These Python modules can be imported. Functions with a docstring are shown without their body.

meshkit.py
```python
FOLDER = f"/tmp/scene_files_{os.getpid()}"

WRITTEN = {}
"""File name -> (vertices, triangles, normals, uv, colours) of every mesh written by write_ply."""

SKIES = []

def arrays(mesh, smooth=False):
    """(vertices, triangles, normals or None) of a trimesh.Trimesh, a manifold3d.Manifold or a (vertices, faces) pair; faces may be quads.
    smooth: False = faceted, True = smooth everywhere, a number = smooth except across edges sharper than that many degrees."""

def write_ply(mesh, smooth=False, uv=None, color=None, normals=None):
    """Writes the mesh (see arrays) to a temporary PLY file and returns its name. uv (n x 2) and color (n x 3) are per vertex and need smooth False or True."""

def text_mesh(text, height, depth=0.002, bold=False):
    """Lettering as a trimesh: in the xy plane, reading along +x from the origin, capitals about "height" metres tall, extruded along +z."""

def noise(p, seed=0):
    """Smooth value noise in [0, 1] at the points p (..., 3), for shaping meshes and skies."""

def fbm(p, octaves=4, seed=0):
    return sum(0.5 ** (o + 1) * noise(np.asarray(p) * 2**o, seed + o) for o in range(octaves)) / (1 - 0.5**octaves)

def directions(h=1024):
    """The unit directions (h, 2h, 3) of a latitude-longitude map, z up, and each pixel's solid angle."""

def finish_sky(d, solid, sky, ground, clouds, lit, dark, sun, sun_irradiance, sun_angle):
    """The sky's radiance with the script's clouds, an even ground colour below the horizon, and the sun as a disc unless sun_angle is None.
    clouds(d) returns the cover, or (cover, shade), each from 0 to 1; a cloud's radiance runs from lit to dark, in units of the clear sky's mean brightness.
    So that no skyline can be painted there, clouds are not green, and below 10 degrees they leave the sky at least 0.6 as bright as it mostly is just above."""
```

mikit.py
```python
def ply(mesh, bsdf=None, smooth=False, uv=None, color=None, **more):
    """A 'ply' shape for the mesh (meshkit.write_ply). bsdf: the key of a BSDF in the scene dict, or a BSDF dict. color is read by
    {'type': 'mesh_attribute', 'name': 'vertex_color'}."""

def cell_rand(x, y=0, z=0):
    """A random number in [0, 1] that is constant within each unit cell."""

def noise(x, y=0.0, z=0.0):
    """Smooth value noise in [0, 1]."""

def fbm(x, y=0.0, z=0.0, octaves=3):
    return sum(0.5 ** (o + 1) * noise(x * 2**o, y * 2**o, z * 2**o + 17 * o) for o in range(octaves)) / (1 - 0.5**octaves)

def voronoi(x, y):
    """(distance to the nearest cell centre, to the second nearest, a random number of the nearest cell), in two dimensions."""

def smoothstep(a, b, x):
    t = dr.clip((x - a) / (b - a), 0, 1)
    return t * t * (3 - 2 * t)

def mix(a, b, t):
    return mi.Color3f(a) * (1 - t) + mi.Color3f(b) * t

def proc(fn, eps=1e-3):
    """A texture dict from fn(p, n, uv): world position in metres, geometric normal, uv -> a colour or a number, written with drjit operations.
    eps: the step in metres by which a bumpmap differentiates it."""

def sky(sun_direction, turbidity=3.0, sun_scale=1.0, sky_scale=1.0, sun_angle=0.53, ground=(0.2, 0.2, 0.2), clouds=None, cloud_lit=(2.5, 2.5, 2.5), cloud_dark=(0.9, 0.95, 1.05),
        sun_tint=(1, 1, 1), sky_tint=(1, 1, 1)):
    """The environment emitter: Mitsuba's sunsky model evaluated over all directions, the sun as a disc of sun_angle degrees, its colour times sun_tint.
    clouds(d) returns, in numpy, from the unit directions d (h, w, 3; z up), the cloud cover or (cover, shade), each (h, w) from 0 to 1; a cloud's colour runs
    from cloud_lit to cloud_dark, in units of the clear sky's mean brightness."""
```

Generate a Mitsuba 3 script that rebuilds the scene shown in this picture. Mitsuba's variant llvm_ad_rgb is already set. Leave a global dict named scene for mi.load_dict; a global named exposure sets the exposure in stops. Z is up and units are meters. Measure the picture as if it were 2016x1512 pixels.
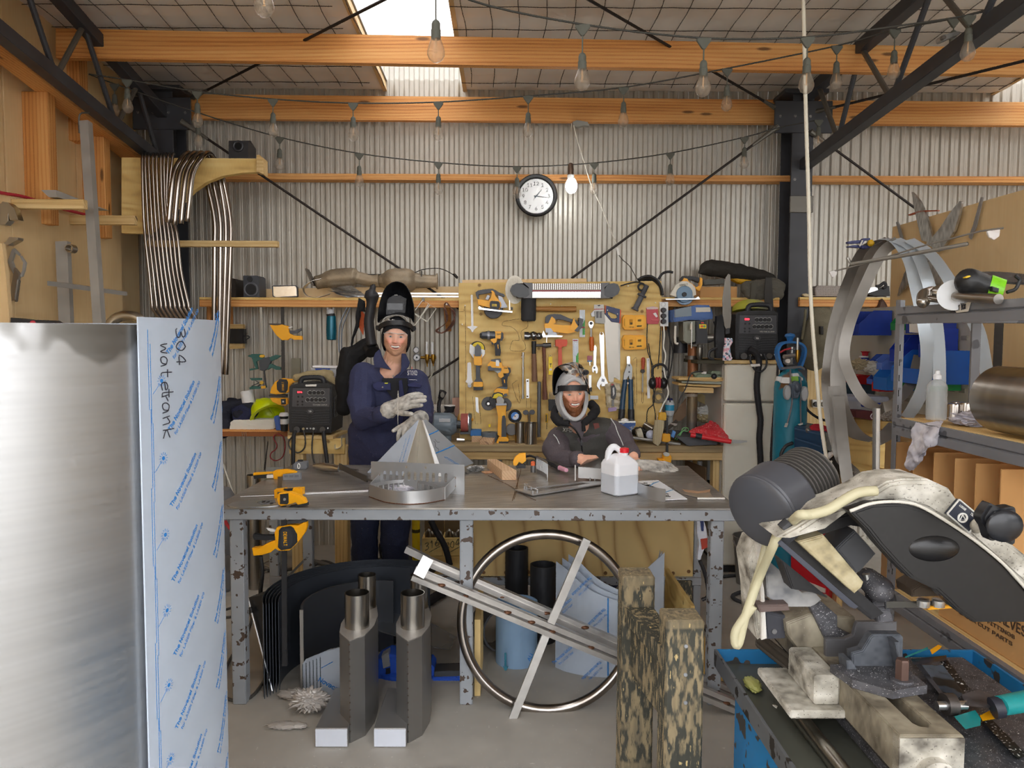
import math,random,numpy as np,trimesh,drjit as dr,mitsuba as mi,mikit,meshkit,shapely
from manifold3d import Manifold,CrossSection
from shapely.geometry import Polygon
from mikit import noise,fbm,smoothstep,mix,cell_rand,proc
random.seed(7);RNG=np.random.default_rng(7)
T4=mi.ScalarTransform4f
scene,labels={},{}
#  camera,sky,exposure
F=1514.0
YAW,PIT,ROLL=math.atan(8/F),math.atan(93/F),0.004
CAM=np.array([0,0,1.65])
_fw=np.array([math.sin(YAW)*math.cos(PIT),math.cos(YAW)*math.cos(PIT),-math.sin(PIT)])
_r0=np.array([math.cos(YAW),-math.sin(YAW),0]);_u0=np.cross(_r0,_fw)
_rt=_r0*math.cos(ROLL)+_u0*math.sin(ROLL);_up=_u0*math.cos(ROLL)-_r0*math.sin(ROLL)
scene['camera']={'type':'perspective','fov':math.degrees(2*math.atan(1008/F)),'fov_axis':'x','near_clip':0.05,'far_clip':200.0,
                   'to_world':T4().look_at(origin=CAM.tolist(),target=(CAM+_fw).tolist(),up=_up.tolist())}
scene['sky']=mikit.sky((0.3,-0.5,0.8),turbidity=4,sun_scale=0.0,clouds=lambda d:np.ones(d.shape[:2]),cloud_lit=(1.0,1.0,1.02),ground=(0.45,0.44,0.42))
exposure=5.05
#  helpers
def ray(x,y):return _fw+(x-1008)/F*_rt-(y-756)/F*_up
def at(x,y,Y):d=ray(x,y);return CAM+d*(Y/d[1])
def atX(x,y,X):d=ray(x,y);return CAM+d*(X/d[0])
def atZ(x,y,z):d=ray(x,y);return CAM+d*((z-CAM[2])/d[2])
_fr=[0,0,1.0]
def Z(ox,oy,w,N=2016.0):_fr[:]=[ox,oy,w/N]       
def q(s):
 if isinstance(s,str):s=[tuple(float(v) for v in t.split(',')) for t in s.split()]
 a=np.array(s,float);a[:,0]=_fr[0]+a[:,0]*_fr[2];a[:,1]=_fr[1]+a[:,1]*_fr[2]
 return a
def pt(x,y,Y):a=q([(x,y)])[0];return at(a[0],a[1],Y)
def pts(s,Y):
 a=q(s);Y=np.broadcast_to(Y,len(a)) if not hasattr(Y,'__len__') or len(Y)==len(a) else np.interp(np.linspace(0,1,len(a)),np.linspace(0,1,len(Y)),Y)
 return np.array([at(x,y,w) for (x,y),w in zip(a,Y)])
def sz(p,Y):return p*_fr[2]*Y/F               
def cat(*m):
 m=[x for k in m for x in (k if isinstance(k,list) else [k])]
 return trimesh.util.concatenate(m)
def mv(m,t=(0,0,0),R=None):
 m=m.copy();v=np.asarray(m.vertices)
 if R is not None:v=v @ np.asarray(R).T
 m.vertices=v+np.asarray(t);return m
def rot(ax,deg):return trimesh.transformations.rotation_matrix(math.radians(deg),ax)[:3,:3]
RX=lambda d:rot([1,0,0],d)
RY=lambda d:rot([0,1,0],d)
RZ=lambda d:rot([0,0,1],d)
def tm(man):
 m=man.to_mesh();return trimesh.Trimesh(m.vert_properties[:,:3],m.tri_verts,process=False)
def man(m):
 m=m.copy();m.merge_vertices()
 return Manifold(__import__('manifold3d').Mesh(np.asarray(m.vertices,np.float32),np.asarray(m.faces,np.uint32)))
def box(x0,x1,y0,y1,z0,z1,b=0.0):
 s=np.array([x1-x0,y1-y0,z1-z0]);c=np.array([x0+x1,y0+y1,z0+z1])/2
 b=min(b,0.45*s.min())
 if b<=0:m=trimesh.creation.box(s)
 else:
  h=s/2;p=[]
  for sx in (-1,1):
   for sy in (-1,1):
    for sz_ in (-1,1):
     for k in range(3):
      o=h-b;o[k]=h[k];p.append(o*(sx,sy,sz_))
  m=trimesh.convex.convex_hull(np.array(p))
 return mv(m,c)
def hexa(p8):                                          
 return trimesh.convex.convex_hull(np.asarray(p8,float))
def prism(pl,t,b=0.0,holes=()):
 """outline (2-d) -> solid from z=-t to 0, the z=0 side with a chamfer b."""
 g=Polygon(pl,holes)
 if not g.is_valid:g=g.buffer(0)
 if g.geom_type !='Polygon':g=max(g.geoms,key=lambda k:k.area)
 if b>0:
  ms=[]
  for k,(o,d) in enumerate(((0.0,b),(b*.35,b*.4),(b,0.0))):
   gg=g.buffer(-o) if o else g
   for h in getattr(gg,'geoms',[gg]):
    if h.area>1e-9:ms.append(mv(trimesh.creation.extrude_polygon(h,t-d,engine='earcut'),(0,0,-t)))
  return cat(ms) if ms else mv(trimesh.creation.extrude_polygon(g,t,engine='earcut'),(0,0,-t))
 return mv(trimesh.creation.extrude_polygon(g,t,engine='earcut'),(0,0,-t))
_XZ=np.array([[1,0,0],[0,0,-1],[0,1,0]])     
def plate(s,Y,t,b=0.0,holes=()):
 """an outline traced in the crop, standing at depth Y (its front face), t metres thick away from the viewer."""
 o=lambda z:[(p[0],p[2]) for p in pts(z,Y)]
 return mv(prism(o(s),t,b,[o(h) for h in holes]),(0,Y,0),_XZ)
def bp(x0,y0,x1,y1,Y,d,b=0.0):
 a,c=pt(x0,y0,Y),pt(x1,y1,Y)
 return box(min(a[0],c[0]),max(a[0],c[0]),Y,Y+d,min(a[2],c[2]),max(a[2],c[2]),b)
def crom(p,n=6,closed=False):
 p=np.asarray(p,float)
 if len(p)<3:return p
 a=np.vstack([p[-1:],p,p[:2]]) if closed else np.vstack([2*p[0]-p[1],p,2*p[-1]-p[-2]])
 out=[]
 for i in range(1,len(a)-2):
  for k in range(n):
   t=k/n;p0,p1,p2,p3=a[i-1:i+3]
   out.append(.5*(2*p1+(p2-p0)*t+(2*p0-5*p1+4*p2-p3)*t*t+(3*p1-p0-3*p2+p3)*t**3))
 if not closed:out.append(a[-2])
 return np.array(out)
def sweep(p,r,n=8,closed=False,prof=None,up=None):
 p=np.asarray(p,float);N=len(p);r=np.broadcast_to(r,N)
 t=(np.roll(p,-1,0)-np.roll(p,1,0)) if closed else np.gradient(p,axis=0)
 t/=np.linalg.norm(t,axis=1,keepdims=True)+1e-12
 if up is not None:a=np.cross(np.broadcast_to(up,t.shape),t)
 else:
  a=np.empty_like(p);u=np.array([0,0,1.0]) if abs(t[0,2])<.9 else np.array([1.0,0,0])
  for i in range(N):
   u=u-t[i]*(u @ t[i]);u/=np.linalg.norm(u)+1e-12;a[i]=np.cross(u,t[i])
 a/=np.linalg.norm(a,axis=1,keepdims=True)+1e-12
 b=np.cross(t,a)
 if prof is None:w=np.arange(n)*2*np.pi/n;prof=np.stack([np.cos(w),np.sin(w)],1)
 prof=np.asarray(prof,float);n=len(prof)
 v=(p[:,None]+r[:,None,None]*(prof[None,:,:1]*a[:,None]+prof[None,:,1:]*b[:,None])).reshape(-1,3)
 f=[];M=N if closed else N-1
 for i in range(M):
  for j in range(n):
   A,B,C_,D=i*n+j,i*n+(j+1)%n,((i+1)%N)*n+(j+1)%n,((i+1)%N)*n+j
   f+=[(A,B,C_),(A,C_,D)]
 if not closed:
  c0,c1=len(v),len(v)+1;v=np.vstack([v,p[:1],p[-1:]])
  for j in range(n):f+=[(c0,(j+1)%n,j),(c1,(N-1)*n+j,(N-1)*n+(j+1)%n)]
 m=trimesh.Trimesh(v,f,process=False)
 return m
def tub(s,Y,r,n=8,k=5,closed=False):
 return sweep(crom(pts(s,Y),k,closed) if k>1 else pts(s,Y),r,n,closed)
def rod(a,b,r,n=12,r2=None):return sweep(np.array([a,b],float),np.array([r,r if r2 is None else r2]),n)
def strip(p,w,t,up):return sweep(p,1.0,prof=[(-t/2,-w/2),(t/2,-w/2),(t/2,w/2),(-t/2,w/2)],up=up)
def lathe(prof,n=28,c=(0,0,0),R=None):
 """prof: [(r, z)...] around z."""
 prof=np.asarray(prof,float);w=np.arange(n)*2*np.pi/n;N=len(prof)
 v=np.stack([prof[:,None,0]*np.cos(w),prof[:,None,0]*np.sin(w),np.broadcast_to(prof[:,None,1],(N,n))],-1).reshape(-1,3)
 f=[]
 for i in range(N-1):
  for j in range(n):
   A,B,C_,D=i*n+j,i*n+(j+1)%n,(i+1)*n+(j+1)%n,(i+1)*n+j
   if prof[i,0]>0:f.append((A,B,C_))
   if prof[i+1,0]>0:f.append((A,C_,D))
 m=trimesh.Trimesh(v,f,process=False)
 return mv(m,c,R)
def lat(cx,s,Y,n=24,dY=0):
 """profile 'r,y ...' in crop pixels around the upright line through crop x = cx; its axis at depth Y."""
 if isinstance(s,str):s=[tuple(float(v) for v in t.split(',')) for t in s.split()]
 c=pt(cx,s[0][1],Y)
 pr=[(sz(r,Y),pt(cx,y,Y)[2]) for r,y in s]
 if pr[0][1]>pr[-1][1]:pr=pr[::-1]
 return lathe(pr,n,(c[0],Y,0))
def disc(x,y,Y,r,t,n=24,ry=None,R=None):
 """a round plate facing the viewer, front at Y; r in crop pixels."""
 c=pt(x,y,Y);a=sz(r,Y);k=1 if ry is None else ry/r
 b=min(.2*t,.1*a)
 m=lathe([(0,-t),(a,-t),(a,-b),(a-b,0),(0,0)],n);m.vertices[:,1]*=k
 return mv(m,c,_XZ if R is None else R @ _XZ)
def ring(x,y,Y,r,w,n=40,m=8,R=None):
 c=pt(x,y,Y);a=sz(r,Y);th=np.arange(n)*2*np.pi/n
 p=np.stack([np.cos(th)*a,np.zeros(n),np.sin(th)*a],1)
 if R is not None:p=p @ R.T
 return sweep(p+c,w,m,True)
def ball(c,r,s=(1,1,1),sub=2):
 m=trimesh.creation.icosphere(sub,1.0);m.vertices=m.vertices*np.asarray(s)*r;return mv(m,c)
_S={}
def sph(c,r,n=16):return Manifold.sphere(float(r),n).translate(tuple(float(x) for x in c))
def hull2(a,ra,b,rb,n=16):return Manifold.batch_hull([sph(a,ra,n),sph(b,rb,n)])
def body(bones,edge=.02,it=8,n=16):
 """bones: lists of (point, radius); each is the hull of its spheres; all joined into one smooth skin."""
 ms=[Manifold.batch_hull([sph(c,r,n) for c,r in b]) for b in bones]
 m=Manifold.batch_boolean(ms,__import__('manifold3d').OpType.Add).refine_to_length(edge)
 t=tm(m);t.merge_vertices()
 if it:trimesh.smoothing.filter_taubin(t,lamb=.5,nu=.52,iterations=it)
 return t
def chain(*pr):return [[pr[i],pr[i+1]] for i in range(len(pr)-1)]
def bump(m,amp,freq,seed=0,aniso=(1,1,1)):
 m=m.copy();m.merge_vertices();v=np.asarray(m.vertices);n=np.asarray(m.vertex_normals)
 d=meshkit.fbm(v*freq*np.asarray(aniso),3,seed)-.5
 m.vertices=v+n*(d*2*amp)[:,None];return m
def crumple(c,s,seed,amp=.35,sub=4,freq=4.0):
 m=trimesh.creation.icosphere(sub,1.0);v=np.asarray(m.vertices)
 d=1+amp*(np.abs(meshkit.fbm(v*freq+9*seed,4,seed)-.5)*4-.6)
 m.vertices=v*d[:,None]*np.asarray(s);return mv(m,c)
def sub_long(m,e):
 v,f=trimesh.remesh.subdivide_to_size(np.asarray(m.vertices),np.asarray(m.faces),e);return trimesh.Trimesh(v,f,process=False)
def letters(text,h,c,X,U,d=.0006,bold=False,center=True,width=None):
 """flat lettering; X: reading direction, U: up, in the world; c the middle."""
 m=meshkit.text_mesh(text,h,d,bold);v=np.asarray(m.vertices).copy()
 if center:v[:,:2]-=(v[:,:2].max(0)+v[:,:2].min(0))/2
 if width:v[:,0]*=width/np.ptp(v[:,0])
 X,U=np.asarray(X,float),np.asarray(U,float);X=X/np.linalg.norm(X);U=U/np.linalg.norm(U)
 return trimesh.Trimesh(np.asarray(c)+v[:,:1]*X+v[:,1:2]*U+v[:,2:]*np.cross(X,U),m.faces,process=False)
def word(text,x,y,Y,h,bold=False,ang=0,width=None):
 """lettering on an upright face at depth Y, its middle at crop (x, y), capitals h crop pixels tall."""
 a=math.radians(ang)
 return letters(text,sz(h,Y),pt(x,y,Y),(math.cos(a),0,math.sin(a)),(-math.sin(a),0,math.cos(a)),.0008,bold,width=None if width is None else sz(width,Y))
#  entries
_cur=[None]
def numbered(k):
 if k not in scene and k not in labels and k not in _used:_used.add(k);return k
 i=1
 while f'{k}_{i:03d}' in scene or f'{k}_{i:03d}' in labels or f'{k}_{i:03d}' in _used:i+=1
 k=f'{k}_{i:03d}';_used.add(k);return k
_used=set()
def TH(name,label,category,group=None):
 k=numbered(name);labels[k]={'label':label,'category':category}
 if group:labels[k]['group']=group
 _cur[0]=k;return k
def A(part,mesh,mat,smooth=30,label=None,parent=None,kind=None,**kw):
 if isinstance(mesh,list):mesh=cat(mesh)
 k=numbered((parent or _cur[0])+'__'+part)
 scene[k]=mikit.ply(mesh,mat,smooth=smooth,**kw)
 if label:labels.setdefault(k,{})['label']=label
 if kind:labels.setdefault(k,{})['kind']=kind
 return k
def O(name,label,category,mesh,mat,smooth=30,group=None,kind=None,**kw):
 if isinstance(mesh,list):mesh=cat(mesh)
 k=numbered(name);scene[k]=mikit.ply(mesh,mat,smooth=smooth,**kw);labels[k]={'label':label,'category':category}
 if group:labels[k]['group']=group
 if kind:labels[k]['kind']=kind
 _cur[0]=k;return k
def S(name,mesh,mat,smooth=30,label=None,category=None,**kw):
 if isinstance(mesh,list):mesh=cat(mesh)
 k=numbered(name);scene[k]=mikit.ply(mesh,mat,smooth=smooth,**kw);labels[k]={'kind':'structure'}
 if label:labels[k]['label']=label
 if category:labels[k]['category']=category
 _cur[0]=k;return k
def lin(h):
 h=h.lstrip('#');c=np.array([int(h[i:i+2],16) for i in (0,2,4)])/255.0
 return np.where(c<=.04045,c/12.92,((c+.055)/1.055)**2.4).tolist()
def rgb(h):return {'type':'rgb','value':lin(h) if isinstance(h,str) else list(h)}
def PR(base,rough=.5,metal=0.0,**kw):
 d={'type':'principled','base_color':base if isinstance(base,dict) else rgb(base),'roughness':rough,'metallic':metal}
 d.update(kw);return {'type':'twosided','bsdf':d}
def C(h,rough=.5,metal=0.0,**kw):
 k='mat_'+h.lstrip('#')+f'_{int(rough * 100)}_{int(metal * 100)}'+''.join(sorted(kw))
 if k not in scene:scene[k]=PR(h,rough,metal,**kw)
 return k
def MAT(name,d):scene['mat_'+name]=d;return 'mat_'+name
def rampc(cs,t):
 cs=[mi.Color3f(*lin(c)) for c in cs];n=len(cs)-1;out=cs[0]
 for i in range(n):out=mix(out,cs[i+1],dr.clip(t*n-i,0,1))
 return out
#  procedural materials
def wood_fn(dark,mid,light,along=0,sc=1.0,knots=True):
 ax=[(1,2,0),(0,2,1),(0,1,2)][along]
 def fn(p,n,uv):
  c=[p.x,p.y,p.z];l=[c[0],c[1],c[2]][along];o=[c[i] for i in range(3) if i !=along]
  o0,o1=o[0]*sc,o[1]*sc;l=l*sc
  w=noise(l*1.3,o0*6,o1*6)*.5+noise(l*.5,o0*2,o1*2)
  r=dr.sin((o0*300+o1*270+w*16));g=.5+.5*r
  f=noise(l*8,o0*300,o1*300)
  t=dr.clip(.3*g*g+.3*f+.7*(noise(l*1.1,o0*14,o1*14)-.3),0,1)
  col=rampc([light,mid,dark],t)
  if knots:
   kx,ky=l*2.2,(o0+o1)*9
   d1,d2,rr=mikit.voronoi(kx,ky)
   k=smoothstep(.13,.05,d1)*dr.select(rr>.72,1.0,0.0)
   col=mix(col,mi.Color3f(*lin('#4a2a12')),k*.8)
  return col
 return fn
for i,a in enumerate('XYZ'):
 MAT('fir'+a,PR(proc(wood_fn('#9a5a22','#c98a4a','#dba868',i)),.6))
 MAT('pine'+a,PR(proc(wood_fn('#a8844a','#c9aa72','#dcc492',i,.8)),.65))
def ply_fn(p,n,uv):
 w=noise(p.x*1.7,p.y*1.7,p.z*5.0)+.5*noise(p.x*5,p.y*5,p.z*14)
 g=.5+.5*dr.sin(w*26+p.z*9);t=dr.clip(.35*g*g+.5*noise(p.x*3,p.y*3,p.z*40)+.12*noise(p.x*150,p.y*150,p.z*40),0,1)
 col=rampc(['#e2c888','#d4b46f','#b79253'],t)
 d1,d2,rr=mikit.voronoi((p.x+p.y*1.3)*4.5,p.z*4.5)
 return mix(col,mi.Color3f(*lin('#7a5528')),smoothstep(.075,.03,d1)*dr.select(rr>.6,.8,0.0))
MAT('ply',PR(proc(ply_fn),.7))
def plyp_fn(p,n,uv):
 w=noise(p.x*2.2,p.y*2.2,p.z*.9)+.3*noise(p.x*9,p.y*9,p.z*2)
 g=.5+.5*dr.sin(w*12);t=dr.clip(.08*g+.55*noise(p.y*1.2,p.z*1.5,3.0)+.15*noise(p.x*90,p.y*90,p.z*8),0,1)
 return rampc(['#e0c79c','#d2b484','#bd9a66'],t)
MAT('plypale',PR(proc(plyp_fn),.6))
def plyb_fn(p,n,uv):
 w=p.x*5.5+p.z*1.6+1.1*noise(p.x*3.0,p.z*2.0,1.0)+.3*noise(p.x*12,p.z*5)
 g=dr.abs(dr.sin(w*3.6));t=dr.clip(1-g,0,1);t=t*t*t
 return mix(rampc(['#dcc186','#cdb076'],noise(p.x*4,p.z*3)),mi.Color3f(*lin('#9d7238')),t*.75)
MAT('plybold',PR(proc(plyb_fn),.65))
def conc_fn(p,n,uv):
 a=fbm(p.x*1.3,p.y*1.3,0.0,4);b=fbm(p.x*9,p.y*9,2.0,3);s=noise(p.x*120,p.y*120)
 col=rampc(['#8f8c85','#a5a199','#b5b1a8'],dr.clip(.7*a+.35*b,0,1))
 col=mix(col,mi.Color3f(*lin('#6f6b64')),smoothstep(.56,.75,fbm(p.x*2.1+5,p.y*3.0,1.0,4))*.55)
 return mix(col,mi.Color3f(*lin('#e0ddd6')),smoothstep(.965,.985,s)*.5)
MAT('concrete',PR(proc(conc_fn),proc(lambda p,n,uv:.5+.3*fbm(p.x*3,p.y*3)),specular=.4))
def corr_fn(p,n,uv):
 return rampc(['#9c978c','#aeaaa0','#b9b5ab'],dr.clip(.25+.6*fbm(p.x*.8,p.z*.5,1.0),0,1))
MAT('corrugate',PR(proc(corr_fn),.38,0.35,specular=.6))
def blank_fn(p,n,uv):
 return rampc(['#c3beb6','#d0cbc3','#d9d5ce'],fbm(p.x*3,p.y*3,0.0))
MAT('blanket',PR(proc(blank_fn),.8))
MAT('darksteel',PR(proc(lambda p,n,uv:rampc(['#2b2d31','#34363b','#3d4046'],fbm(p.x*6,p.y*6,p.z*6))),.5))
def tabtop_fn(p,n,uv):
 a=fbm(p.x*2.2,p.y*4,1.0,4);s=noise(p.x*14+p.y*9,p.y*70-p.x*20);
 return rampc(['#85817b','#9d9993','#b9b5ae'],dr.clip(.75*a+.35*s-.05,0,1))
MAT('tabletop',PR(proc(tabtop_fn),proc(lambda p,n,uv:.24+.3*fbm(p.x*5,p.y*9,2.0)),.75))
def chip(base,under,sc=40,lo=.63,hi=.68,wear='#b5b8bc'):
 def fn(p,n,uv):
  c=mix(mi.Color3f(*lin(base)),mi.Color3f(*lin(wear)),.5*fbm(p.x*5,p.y*5,p.z*5))
  return mix(c,mi.Color3f(*lin(under)),smoothstep(lo,hi,fbm(p.x*sc,p.y*sc,p.z*sc*.8,3)))
 return fn
MAT('greypaint',PR(proc(chip('#80868c','#4a3c33')),.5))
MAT('bluepaint',PR(proc(chip('#1f6ea3','#3c3a38',25,.62,.66,'#2b83b8')),.45))
MAT('tealpaint',PR(proc(chip('#1d6f84','#6a4a30',9,.66,.72,'#2b8297')),.42))
def castw_fn(p,n,uv):
 a=fbm(p.x*22,p.y*22,p.z*22,4);b=fbm(p.x*4,p.y*4,p.z*4,3);s=noise(p.x*260,p.y*260,p.z*260)
 c=rampc(['#57524a','#a8a498','#cfccc2'],dr.clip(1.9*a-.5+.5*(b-.4),0,1))
 return mix(c,mi.Color3f(*lin('#3b342c')),smoothstep(.8,.9,s)*.6)
MAT('castwhite',PR(proc(castw_fn),.6))
def castg_fn(p,n,uv):
 a=fbm(p.x*18,p.y*18,p.z*10,4);s=noise(p.x*330,p.y*330,p.z*330)
 c=rampc(['#3a3329','#857d6c','#aaa38f'],dr.clip(1.7*a-.35,0,1))
 return mix(c,mi.Color3f(*lin('#d6d6d6')),smoothstep(.9,.96,s)*.7)
MAT('castgrime',PR(proc(castg_fn),.55))
def swarf_fn(p,n,uv):
 s=noise(p.x*420,p.y*420,p.z*420);a=fbm(p.x*30,p.y*30,p.z*30)
 return mix(rampc(['#2e2d2d','#55555a','#6c6c70'],a),mi.Color3f(.8,.8,.82),smoothstep(.82,.9,s))
MAT('swarf',PR(proc(swarf_fn),.5,.3))
def brush(c0,c1,sx,sy,sz_):
 return lambda p,n,uv:rampc([c0,c1],noise(p.x*sx,p.y*sy,p.z*sz_)*.6+.4*fbm(p.x*3,p.y*3,p.z*3))
MAT('stain',PR(proc(brush('#9a968f','#bdb9b2',40,40,4)),.26,1.0))
MAT('stainx',PR(proc(brush('#8e8b86','#b3afa9',60,60,60)),.36,1.0))
MAT('mill',PR(proc(brush('#8f8d88','#adaaa4',14,14,14)),.45,.45))
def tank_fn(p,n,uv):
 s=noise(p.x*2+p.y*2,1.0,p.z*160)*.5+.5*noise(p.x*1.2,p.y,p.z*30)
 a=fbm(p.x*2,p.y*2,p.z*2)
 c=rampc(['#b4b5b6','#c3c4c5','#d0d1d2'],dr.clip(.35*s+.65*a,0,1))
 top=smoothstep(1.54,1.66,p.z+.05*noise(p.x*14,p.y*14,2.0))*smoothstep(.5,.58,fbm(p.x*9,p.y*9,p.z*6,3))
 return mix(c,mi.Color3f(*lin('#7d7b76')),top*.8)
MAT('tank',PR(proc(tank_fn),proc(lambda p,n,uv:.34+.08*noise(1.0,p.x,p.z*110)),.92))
MAT('film',PR(proc(lambda p,n,uv:rampc(['#a9b4c3','#b6c0cc'],fbm(p.x*6,p.y*6,p.z*6))),.42,.1))
MAT('filmblue',PR(proc(lambda p,n,uv:rampc(['#7fa0c2','#90aecb'],fbm(p.x*6,p.y*6,p.z*6))),.42,.1))
def horse_fn(p,n,uv):
 a=fbm(p.x*95,p.y*95,p.z*22,4);b=fbm(p.x*9+3,p.y*9,p.z*9,3);st=smoothstep(.42,.46,fbm(0.5,p.x*.3,p.z*9.5,2))
 bare=rampc(['#6f634d','#8f8062','#5f5748'],noise(p.x*70,p.y*70,p.z*7))
 c=mix(bare,mi.Color3f(*lin('#33352f')),smoothstep(.36,.56,a+.3*(b-.45))*(.35+.6*st))
 return mix(c,mi.Color3f(*lin('#b9a373')),smoothstep(.72,.77,a+.2*(b-.5)))
MAT('horse',PR(proc(horse_fn),.75))
def bench_fn(p,n,uv):
 g=noise(p.x*5,p.y*60,p.z*60);a=fbm(p.x*3,p.y*6,p.z*5)
 return rampc(['#75634b','#98835f','#b5a078'],dr.clip(.6*g+.5*a-.05,0,1))
MAT('bench',PR(proc(bench_fn),.7))
MAT('benchfront',PR(proc(wood_fn('#927142','#b59560','#c7a976',0,.7)),.7))
def cloth_fn(c0,c1,f=260):
 return lambda p,n,uv:rampc([c0,c1],.5*fbm(p.x*9,p.y*9,p.z*9)+.5*noise(p.x*f,p.y*f,p.z*f))
MAT('navy',PR(proc(cloth_fn('#272b48','#373c5e')),.85,sheen=.4))
MAT('trouser',PR(proc(cloth_fn('#1b2238','#2a3350')),.85,sheen=.3))
MAT('glovelea',PR(proc(lambda p,n,uv:rampc(['#7d7b77','#b8b5ae','#d5d2cb'],dr.clip(1.6*fbm(p.x*38,p.y*38,p.z*38)-.3,0,1))),.8))
MAT('vest',PR(proc(cloth_fn('#373632','#4a4944')),.6))
MAT('sleeve',PR(proc(cloth_fn('#4c454a','#625a5f')),.85,sheen=.3))
MAT('hoodie',PR(proc(cloth_fn('#a9aaab','#c4c5c6')),.9,sheen=.3))
MAT('rag',PR(proc(lambda p,n,uv:rampc(['#7d7b85','#bdbbc4','#dad8dd'],dr.clip(1.7*fbm(p.x*22,p.y*22,p.z*22)-.35,0,1))),.9))
MAT('canvas',PR(proc(cloth_fn('#5f5b4c','#7d7763')),.9))
MAT('foil',PR(proc(lambda p,n,uv:rampc(['#8d8d8b','#d5d5d4'],noise(p.x*90,p.y*90,p.z*30))),.3,.9))
MAT('cardb',PR(proc(lambda p,n,uv:rampc(['#b98a54','#c99c66'],fbm(p.x*5,p.y*5,p.z*5))),.8))
MAT('glass',{'type':'thindielectric','int_ior':1.45})
MAT('vcol',PR({'type':'mesh_attribute','name':'vertex_color'},.5,specular=.35))
MAT('worn',PR(proc(chip('#5d6063','#2e2a27',30,.6,.66,'#83868a')),.45,.4))
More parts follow.
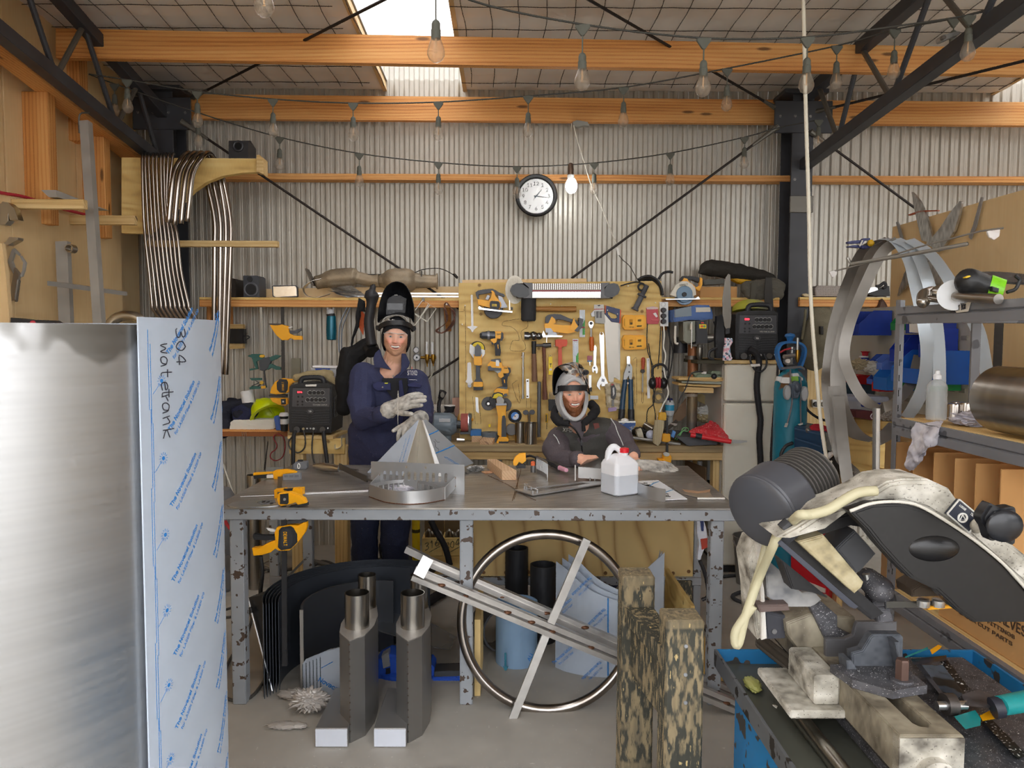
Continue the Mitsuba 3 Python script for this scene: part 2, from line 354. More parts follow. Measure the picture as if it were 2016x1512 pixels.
#  the building
YB=6.0
def ceil_z(Y):return 3.52+(5.85-Y)*.04
XL,XR,YF=-2.75,7.0,-1.6
S('floor',box(XL-.1,XR+.1,YF,YB+.1,-.1,0),'mat_concrete',False)
S('ground',box(-30,30,-32,YF,-.12,-.01),'mat_concrete',False)
def corr(x0,x1,z0,z1,pitch=.0762,amp=.0085):
 n=int((x1-x0)/pitch*20);x=np.linspace(x0,x1,n);y=amp*np.tanh(4*np.sin(2*np.pi*x/pitch))
 v=np.vstack([np.stack([x,y,np.full(n,z0)],1),np.stack([x,y,np.full(n,z1)],1)]);i=np.arange(n-1)
 return trimesh.Trimesh(v,np.vstack([np.stack([i,i+1,i+n+1],1),np.stack([i,i+n+1,i+n],1)]),process=False)
w=corr(XL-.1,XR,0,3.72);S('wall_back',mv(w,(0,YB,0)),'mat_corrugate',60)
w=corr(YF,YB,0,3.9);S('wall_right',mv(w,(XR,0,0),RZ(90)),'mat_corrugate',60)
wl=S('wall_left',box(XL-.12,XL-.10,YF,YB,0,4.0),'mat_plypale',False)
for k,y0 in enumerate((-1.6,-.4,.8,2.0,3.2,4.41,5.13)):
 y1=(-.4,.8,2.0,3.2,4.4,5.12,5.95)[k]
 A('ply_sheet',box(XL-.1,XL-.08,y0+.003,y1-.003,.02,3.98,.002),'mat_plypale',False,parent=wl)
zl=atX(150,428,XL+.03)[2]
lin_=S('trim_1',box(XL-.02,XL+.012,YF,4.3,.0,2.42,.002),'mat_plypale',False)
A('lining_sheet',box(XL-.02,XL+.012,4.303,5.5,.0,2.42,.002),'mat_plypale',False,parent=lin_)
def beam(name,a,b,w,h,mat,up=(0,0,1),**kw):
 a,b=np.asarray(a,float),np.asarray(b,float);c=.004
 pr=[(-w/2+c,-h/2),(w/2-c,-h/2),(w/2,-h/2+c),(w/2,h/2-c),(w/2-c,h/2),(-w/2+c,h/2),(-w/2,h/2-c),(-w/2,-h/2+c)]
 return sweep(np.array([a,b]),1.0,prof=pr,up=np.asarray(up,float))
Z(0,0,2016)
def solidbeam(name,m,mat,label,category='beam',**kw):return S(name,m,mat,30,label,category,**kw)
for y,w in ((4.42,.09),(5.14,.09),(3.2,.09),(2.0,.09)):
 pass
lp=[atX(-60,14,XL+.06)-(0,0,.085),atX(296,312,XL+.06)-(0,0,.085)]
lp[0]=lp[0]+(lp[0]-lp[1])*1.2
solidbeam('wall_plate',beam('',lp[0],lp[1],.13,.07,''),'mat_firY','fir top plate running along the left plywood wall under the steel truss')
for px_,w in ((76,.1),(186,.1),(-120,.1)):
 p=atX(px_,150,XL+.0);zt=np.interp(p[1],[lp[0][1],lp[1][1]],[lp[0][2],lp[1][2]])-.03
 solidbeam('wall_stud',box(XL-.08,XL+.07,p[1]-.04,p[1]+.04,2.3,zt,.003),'mat_firZ',{76:'nearer fir stud of the left wall with small knots',186:'fir stud of the left wall behind the upright steel bar',-120:'fir stud of the left wall near the door'}[px_],'stud')
for px_ in (470/2.88,):
 p=atX(px_,100,XL)
 solidbeam('wall_stud',box(XL-.09,XL+.0,p[1]-.05,p[1]+.05,2.9,3.7,.003),'mat_firZ','short fir stud of the left wall seen through the truss','stud')
def purlin(x0,t0,b0,x1,t1,b1,Y,lab):
 a,b=at(x0,t0,Y),at(x1,t1,Y);c,d=at(x0,b0,Y),at(x1,b1,Y)
 k=(XL-a[0])/(b[0]-a[0]);k2=(XR-a[0])/(b[0]-a[0])
 A0,B0,C0,D0=a+(b-a)*k,a+(b-a)*k2,c+(d-c)*k,c+(d-c)*k2
 pp=[p+(0,dy,0) for p in (A0,B0,C0,D0) for dy in (0,.05)]
 return solidbeam('purlin',hexa(pp),'mat_firX',lab)
purlin(330,185,233,2016,201,247,5.84,'fir purlin under the eave along the top of the back wall')
purlin(255,58.5,116,2000,94.5,147,4.8,'fir purlin second from the back wall, crossing below the bright skylight')
solidbeam('purlin',box(XL,XR,3.6,3.65,3.42,3.62),'mat_firX','fir purlin third from the back wall, above the view')
solidbeam('purlin',box(XL,XR,2.3,2.35,3.48,3.68),'mat_firX','fir purlin fourth from the back wall, above the view')
SK=[(-.93,-.35),(3.72,4.35)]
def blanket(x0,x1):
 xs,ys=np.arange(x0,x1+.02,.04),np.arange(YF,6.03,.05);xs=np.clip(xs,x0,x1)
 Xg,Yg=np.meshgrid(xs,ys,indexing='ij');
 wob=np.abs(np.sin(np.pi*Xg/.165))**.6*np.abs(np.sin(np.pi*Yg/.3))**.6*.018
 Zg=ceil_z(Yg)+.012-wob+.008*meshkit.fbm(np.stack([Xg*3,Yg*3,0*Xg],-1),3)
 v=np.stack([Xg,Yg,Zg],-1).reshape(-1,3);n=len(ys);i,j=np.meshgrid(np.arange(len(xs)-1),np.arange(n-1),indexing='ij')
 a=(i*n+j).ravel();f=np.vstack([np.stack([a,a+1,a+n+1],1),np.stack([a,a+n+1,a+n],1)])
 return trimesh.Trimesh(v,f,process=False)
xs=[XL-.1]+[v for s in SK for v in s]+[XR]
cl=S('ceiling',cat([blanket(xs[2*i],xs[2*i+1]) for i in range(3)]),'mat_blanket',True)
A('roof_sheet',cat([box(xs[2*i],xs[2*i+1],YF,6.1,0,.01) for i in range(3)]).apply_transform(np.array([[1,0,0,0],[0,1,0,0],[0,-.04,1,3.52+.04*5.85+.075],[0,0,0,1]])),C('#8a8a88',.5,.5),False,parent=cl)
wires=[]
def inz(x):return any(a<x<b for a,b in SK)
for x in np.arange(XL,XR,.165):
 if not inz(x):wires.append(sweep([(x+.008*math.sin(9*y+40*x),y,ceil_z(y)-.004) for y in np.arange(2.4,5.9,.12)],.0022,4))
for y in np.arange(2.5,5.9,.3):
 for i in range(3):wires.append(sweep([(x,y+.006*math.sin(14*x+5*y),ceil_z(y)-.006) for x in np.arange(xs[2*i],xs[2*i+1]+.01,.13)],.0022,4))
A('wire_mesh',wires,C('#3a3836',.5,.6),True,parent=cl)
for i,(a,b) in enumerate(SK):
 z0=ceil_z(YF)+.09;z1=ceil_z(6.0)+.09
 w=S(f'window_{i + 1}',hexa([(a,YF,z0),(b,YF,z0),(a,6.0,z1),(b,6.0,z1),(a,YF,z0+.003),(b,YF,z0+.003),(a,6.0,z1+.003),(b,6.0,z1+.003)]),'mat_glass',False,
      ['bright translucent roof sheet left of the middle of the ceiling','bright translucent roof sheet at the right end of the ceiling'][i],'skylight')
 for s,x in ((-1,a),(1,b)):
  A('blanket_edge',hexa([(x,YF,ceil_z(YF)-.0),(x,6,ceil_z(6.0)-.0),(x+s*.012,YF,ceil_z(YF)+.085),(x+s*.012,6,ceil_z(6)+.085),(x+s*.03,YF,ceil_z(YF)+.0),(x+s*.03,6,ceil_z(6)+.0)]),C('#b9a178',.7),False,parent=w)
def girt(x0,t0,x1,t1,h,Y,d,lab,X0=None,X1=None,mat='mat_firX',name='girt',category='beam'):
 a,b=at(x0,t0,Y),at(x1,t1,Y);sl=(b[2]-a[2])/(b[0]-a[0])
 if X0 is None:X0=a[0]
 if X1 is None:X1=b[0]
 za,zb=a[2]+(X0-a[0])*sl,a[2]+(X1-a[0])*sl
 return S(name,hexa([(x,y,z+dz) for x,z in ((X0,za),(X1,zb)) for y in (Y,Y+d) for dz in (0,-h)]),mat,30,lab,category)
girt(520,341,2014,347.5,.045,5.88,.11,'narrow fir girt across the corrugated wall behind the clock',XL,XR)
def ibeam(x,y0,y1,z0,z1,w):
 return cat(box(x-w/2,x+w/2,y0,y0+.012,z0,z1,.002),box(x-w/2,x+w/2,y1-.012,y1,z0,z1,.002),box(x-.005,x+.005,y0,y1,z0,z1))
def truss(X,u,l,lab,webs):
 Z(0,0,2016)
 U=[atX(*u[0],X),atX(*u[1],X)];L=[atX(*l[0],X),atX(*l[1],X)]
 ext=lambda P,y:P[0]+(P[1]-P[0])*((y-P[0][1])/(P[1][1]-P[0][1]))
 k=TH('roof_truss',lab,'truss')
 scene_kind.append(k)
 y0=1.2
 A('top_chord',beam('',ext(U,y0),ext(U,5.75),.075,.075,''),'mat_darksteel')
 A('bottom_chord',beam('',ext(L,y0),ext(L,5.68),.075,.075,''),'mat_darksteel')
 for n in range(len(webs)-1):
  a=ext(U if n%2 else L,webs[n]);b=ext(L if n%2 else U,webs[n+1])
  A('web',rod(a,b,.016,10),'mat_darksteel' if n%2 else C('#5d5850',.5,.3),parent=k)
 return U,L
scene_kind=[]
tl=truss(-2.5,((112,-10),(302,203)),((0,62),(290,298)),'dark steel lattice truss along the left plywood wall',[2.0,2.4,2.8,3.2,3.6,4.0,4.35,4.65,5.0,5.3,5.6])
tr=truss(2.15,((1802,0),(1566,208)),((1993,17),(1573,333)),'dark steel lattice truss rising to the right from the back column',[2.0,2.4,2.8,3.2,3.62,4.0,4.4,4.8,5.1,5.45])
for X,lab in ((-2.5,'dark steel column in the left back corner behind the bent tubes'),(2.13,'tall dark steel column between the welder and the hanging rings')):
 k=TH('steel_column',lab,'column')
 A('post',ibeam(X,5.66,5.9,0,3.42,.155),'mat_darksteel')
 A('top_plate',box(X-.21,X+.21,5.655,5.67,3.13,3.36,.004),'mat_darksteel')
 A('cap_plate',box(X-.16,X+.16,5.6,5.9,3.4,3.43,.004),'mat_darksteel')
 for i,(dx,z) in enumerate(((-.17,3.25),(-.06,3.25),(.05,3.25),(.17,3.25),(-.05,2.62),(.05,2.62),(-.05,2.8))):
  A('bolt',lathe([(0,-.02),(.016,-.02),(.016,-.006),(.011,0),(0,0)],6,(X+dx,5.655 if z>3 else 5.66,z),RX(90)),C('#a8a59f',.4,.8))
 A('splice_plate',box(X-.085,X+.085,5.645,5.66,2.56,2.68,.003),C('#6d6a63',.5,.5))
def brace(lab,pxs,Ys,r=.009,ends=()):
 Z(0,0,2016);k=TH('brace_rod',lab,'brace rod');p=pts(pxs,Ys)
 A('rod',sweep(p,r,10),C('#35302e',.5,.5))
 for e in ends:
  a,b=p[e],p[1 if e==0 else-2];d=(b-a)/np.linalg.norm(b-a);n=np.cross(d,(0,1,0))
  A('bracket',[rod(a-d*.02,a+d*.11,.022,10,.014),rod(a+d*.1,a+d*.2,.014,10,.011)],C('#77756e',.5,.7))
brace('dark roof brace rod from the left corner up past the skylight','383,190 755,0 900,-74',[5.75,4.3,3.8],ends=(0,))
brace('dark roof brace rod from the top middle down to the right column','1530,214 1160,0 1000,-92',[5.7,4.3,3.8],ends=(0,))
brace('dark roof brace rod from the right column out to the right edge','1598,222 2016,120 2200,75',[5.7,4.5,4.1],ends=(0,))
brace('dark wall brace rod from the left column down behind the muffler','362,242 842,566 1100,740',[5.64,5.82,5.9],ends=(0,))
brace('dark wall brace rod from the right column down towards the tool board','1528,252 1125,548',[5.62,5.84],ends=(0,))
brace('dark wall brace rod low behind the gas gauges','905,704 830,752',[5.9,5.85])
brace('dark wall brace rod running down to the right of the steel column','1600,262 1795,405 1900,480',[5.64,5.75,5.8],ends=(0,))
#  welding table and what stands on it
TZ=.9
def tp(x,y,z=TZ):a=q([(x,y)])[0];return atZ(a[0],a[1],z)
def flat(s,z0,t,b=0.0,holes=()):
 """an outline traced on the level plane z0 (its top), t thick below"""
 o=lambda z:[tuple(tp(x,y,z0)[:2]) for x,y in ([tuple(map(float,w.split(','))) for w in z.split()] if isinstance(z,str) else z)]
 return mv(prism(o(s),t,b,[o(h) for h in holes]),(0,0,z0))
Z(0,0,2016)
tbl=TH('welding_table','long steel welding table with worn grey paint frame and scuffed steel top','table')
cs=[atZ(x,y,TZ) for x,y in ((416.4,999),(1454.3,1001),(1354,917),(575,915))]
A('table_top',hexa([c+(0,0,dz) for c in cs for dz in (0,-.008)]),'mat_tabletop',False)
x0,x1,yf,yb=cs[0][0]+.03,cs[1][0]-.012,cs[0][1]+.012,cs[2][1]-.03
A('front_rail',box(x0,x1,yf,yf+.05,.842,.892,.003),'mat_greypaint',label='chipped grey front rail')
A('rail',box(x0+.1,x1-.1,yb-.05,yb,.842,.892,.003),'mat_greypaint')
for x in (x0+.025,x1-.025,(x0+x1)/2):A('rail',box(x-.025,x+.025,yf+.05,yb-.05,.842,.892,.003),'mat_greypaint')
for a,b in ((455,482),(905,931),(1396,1422)):
 p,r=at(a,1200,yf+.02),at(b,1200,yf+.02);A('leg',box(p[0],r[0],yf+.015,yf+.015+(r[0]-p[0]),0,.842,.004),'mat_greypaint')
for a,b in ((530,548),(1366,1381)):
 p,r=at(a,1100,yb-.1),at(b,1100,yb-.1);A('leg',box(p[0],r[0],yb-.1,yb-.05,0,.842,.004),'mat_greypaint')
p,r=at(596,1100,yb-.1),at(615,1100,yb-.1);A('post',box(p[0],r[0],yb-.1,yb-.05,.25,.842,.004),'mat_greypaint')
p=at(530,1136,yb-.12);r=at(1381,1153,yb-.12)
A('lower_rail',box(p[0],r[0],yb-.12,yb-.06,r[2],p[2],.003),'mat_greypaint')
A('brace',strip(np.array([at(568,1134,yb-.08),at(608,1094,yb-.08)]),.04,.012,np.array([0,1.0,0])),'mat_worn')
p=at(931,1018,yb-.09);r=at(1364,1140,yb-.09)
A('back_panel',box(p[0],r[0],yb-.09,yb-.072,r[2],p[2],.001),'mat_plybold',False,label='bold-grained plywood panel')
for i,x in enumerate((952,996,1040,1088,1142,1192,1254,1325,1356)):
 a=at(x,1127+2*math.sin(i*3),yb-.0905);A('knot',lathe([(0,-.001),(.011,-.001),(.0105,.0004),(0,.0006)],12,a,RX(90)),C('#7a5530',.7))
YEL,BLK=C('#f2ac10',.4),C('#26272a',.5)
Z(410,880,300)
def big_clamp():
 TH('bar_clamp','yellow and black bar clamp hanging upright from the front edge of the welding table','clamp')
 Y=3.335
 A('bar',plate('962,780 1028,780 1034,1040 1040,2900 975,2900 965,1040',Y+.012,.009,.001),BLK)
 A('fixed_jaw',plate('925,620 1060,600 1190,640 1270,690 1295,750 1180,770 1150,735 1080,760 960,785 920,760 905,690',Y-.004,.034,.006),YEL)
 A('jaw_cap',plate('945,630 1055,618 1060,740 1040,762 945,758',Y-.010,.03,.004),BLK)
 A('rivet',disc(1007,695,Y-.014,18,.008),C('#d0d0cc',.3,.8))
 A('jaw_pad',plate('1070,790 1300,745 1308,780 1110,805 1050,806',Y-.004,.034,.002),BLK)
 A('handle',plate('900,1070 1090,1035 1180,1045 1290,985 1298,1060 1270,1140 1170,1280 1070,1375 930,1380 880,1350 820,1400 700,1435 590,1445 572,1345 690,1330 800,1270 880,1240 870,1140',Y-.006,.038,.007),YEL)
 A('body_cover',plate('930,1110 960,1070 1075,1052 1120,1070 1170,1160 1172,1265 1090,1350 960,1372 918,1330',Y-.013,.05,.005),BLK)
 A('body_cover_rib',plate('960,1120 1000,1082 1090,1082 1120,1180 1115,1270 1075,1325 975,1330 955,1290',Y-.018,.05,.004),C('#303136',.5))
 A('lettering',word('DEWALT',1018,1215,Y-.0182,46,True,-90,190),YEL,False)
 A('lower_jaw_pad',plate('1040,985 1290,965 1300,990 1180,1010 1050,1020',Y-.004,.034,.002),C('#3a3b3e',.6))
 A('trigger',plate('590,1155 640,1160 700,1172 885,1175 890,1232 760,1240 600,1232 580,1190',Y,.026,.006),BLK)
 A('release_lever',plate('765,1075 800,1080 905,1105 900,1130 830,1125 790,1105',Y+.004,.014,.003),C('#dcdcda',.4))
 A('bar_end',plate('978,2690 1038,2690 1040,2900 975,2900',Y+.008,.016,.002),BLK)
big_clamp()
def lying_clamp():
 TH('bar_clamp','yellow bar clamp lying flat on the left of the welding table behind the upright clamp','clamp')
 A('bar',flat('920,392 975,392 975,600 915,600',.93,.008,.001),C('#5d503e',.5,.3))
 Y=tp(900,430)[1];
 A('body',plate('845,330 880,315 1010,305 1110,320 1160,345 1000,362 970,395 915,400 905,430 860,432 850,380',Y-.0,.04,.008),YEL)
 A('handle',plate('592,345 840,332 850,352 592,380',Y+.005,.022,.004),YEL)
 A('trigger',plate('595,385 770,373 770,412 600,425',Y,.02,.005),BLK)
 A('trigger_tip',plate('768,375 858,370 858,412 768,415',Y-.001,.02,.004),C('#dcdad6',.4))
 A('jaw_pad',plate('985,365 1215,345 1218,435 985,448',Y-.012,.03,.003),C('#83868c',.6))
 for i in range(3):A('pad_tread',plate(f'{1000 + i * 70},375 {1055 + i * 70},370 {1055 + i * 70},398 {1000 + i * 70},402',Y-.0155,.01,.002),C('#6d7076',.6))
 Y2=tp(1000,680)[1]
 A('fixed_jaw',plate('865,575 1000,562 1010,570 1140,556 1240,553 1242,640 1215,650 1060,600 930,640 905,690 870,690',Y2-.0,.05,.006),YEL)
 A('jaw_clip',plate('990,560 1110,552 1110,578 1070,585 1010,575',Y2-.004,.02,.002),BLK)
lying_clamp()
t=TH('tape_measure','grey tape measure at the back left of the welding table','tape measure')
Y=tp(1200,300)[1]
A('case',plate('1112,240 1150,200 1290,195 1303,225 1300,285 1280,300 1115,305',Y,.045,.008),C('#6c6f74',.5))
A('button',plate('1180,175 1240,172 1245,200 1175,202',Y+.012,.02,.004),BLK)
A('digit',ring(1197,253,Y-.001,22,sz(6,Y),16,6,np.diag([.7,1,1.5])),C('#f0f0ee',.4))
A('band',plate('1108,235 1120,235 1120,295 1108,295',Y-.003,.04,.003),C('#4a4c50',.6))
O('blade_disc','flat grey blade-shaped offcut at the front left corner of the welding table','offcut',flat('245,765 330,730 520,705 760,692 900,690 930,770 760,790 400,795 280,785',.9045,.004,.001),C('#b9bcbf',.3,.9))
A('dark_label',flat('640,740 720,705 880,698 895,735 700,765',.9052,.0006),C('#5c5f63',.5))
A('label_print',[flat(f'{a},{b} {a + 45},{b - 10} {a + 38},{b + 12} {a - 6},{b + 20}',.9056,.0005) for a,b in ((715,718),(770,722),(820,738))],C('#1d1e20',.5))
Z(400,880,300)
O('filler_rod','long bright filler rods lying across the left of the welding table','filler rod',[rod(tp(490,657,.904),tp(2180,590,.904),.0022,8),rod(tp(1320,612,.904),tp(2185,575,.904),.0022,8)],C('#d9dadb',.25,.9))
Z(640,720,300)
TH('die_grinder','chrome air tool lying at the back left of the welding table','air tool')
a,b=tp(-20,1400,.93),tp(400,1400,.925)
a,b=pt(-105,1330,4.22),pt(190,1365,4.12)
A('barrel',sweep(np.linspace(a,b,5),[.018,.024,.024,.022,.014],16),C('#d5d6d7',.15,1.0));A('hose_end',rod(pt(-145,1325,4.23),a,.014,12),C('#c8c9ca',.25,1.0))
A('spindle',rod(b,pt(430,1385,4.0),.008,10),C('#8a8a88',.3,.9))
TH('file_tool','dark flat file lying slanted beside the chrome air tool on the welding table','file')
A('blade',strip(np.array([pt(190,1330,4.1),pt(560,1502,3.75)]),.03,.006,np.array([0,0,1.0])),C('#6b6a68',.4,.8));A('tang',rod(pt(560,1502,3.75),pt(620,1525,3.7),.005),C('#6b6a68',.4,.8))
Z(640,860,400)
TH('slotted_tray','welded steel tray with a slotted upright back plate at the front of the welding table','steel tray')
def vplate(a,b,z0,z1,t,holes=()):   
 a,b=np.asarray(a)[:2],np.asarray(b)[:2];L=np.linalg.norm(b-a);d=(b-a)/L
 m=prism([(0,z0),(L,z0),(L,z1),(0,z1)],t,0,[[(u*L,z) for u,z in h] for h in holes])
 n=np.array([d[1],-d[0]])
 v=np.asarray(m.vertices);return trimesh.Trimesh(np.stack([a[0]+v[:,0]*d[0]+v[:,2]*n[0],a[1]+v[:,0]*d[1]+v[:,2]*n[1],v[:,1]],1),m.faces,process=False)
pl,pr=pt(455,258,3.71),pt(1383,290,3.617)
def slot(u,w,z0,z1):return [(u-w,z0+.006),(u-w*.5,z0),(u+w*.5,z0),(u+w,z0+.006),(u+w,z1-.006),(u+w*.5,z1),(u-w*.5,z1),(u-w,z1-.006)]
hs=[slot(.15+.0655*i,.015,.955,1.0) for i in range(11)]+[[(u+.012*math.cos(k),1.022+.0065*math.sin(k)) for k in np.arange(0,6.2,.7)] for u in (.385,.59)]
A('back_plate',vplate(pl,pr,.9,1.043,.003,hs),C('#b4b5b6',.42,.85),False,label='upright steel plate with a row of slots')
ZT=.96
fp=[tuple(tp(x,y,ZT)[:2]) for x,y in ((438,470),(600,520),(800,540),(1000,530),(1185,500))]
bk=[tuple(tp(x,y,ZT)[:2]) for x,y in ((1185,500),(1050,455),(900,428),(750,425),(600,440),(438,470))]
fpc=crom([(x,y,0) for x,y in fp],6)[:,:2];bkc=crom([(x,y,0) for x,y in bk],6)[:,:2]
def wall(pl2,z0,z1,t=.003):return strip(np.array([(x,y,(z0+z1)/2) for x,y in pl2]),z1-z0,t,np.array([0,0,1.0]))
stl=C('#bcbdbe',.4,.85)
A('front_band',sweep(np.array([(x,y,.93) for x,y in fpc]),1.0,prof=[(-.0015,-.03),(.0015,-.03),(.0015,.03),(-.0015,.03)],up=np.array([0,0,1.0])),stl)
segs=[cat(*[sweep(np.array([(x,y,zc) for x,y in bkc]),1.0,prof=[(-.0012,-h),(.0012,-h),(.0012,h),(-.0012,h)],up=np.array([0,0,1.0])) for zc,h in ((.906,.006),(.952,.008))])]
for i in range(1,len(bkc)-1,2):segs.append(rod((bkc[i][0],bkc[i][1],.91),(bkc[i][0],bkc[i][1],.946),.006,6))
A('slotted_band',segs,stl)
A('base',mv(prism(list(map(tuple,fpc))+list(map(tuple,bkc[1:-1])),.003),(0,0,.903)),stl,False)
for e,f in ((fpc[0],np.asarray(pl[:2])+(np.asarray(pr[:2])-pl[:2])*.09),(fpc[-1],np.asarray(pl[:2])+(np.asarray(pr[:2])-pl[:2])*.9)):
 A('side_plate',hexa([(e[0]+k,e[1],z) for z in (.902,.96) for k in (0,.003)]+[(f[0]+k,f[1]-.004,z) for z in (.93,.985) for k in (0,.003)]),stl,False)
 A('weld_bead',[ball((f[0],f[1]-.006,z),.0045) for z in (.94,.98)],C('#8a6a50',.4,.7))
A('weld_seam',sweep(np.array([(x,y-.001,.902) for x,y in fpc]),.0025,6),C('#7a5a4a',.45,.7),label='brown weld seam')
O('rag','crumpled pale rag lying inside the slotted steel tray','rag',crumple(tp(790,505,.918),(.085,.03,.02),3,.3),'mat_rag',True)
Z(640,720,300)
TH('sheet_metal_hood','pyramid-shaped folded sheet-metal hood with blue protective film on the welding table','sheet metal hood')
ap={k:pt(x,y,Yv) for k,x,y,Yv in (('L',1222,728,4.22),('A',1240,720,4.2),('V',1258,722,4.22),('B',1285,722,4.2),('R',1340,716,4.24))}
bs={k:pt(x,y,Yv) for k,x,y,Yv in (('L',560,1440,4.2),('A',1030,1452,4.1),('V',1205,1440,4.24),('B',1500,1452,4.1),('R',1965,1290,4.44))}
for k in 'LAVB':bs[k][2]=.9
def quad(a,b,c,d,t=.002):
 n=np.cross(b-a,d-a);n=n/np.linalg.norm(n)*t
 return hexa([a,b,c,d,a+n,b+n,c+n,d+n])
FLM='mat_film';inn=C('#d8d4cb',.3,.8)
A('left_panel',quad(ap['L'],bs['L'],bs['A'],ap['A']),FLM,False,label='panel under pale blue film')
A('gusset_panel',quad(ap['A'],bs['A'],bs['V'],ap['V']),inn,False,label='bare steel panel left of the weld seam');A('gusset_panel',quad(ap['V'],bs['V'],bs['B'],ap['B']),inn,False,label='bare steel panel right of the weld seam')
rb=bs['R'].copy();rb2=pt(1830,1372,4.2);rb2[2]=max(rb2[2],.905)
A('right_panel',quad(ap['B'],bs['B'],rb,ap['R']),C('#b2bac2',.4,.5),False,label='panel under grey film')
A('edge_fold',quad(ap['B'],bs['B'],bs['B']+(.03,-.004,0),ap['B']+(.008,-.004,0)),C('#e3e6e8',.35,.4),False)
A('corner_flange',hexa([rb,rb+(-.02,-.14,-.028),bs['B']+(.16,.05,0),rb+(0,0,-.05),rb2]),C('#8b8a86',.4,.8),False)
A('tack_weld',[ball(ap['V']+(bs['V']-ap['V'])*s+(0,-.003,0),.0028) for s in np.linspace(.08,.95,17)],C('#5a4a3e',.4,.7))
def on(a,b,c,d,u,v):return (a*(1-u)+d*u)*(1-v)+(b*(1-u)+c*u)*v
BLU=C('#2f7fc4',.5);INK=C('#1d2028',.6)
def pline(k,uv,w,mat,off=.003):
 a,b,c,d=k;P=np.array([on(a,b,c,d,u,v) for u,v in uv]);n=np.cross(b-a,d-a);n/=np.linalg.norm(n)
 if n[1]>0:n=-n
 return sweep(P+n*off,w,5)
LQ=(ap['L'],bs['L'],bs['A'],ap['A']);RQ=(ap['B'],bs['B'],rb,ap['R'])
for m_ in [pline(LQ,((.1,.86),(.1,1)),.0015,0),pline(LQ,((.14,.86),(.14,1)),.0015,0)]+[pline(RQ,((.05,v),(.98,v-.04)),.0035,0) for v in (.28,.62)]+[pline(RQ,((.35,.72),(.62,.98)),.001,0),pline(RQ,((.4,.72),(.66,.98)),.001,0)]:A('print_line',m_,BLU,False)
for (u,v,tx,h,s) in ((.8,.55,'The Novacel Solution',.017,1),(.68,.6,'for LASER Fiber & LASER CO',.012,1),(.92,.95,'Novacel',.014,1)):
 c=on(*LQ,u,v);X=(ap['A']-bs['A']);n=np.cross(bs['L']-ap['L'],ap['A']-ap['L']);n=n/np.linalg.norm(n);n=n if n[1]<0 else-n
 A('print',letters(tx,h,c+n*.003,X,np.cross(n,X),.0005,True,width=.17 if len(tx)>8 else None),BLU,False)
A('pen_mark',[pline(LQ,uv,.0012,0) for uv in (((.3,.62),(.34,.66),(.32,.7)),((.4,.63),(.46,.64),(.42,.69),(.5,.7)),((.56,.6),(.6,.66)),((.6,.6),(.56,.66),(.66,.69)))]+[pline(RQ,uv,.001,0) for uv in (((.25,.4),(.3,.43),(.24,.5)),((.36,.38),(.4,.44),(.5,.45)),((.2,.5),(.3,.56),(.22,.62)))],INK,False)
O('foil_scrap','small crumpled foil scrap right of the pyramid hood on the welding table','foil',crumple(tp(1995,1360,.915),(.05,.03,.016),5,.5,4,7),'mat_foil',False)
Z(1000,860,400)
def tblock(a,b,c,h,mat,**kw):        
 A0,B0,C0=tp(*a),tp(*b),tp(*c);D0=A0+C0-B0
 return hexa([p+(0,0,z) for p in (A0,B0,C0,D0) for z in (.001,h)])
Z(640,860,400)
w0=[pt(x,y,Yv) for x,y,Yv in ((1755,375,3.99),(1898,370,3.99),(1700,285,4.36),(1608,265,4.36))]
O('timber_block','weathered timber block lying on the middle of the welding table','timber block',hexa([(p[0],p[1],z) for p in w0 for z in (.901,.952)]),'mat_horse' if False else MAT('blockwood',PR(proc(wood_fn('#a07c58','#bd9b78','#cfb08e',1,1.2)),.75)),30)
TH('clamp_jaw','yellow clamp jaw standing beside the timber block on the welding table','clamp');Y=4.15
A('jaw',plate('1865,250 1885,205 1930,172 1990,165 1995,240 1955,270 1925,250 1900,290 1870,285',Y,.035,.006),YEL);A('pad',plate('1890,290 1960,268 1990,285 1990,312 1900,315',Y-.003,.04,.003),BLK)
O('ceramic_chip','flat orange-brown chip beside the timber block on the welding table','chip',flat('1550,345 1640,335 1665,355 1590,362',.904,.003),C('#b58a68',.7))
Z(1000,860,400)
TH('marker_torch','small grey tool with an orange cap standing on the welding table','marker');A('body',lat(250,'26,352 26,292 22,285',4.05),C('#6a6a6a',.4,.6));A('cap',lat(248,'21,285 23,250 14,243 0,242',4.05),C('#d8663c',.5))
TH('slotted_strip','thin slotted strip of bent steel standing on the welding table','steel strip')
cv=crom([tp(x,y) for x,y in ((285,355),(345,385),(385,415),(392,440))],5)
A('strip_band',[sweep(np.array([p+(0,0,z) for p in cv]),1.0,prof=[(-.001,-h),(.001,-h),(.001,h),(-.001,h)],up=np.array([0,0,1.0])) for z,h in ((.012,.011),(.085,.006))],stl)
for i in range(0,len(cv),1):A('strip_rib',hexa([cv[i]+(dx,dy,z) for dx in (-.002,.002) for dy in (-.001,.001) for z in (.02,.082)]),stl,False)
TH('welding_torch','black welding torch with a pink cup lying near the sitting man','welding torch')
A('handle',sweep(crom([pt(x,y,Yv) for x,y,Yv in ((280,208,4.45),(380,245,4.4),(470,280,4.3),(515,310,4.22))],5),[.012]*8+[.018]*8,10),BLK);A('cup',sweep(np.array([pt(515,308,4.22),pt(580,330,4.12)]),[.014,.011],14),C('#e0a6bc',.4))
A('cable',tub('280,208 200,190 60,250',[4.45,4.5,4.6],.007),BLK)
TH('steel_bracket_box','small bent steel box with a white front face beside the plastic jug','steel bracket')
A('front_face',hexa([pt(x,y,3.93)+(0,dy,0) for x,y in ((698,295),(922,312),(922,422),(698,408)) for dy in (0,.003)]),C('#c4c3c1',.4,.5),False)
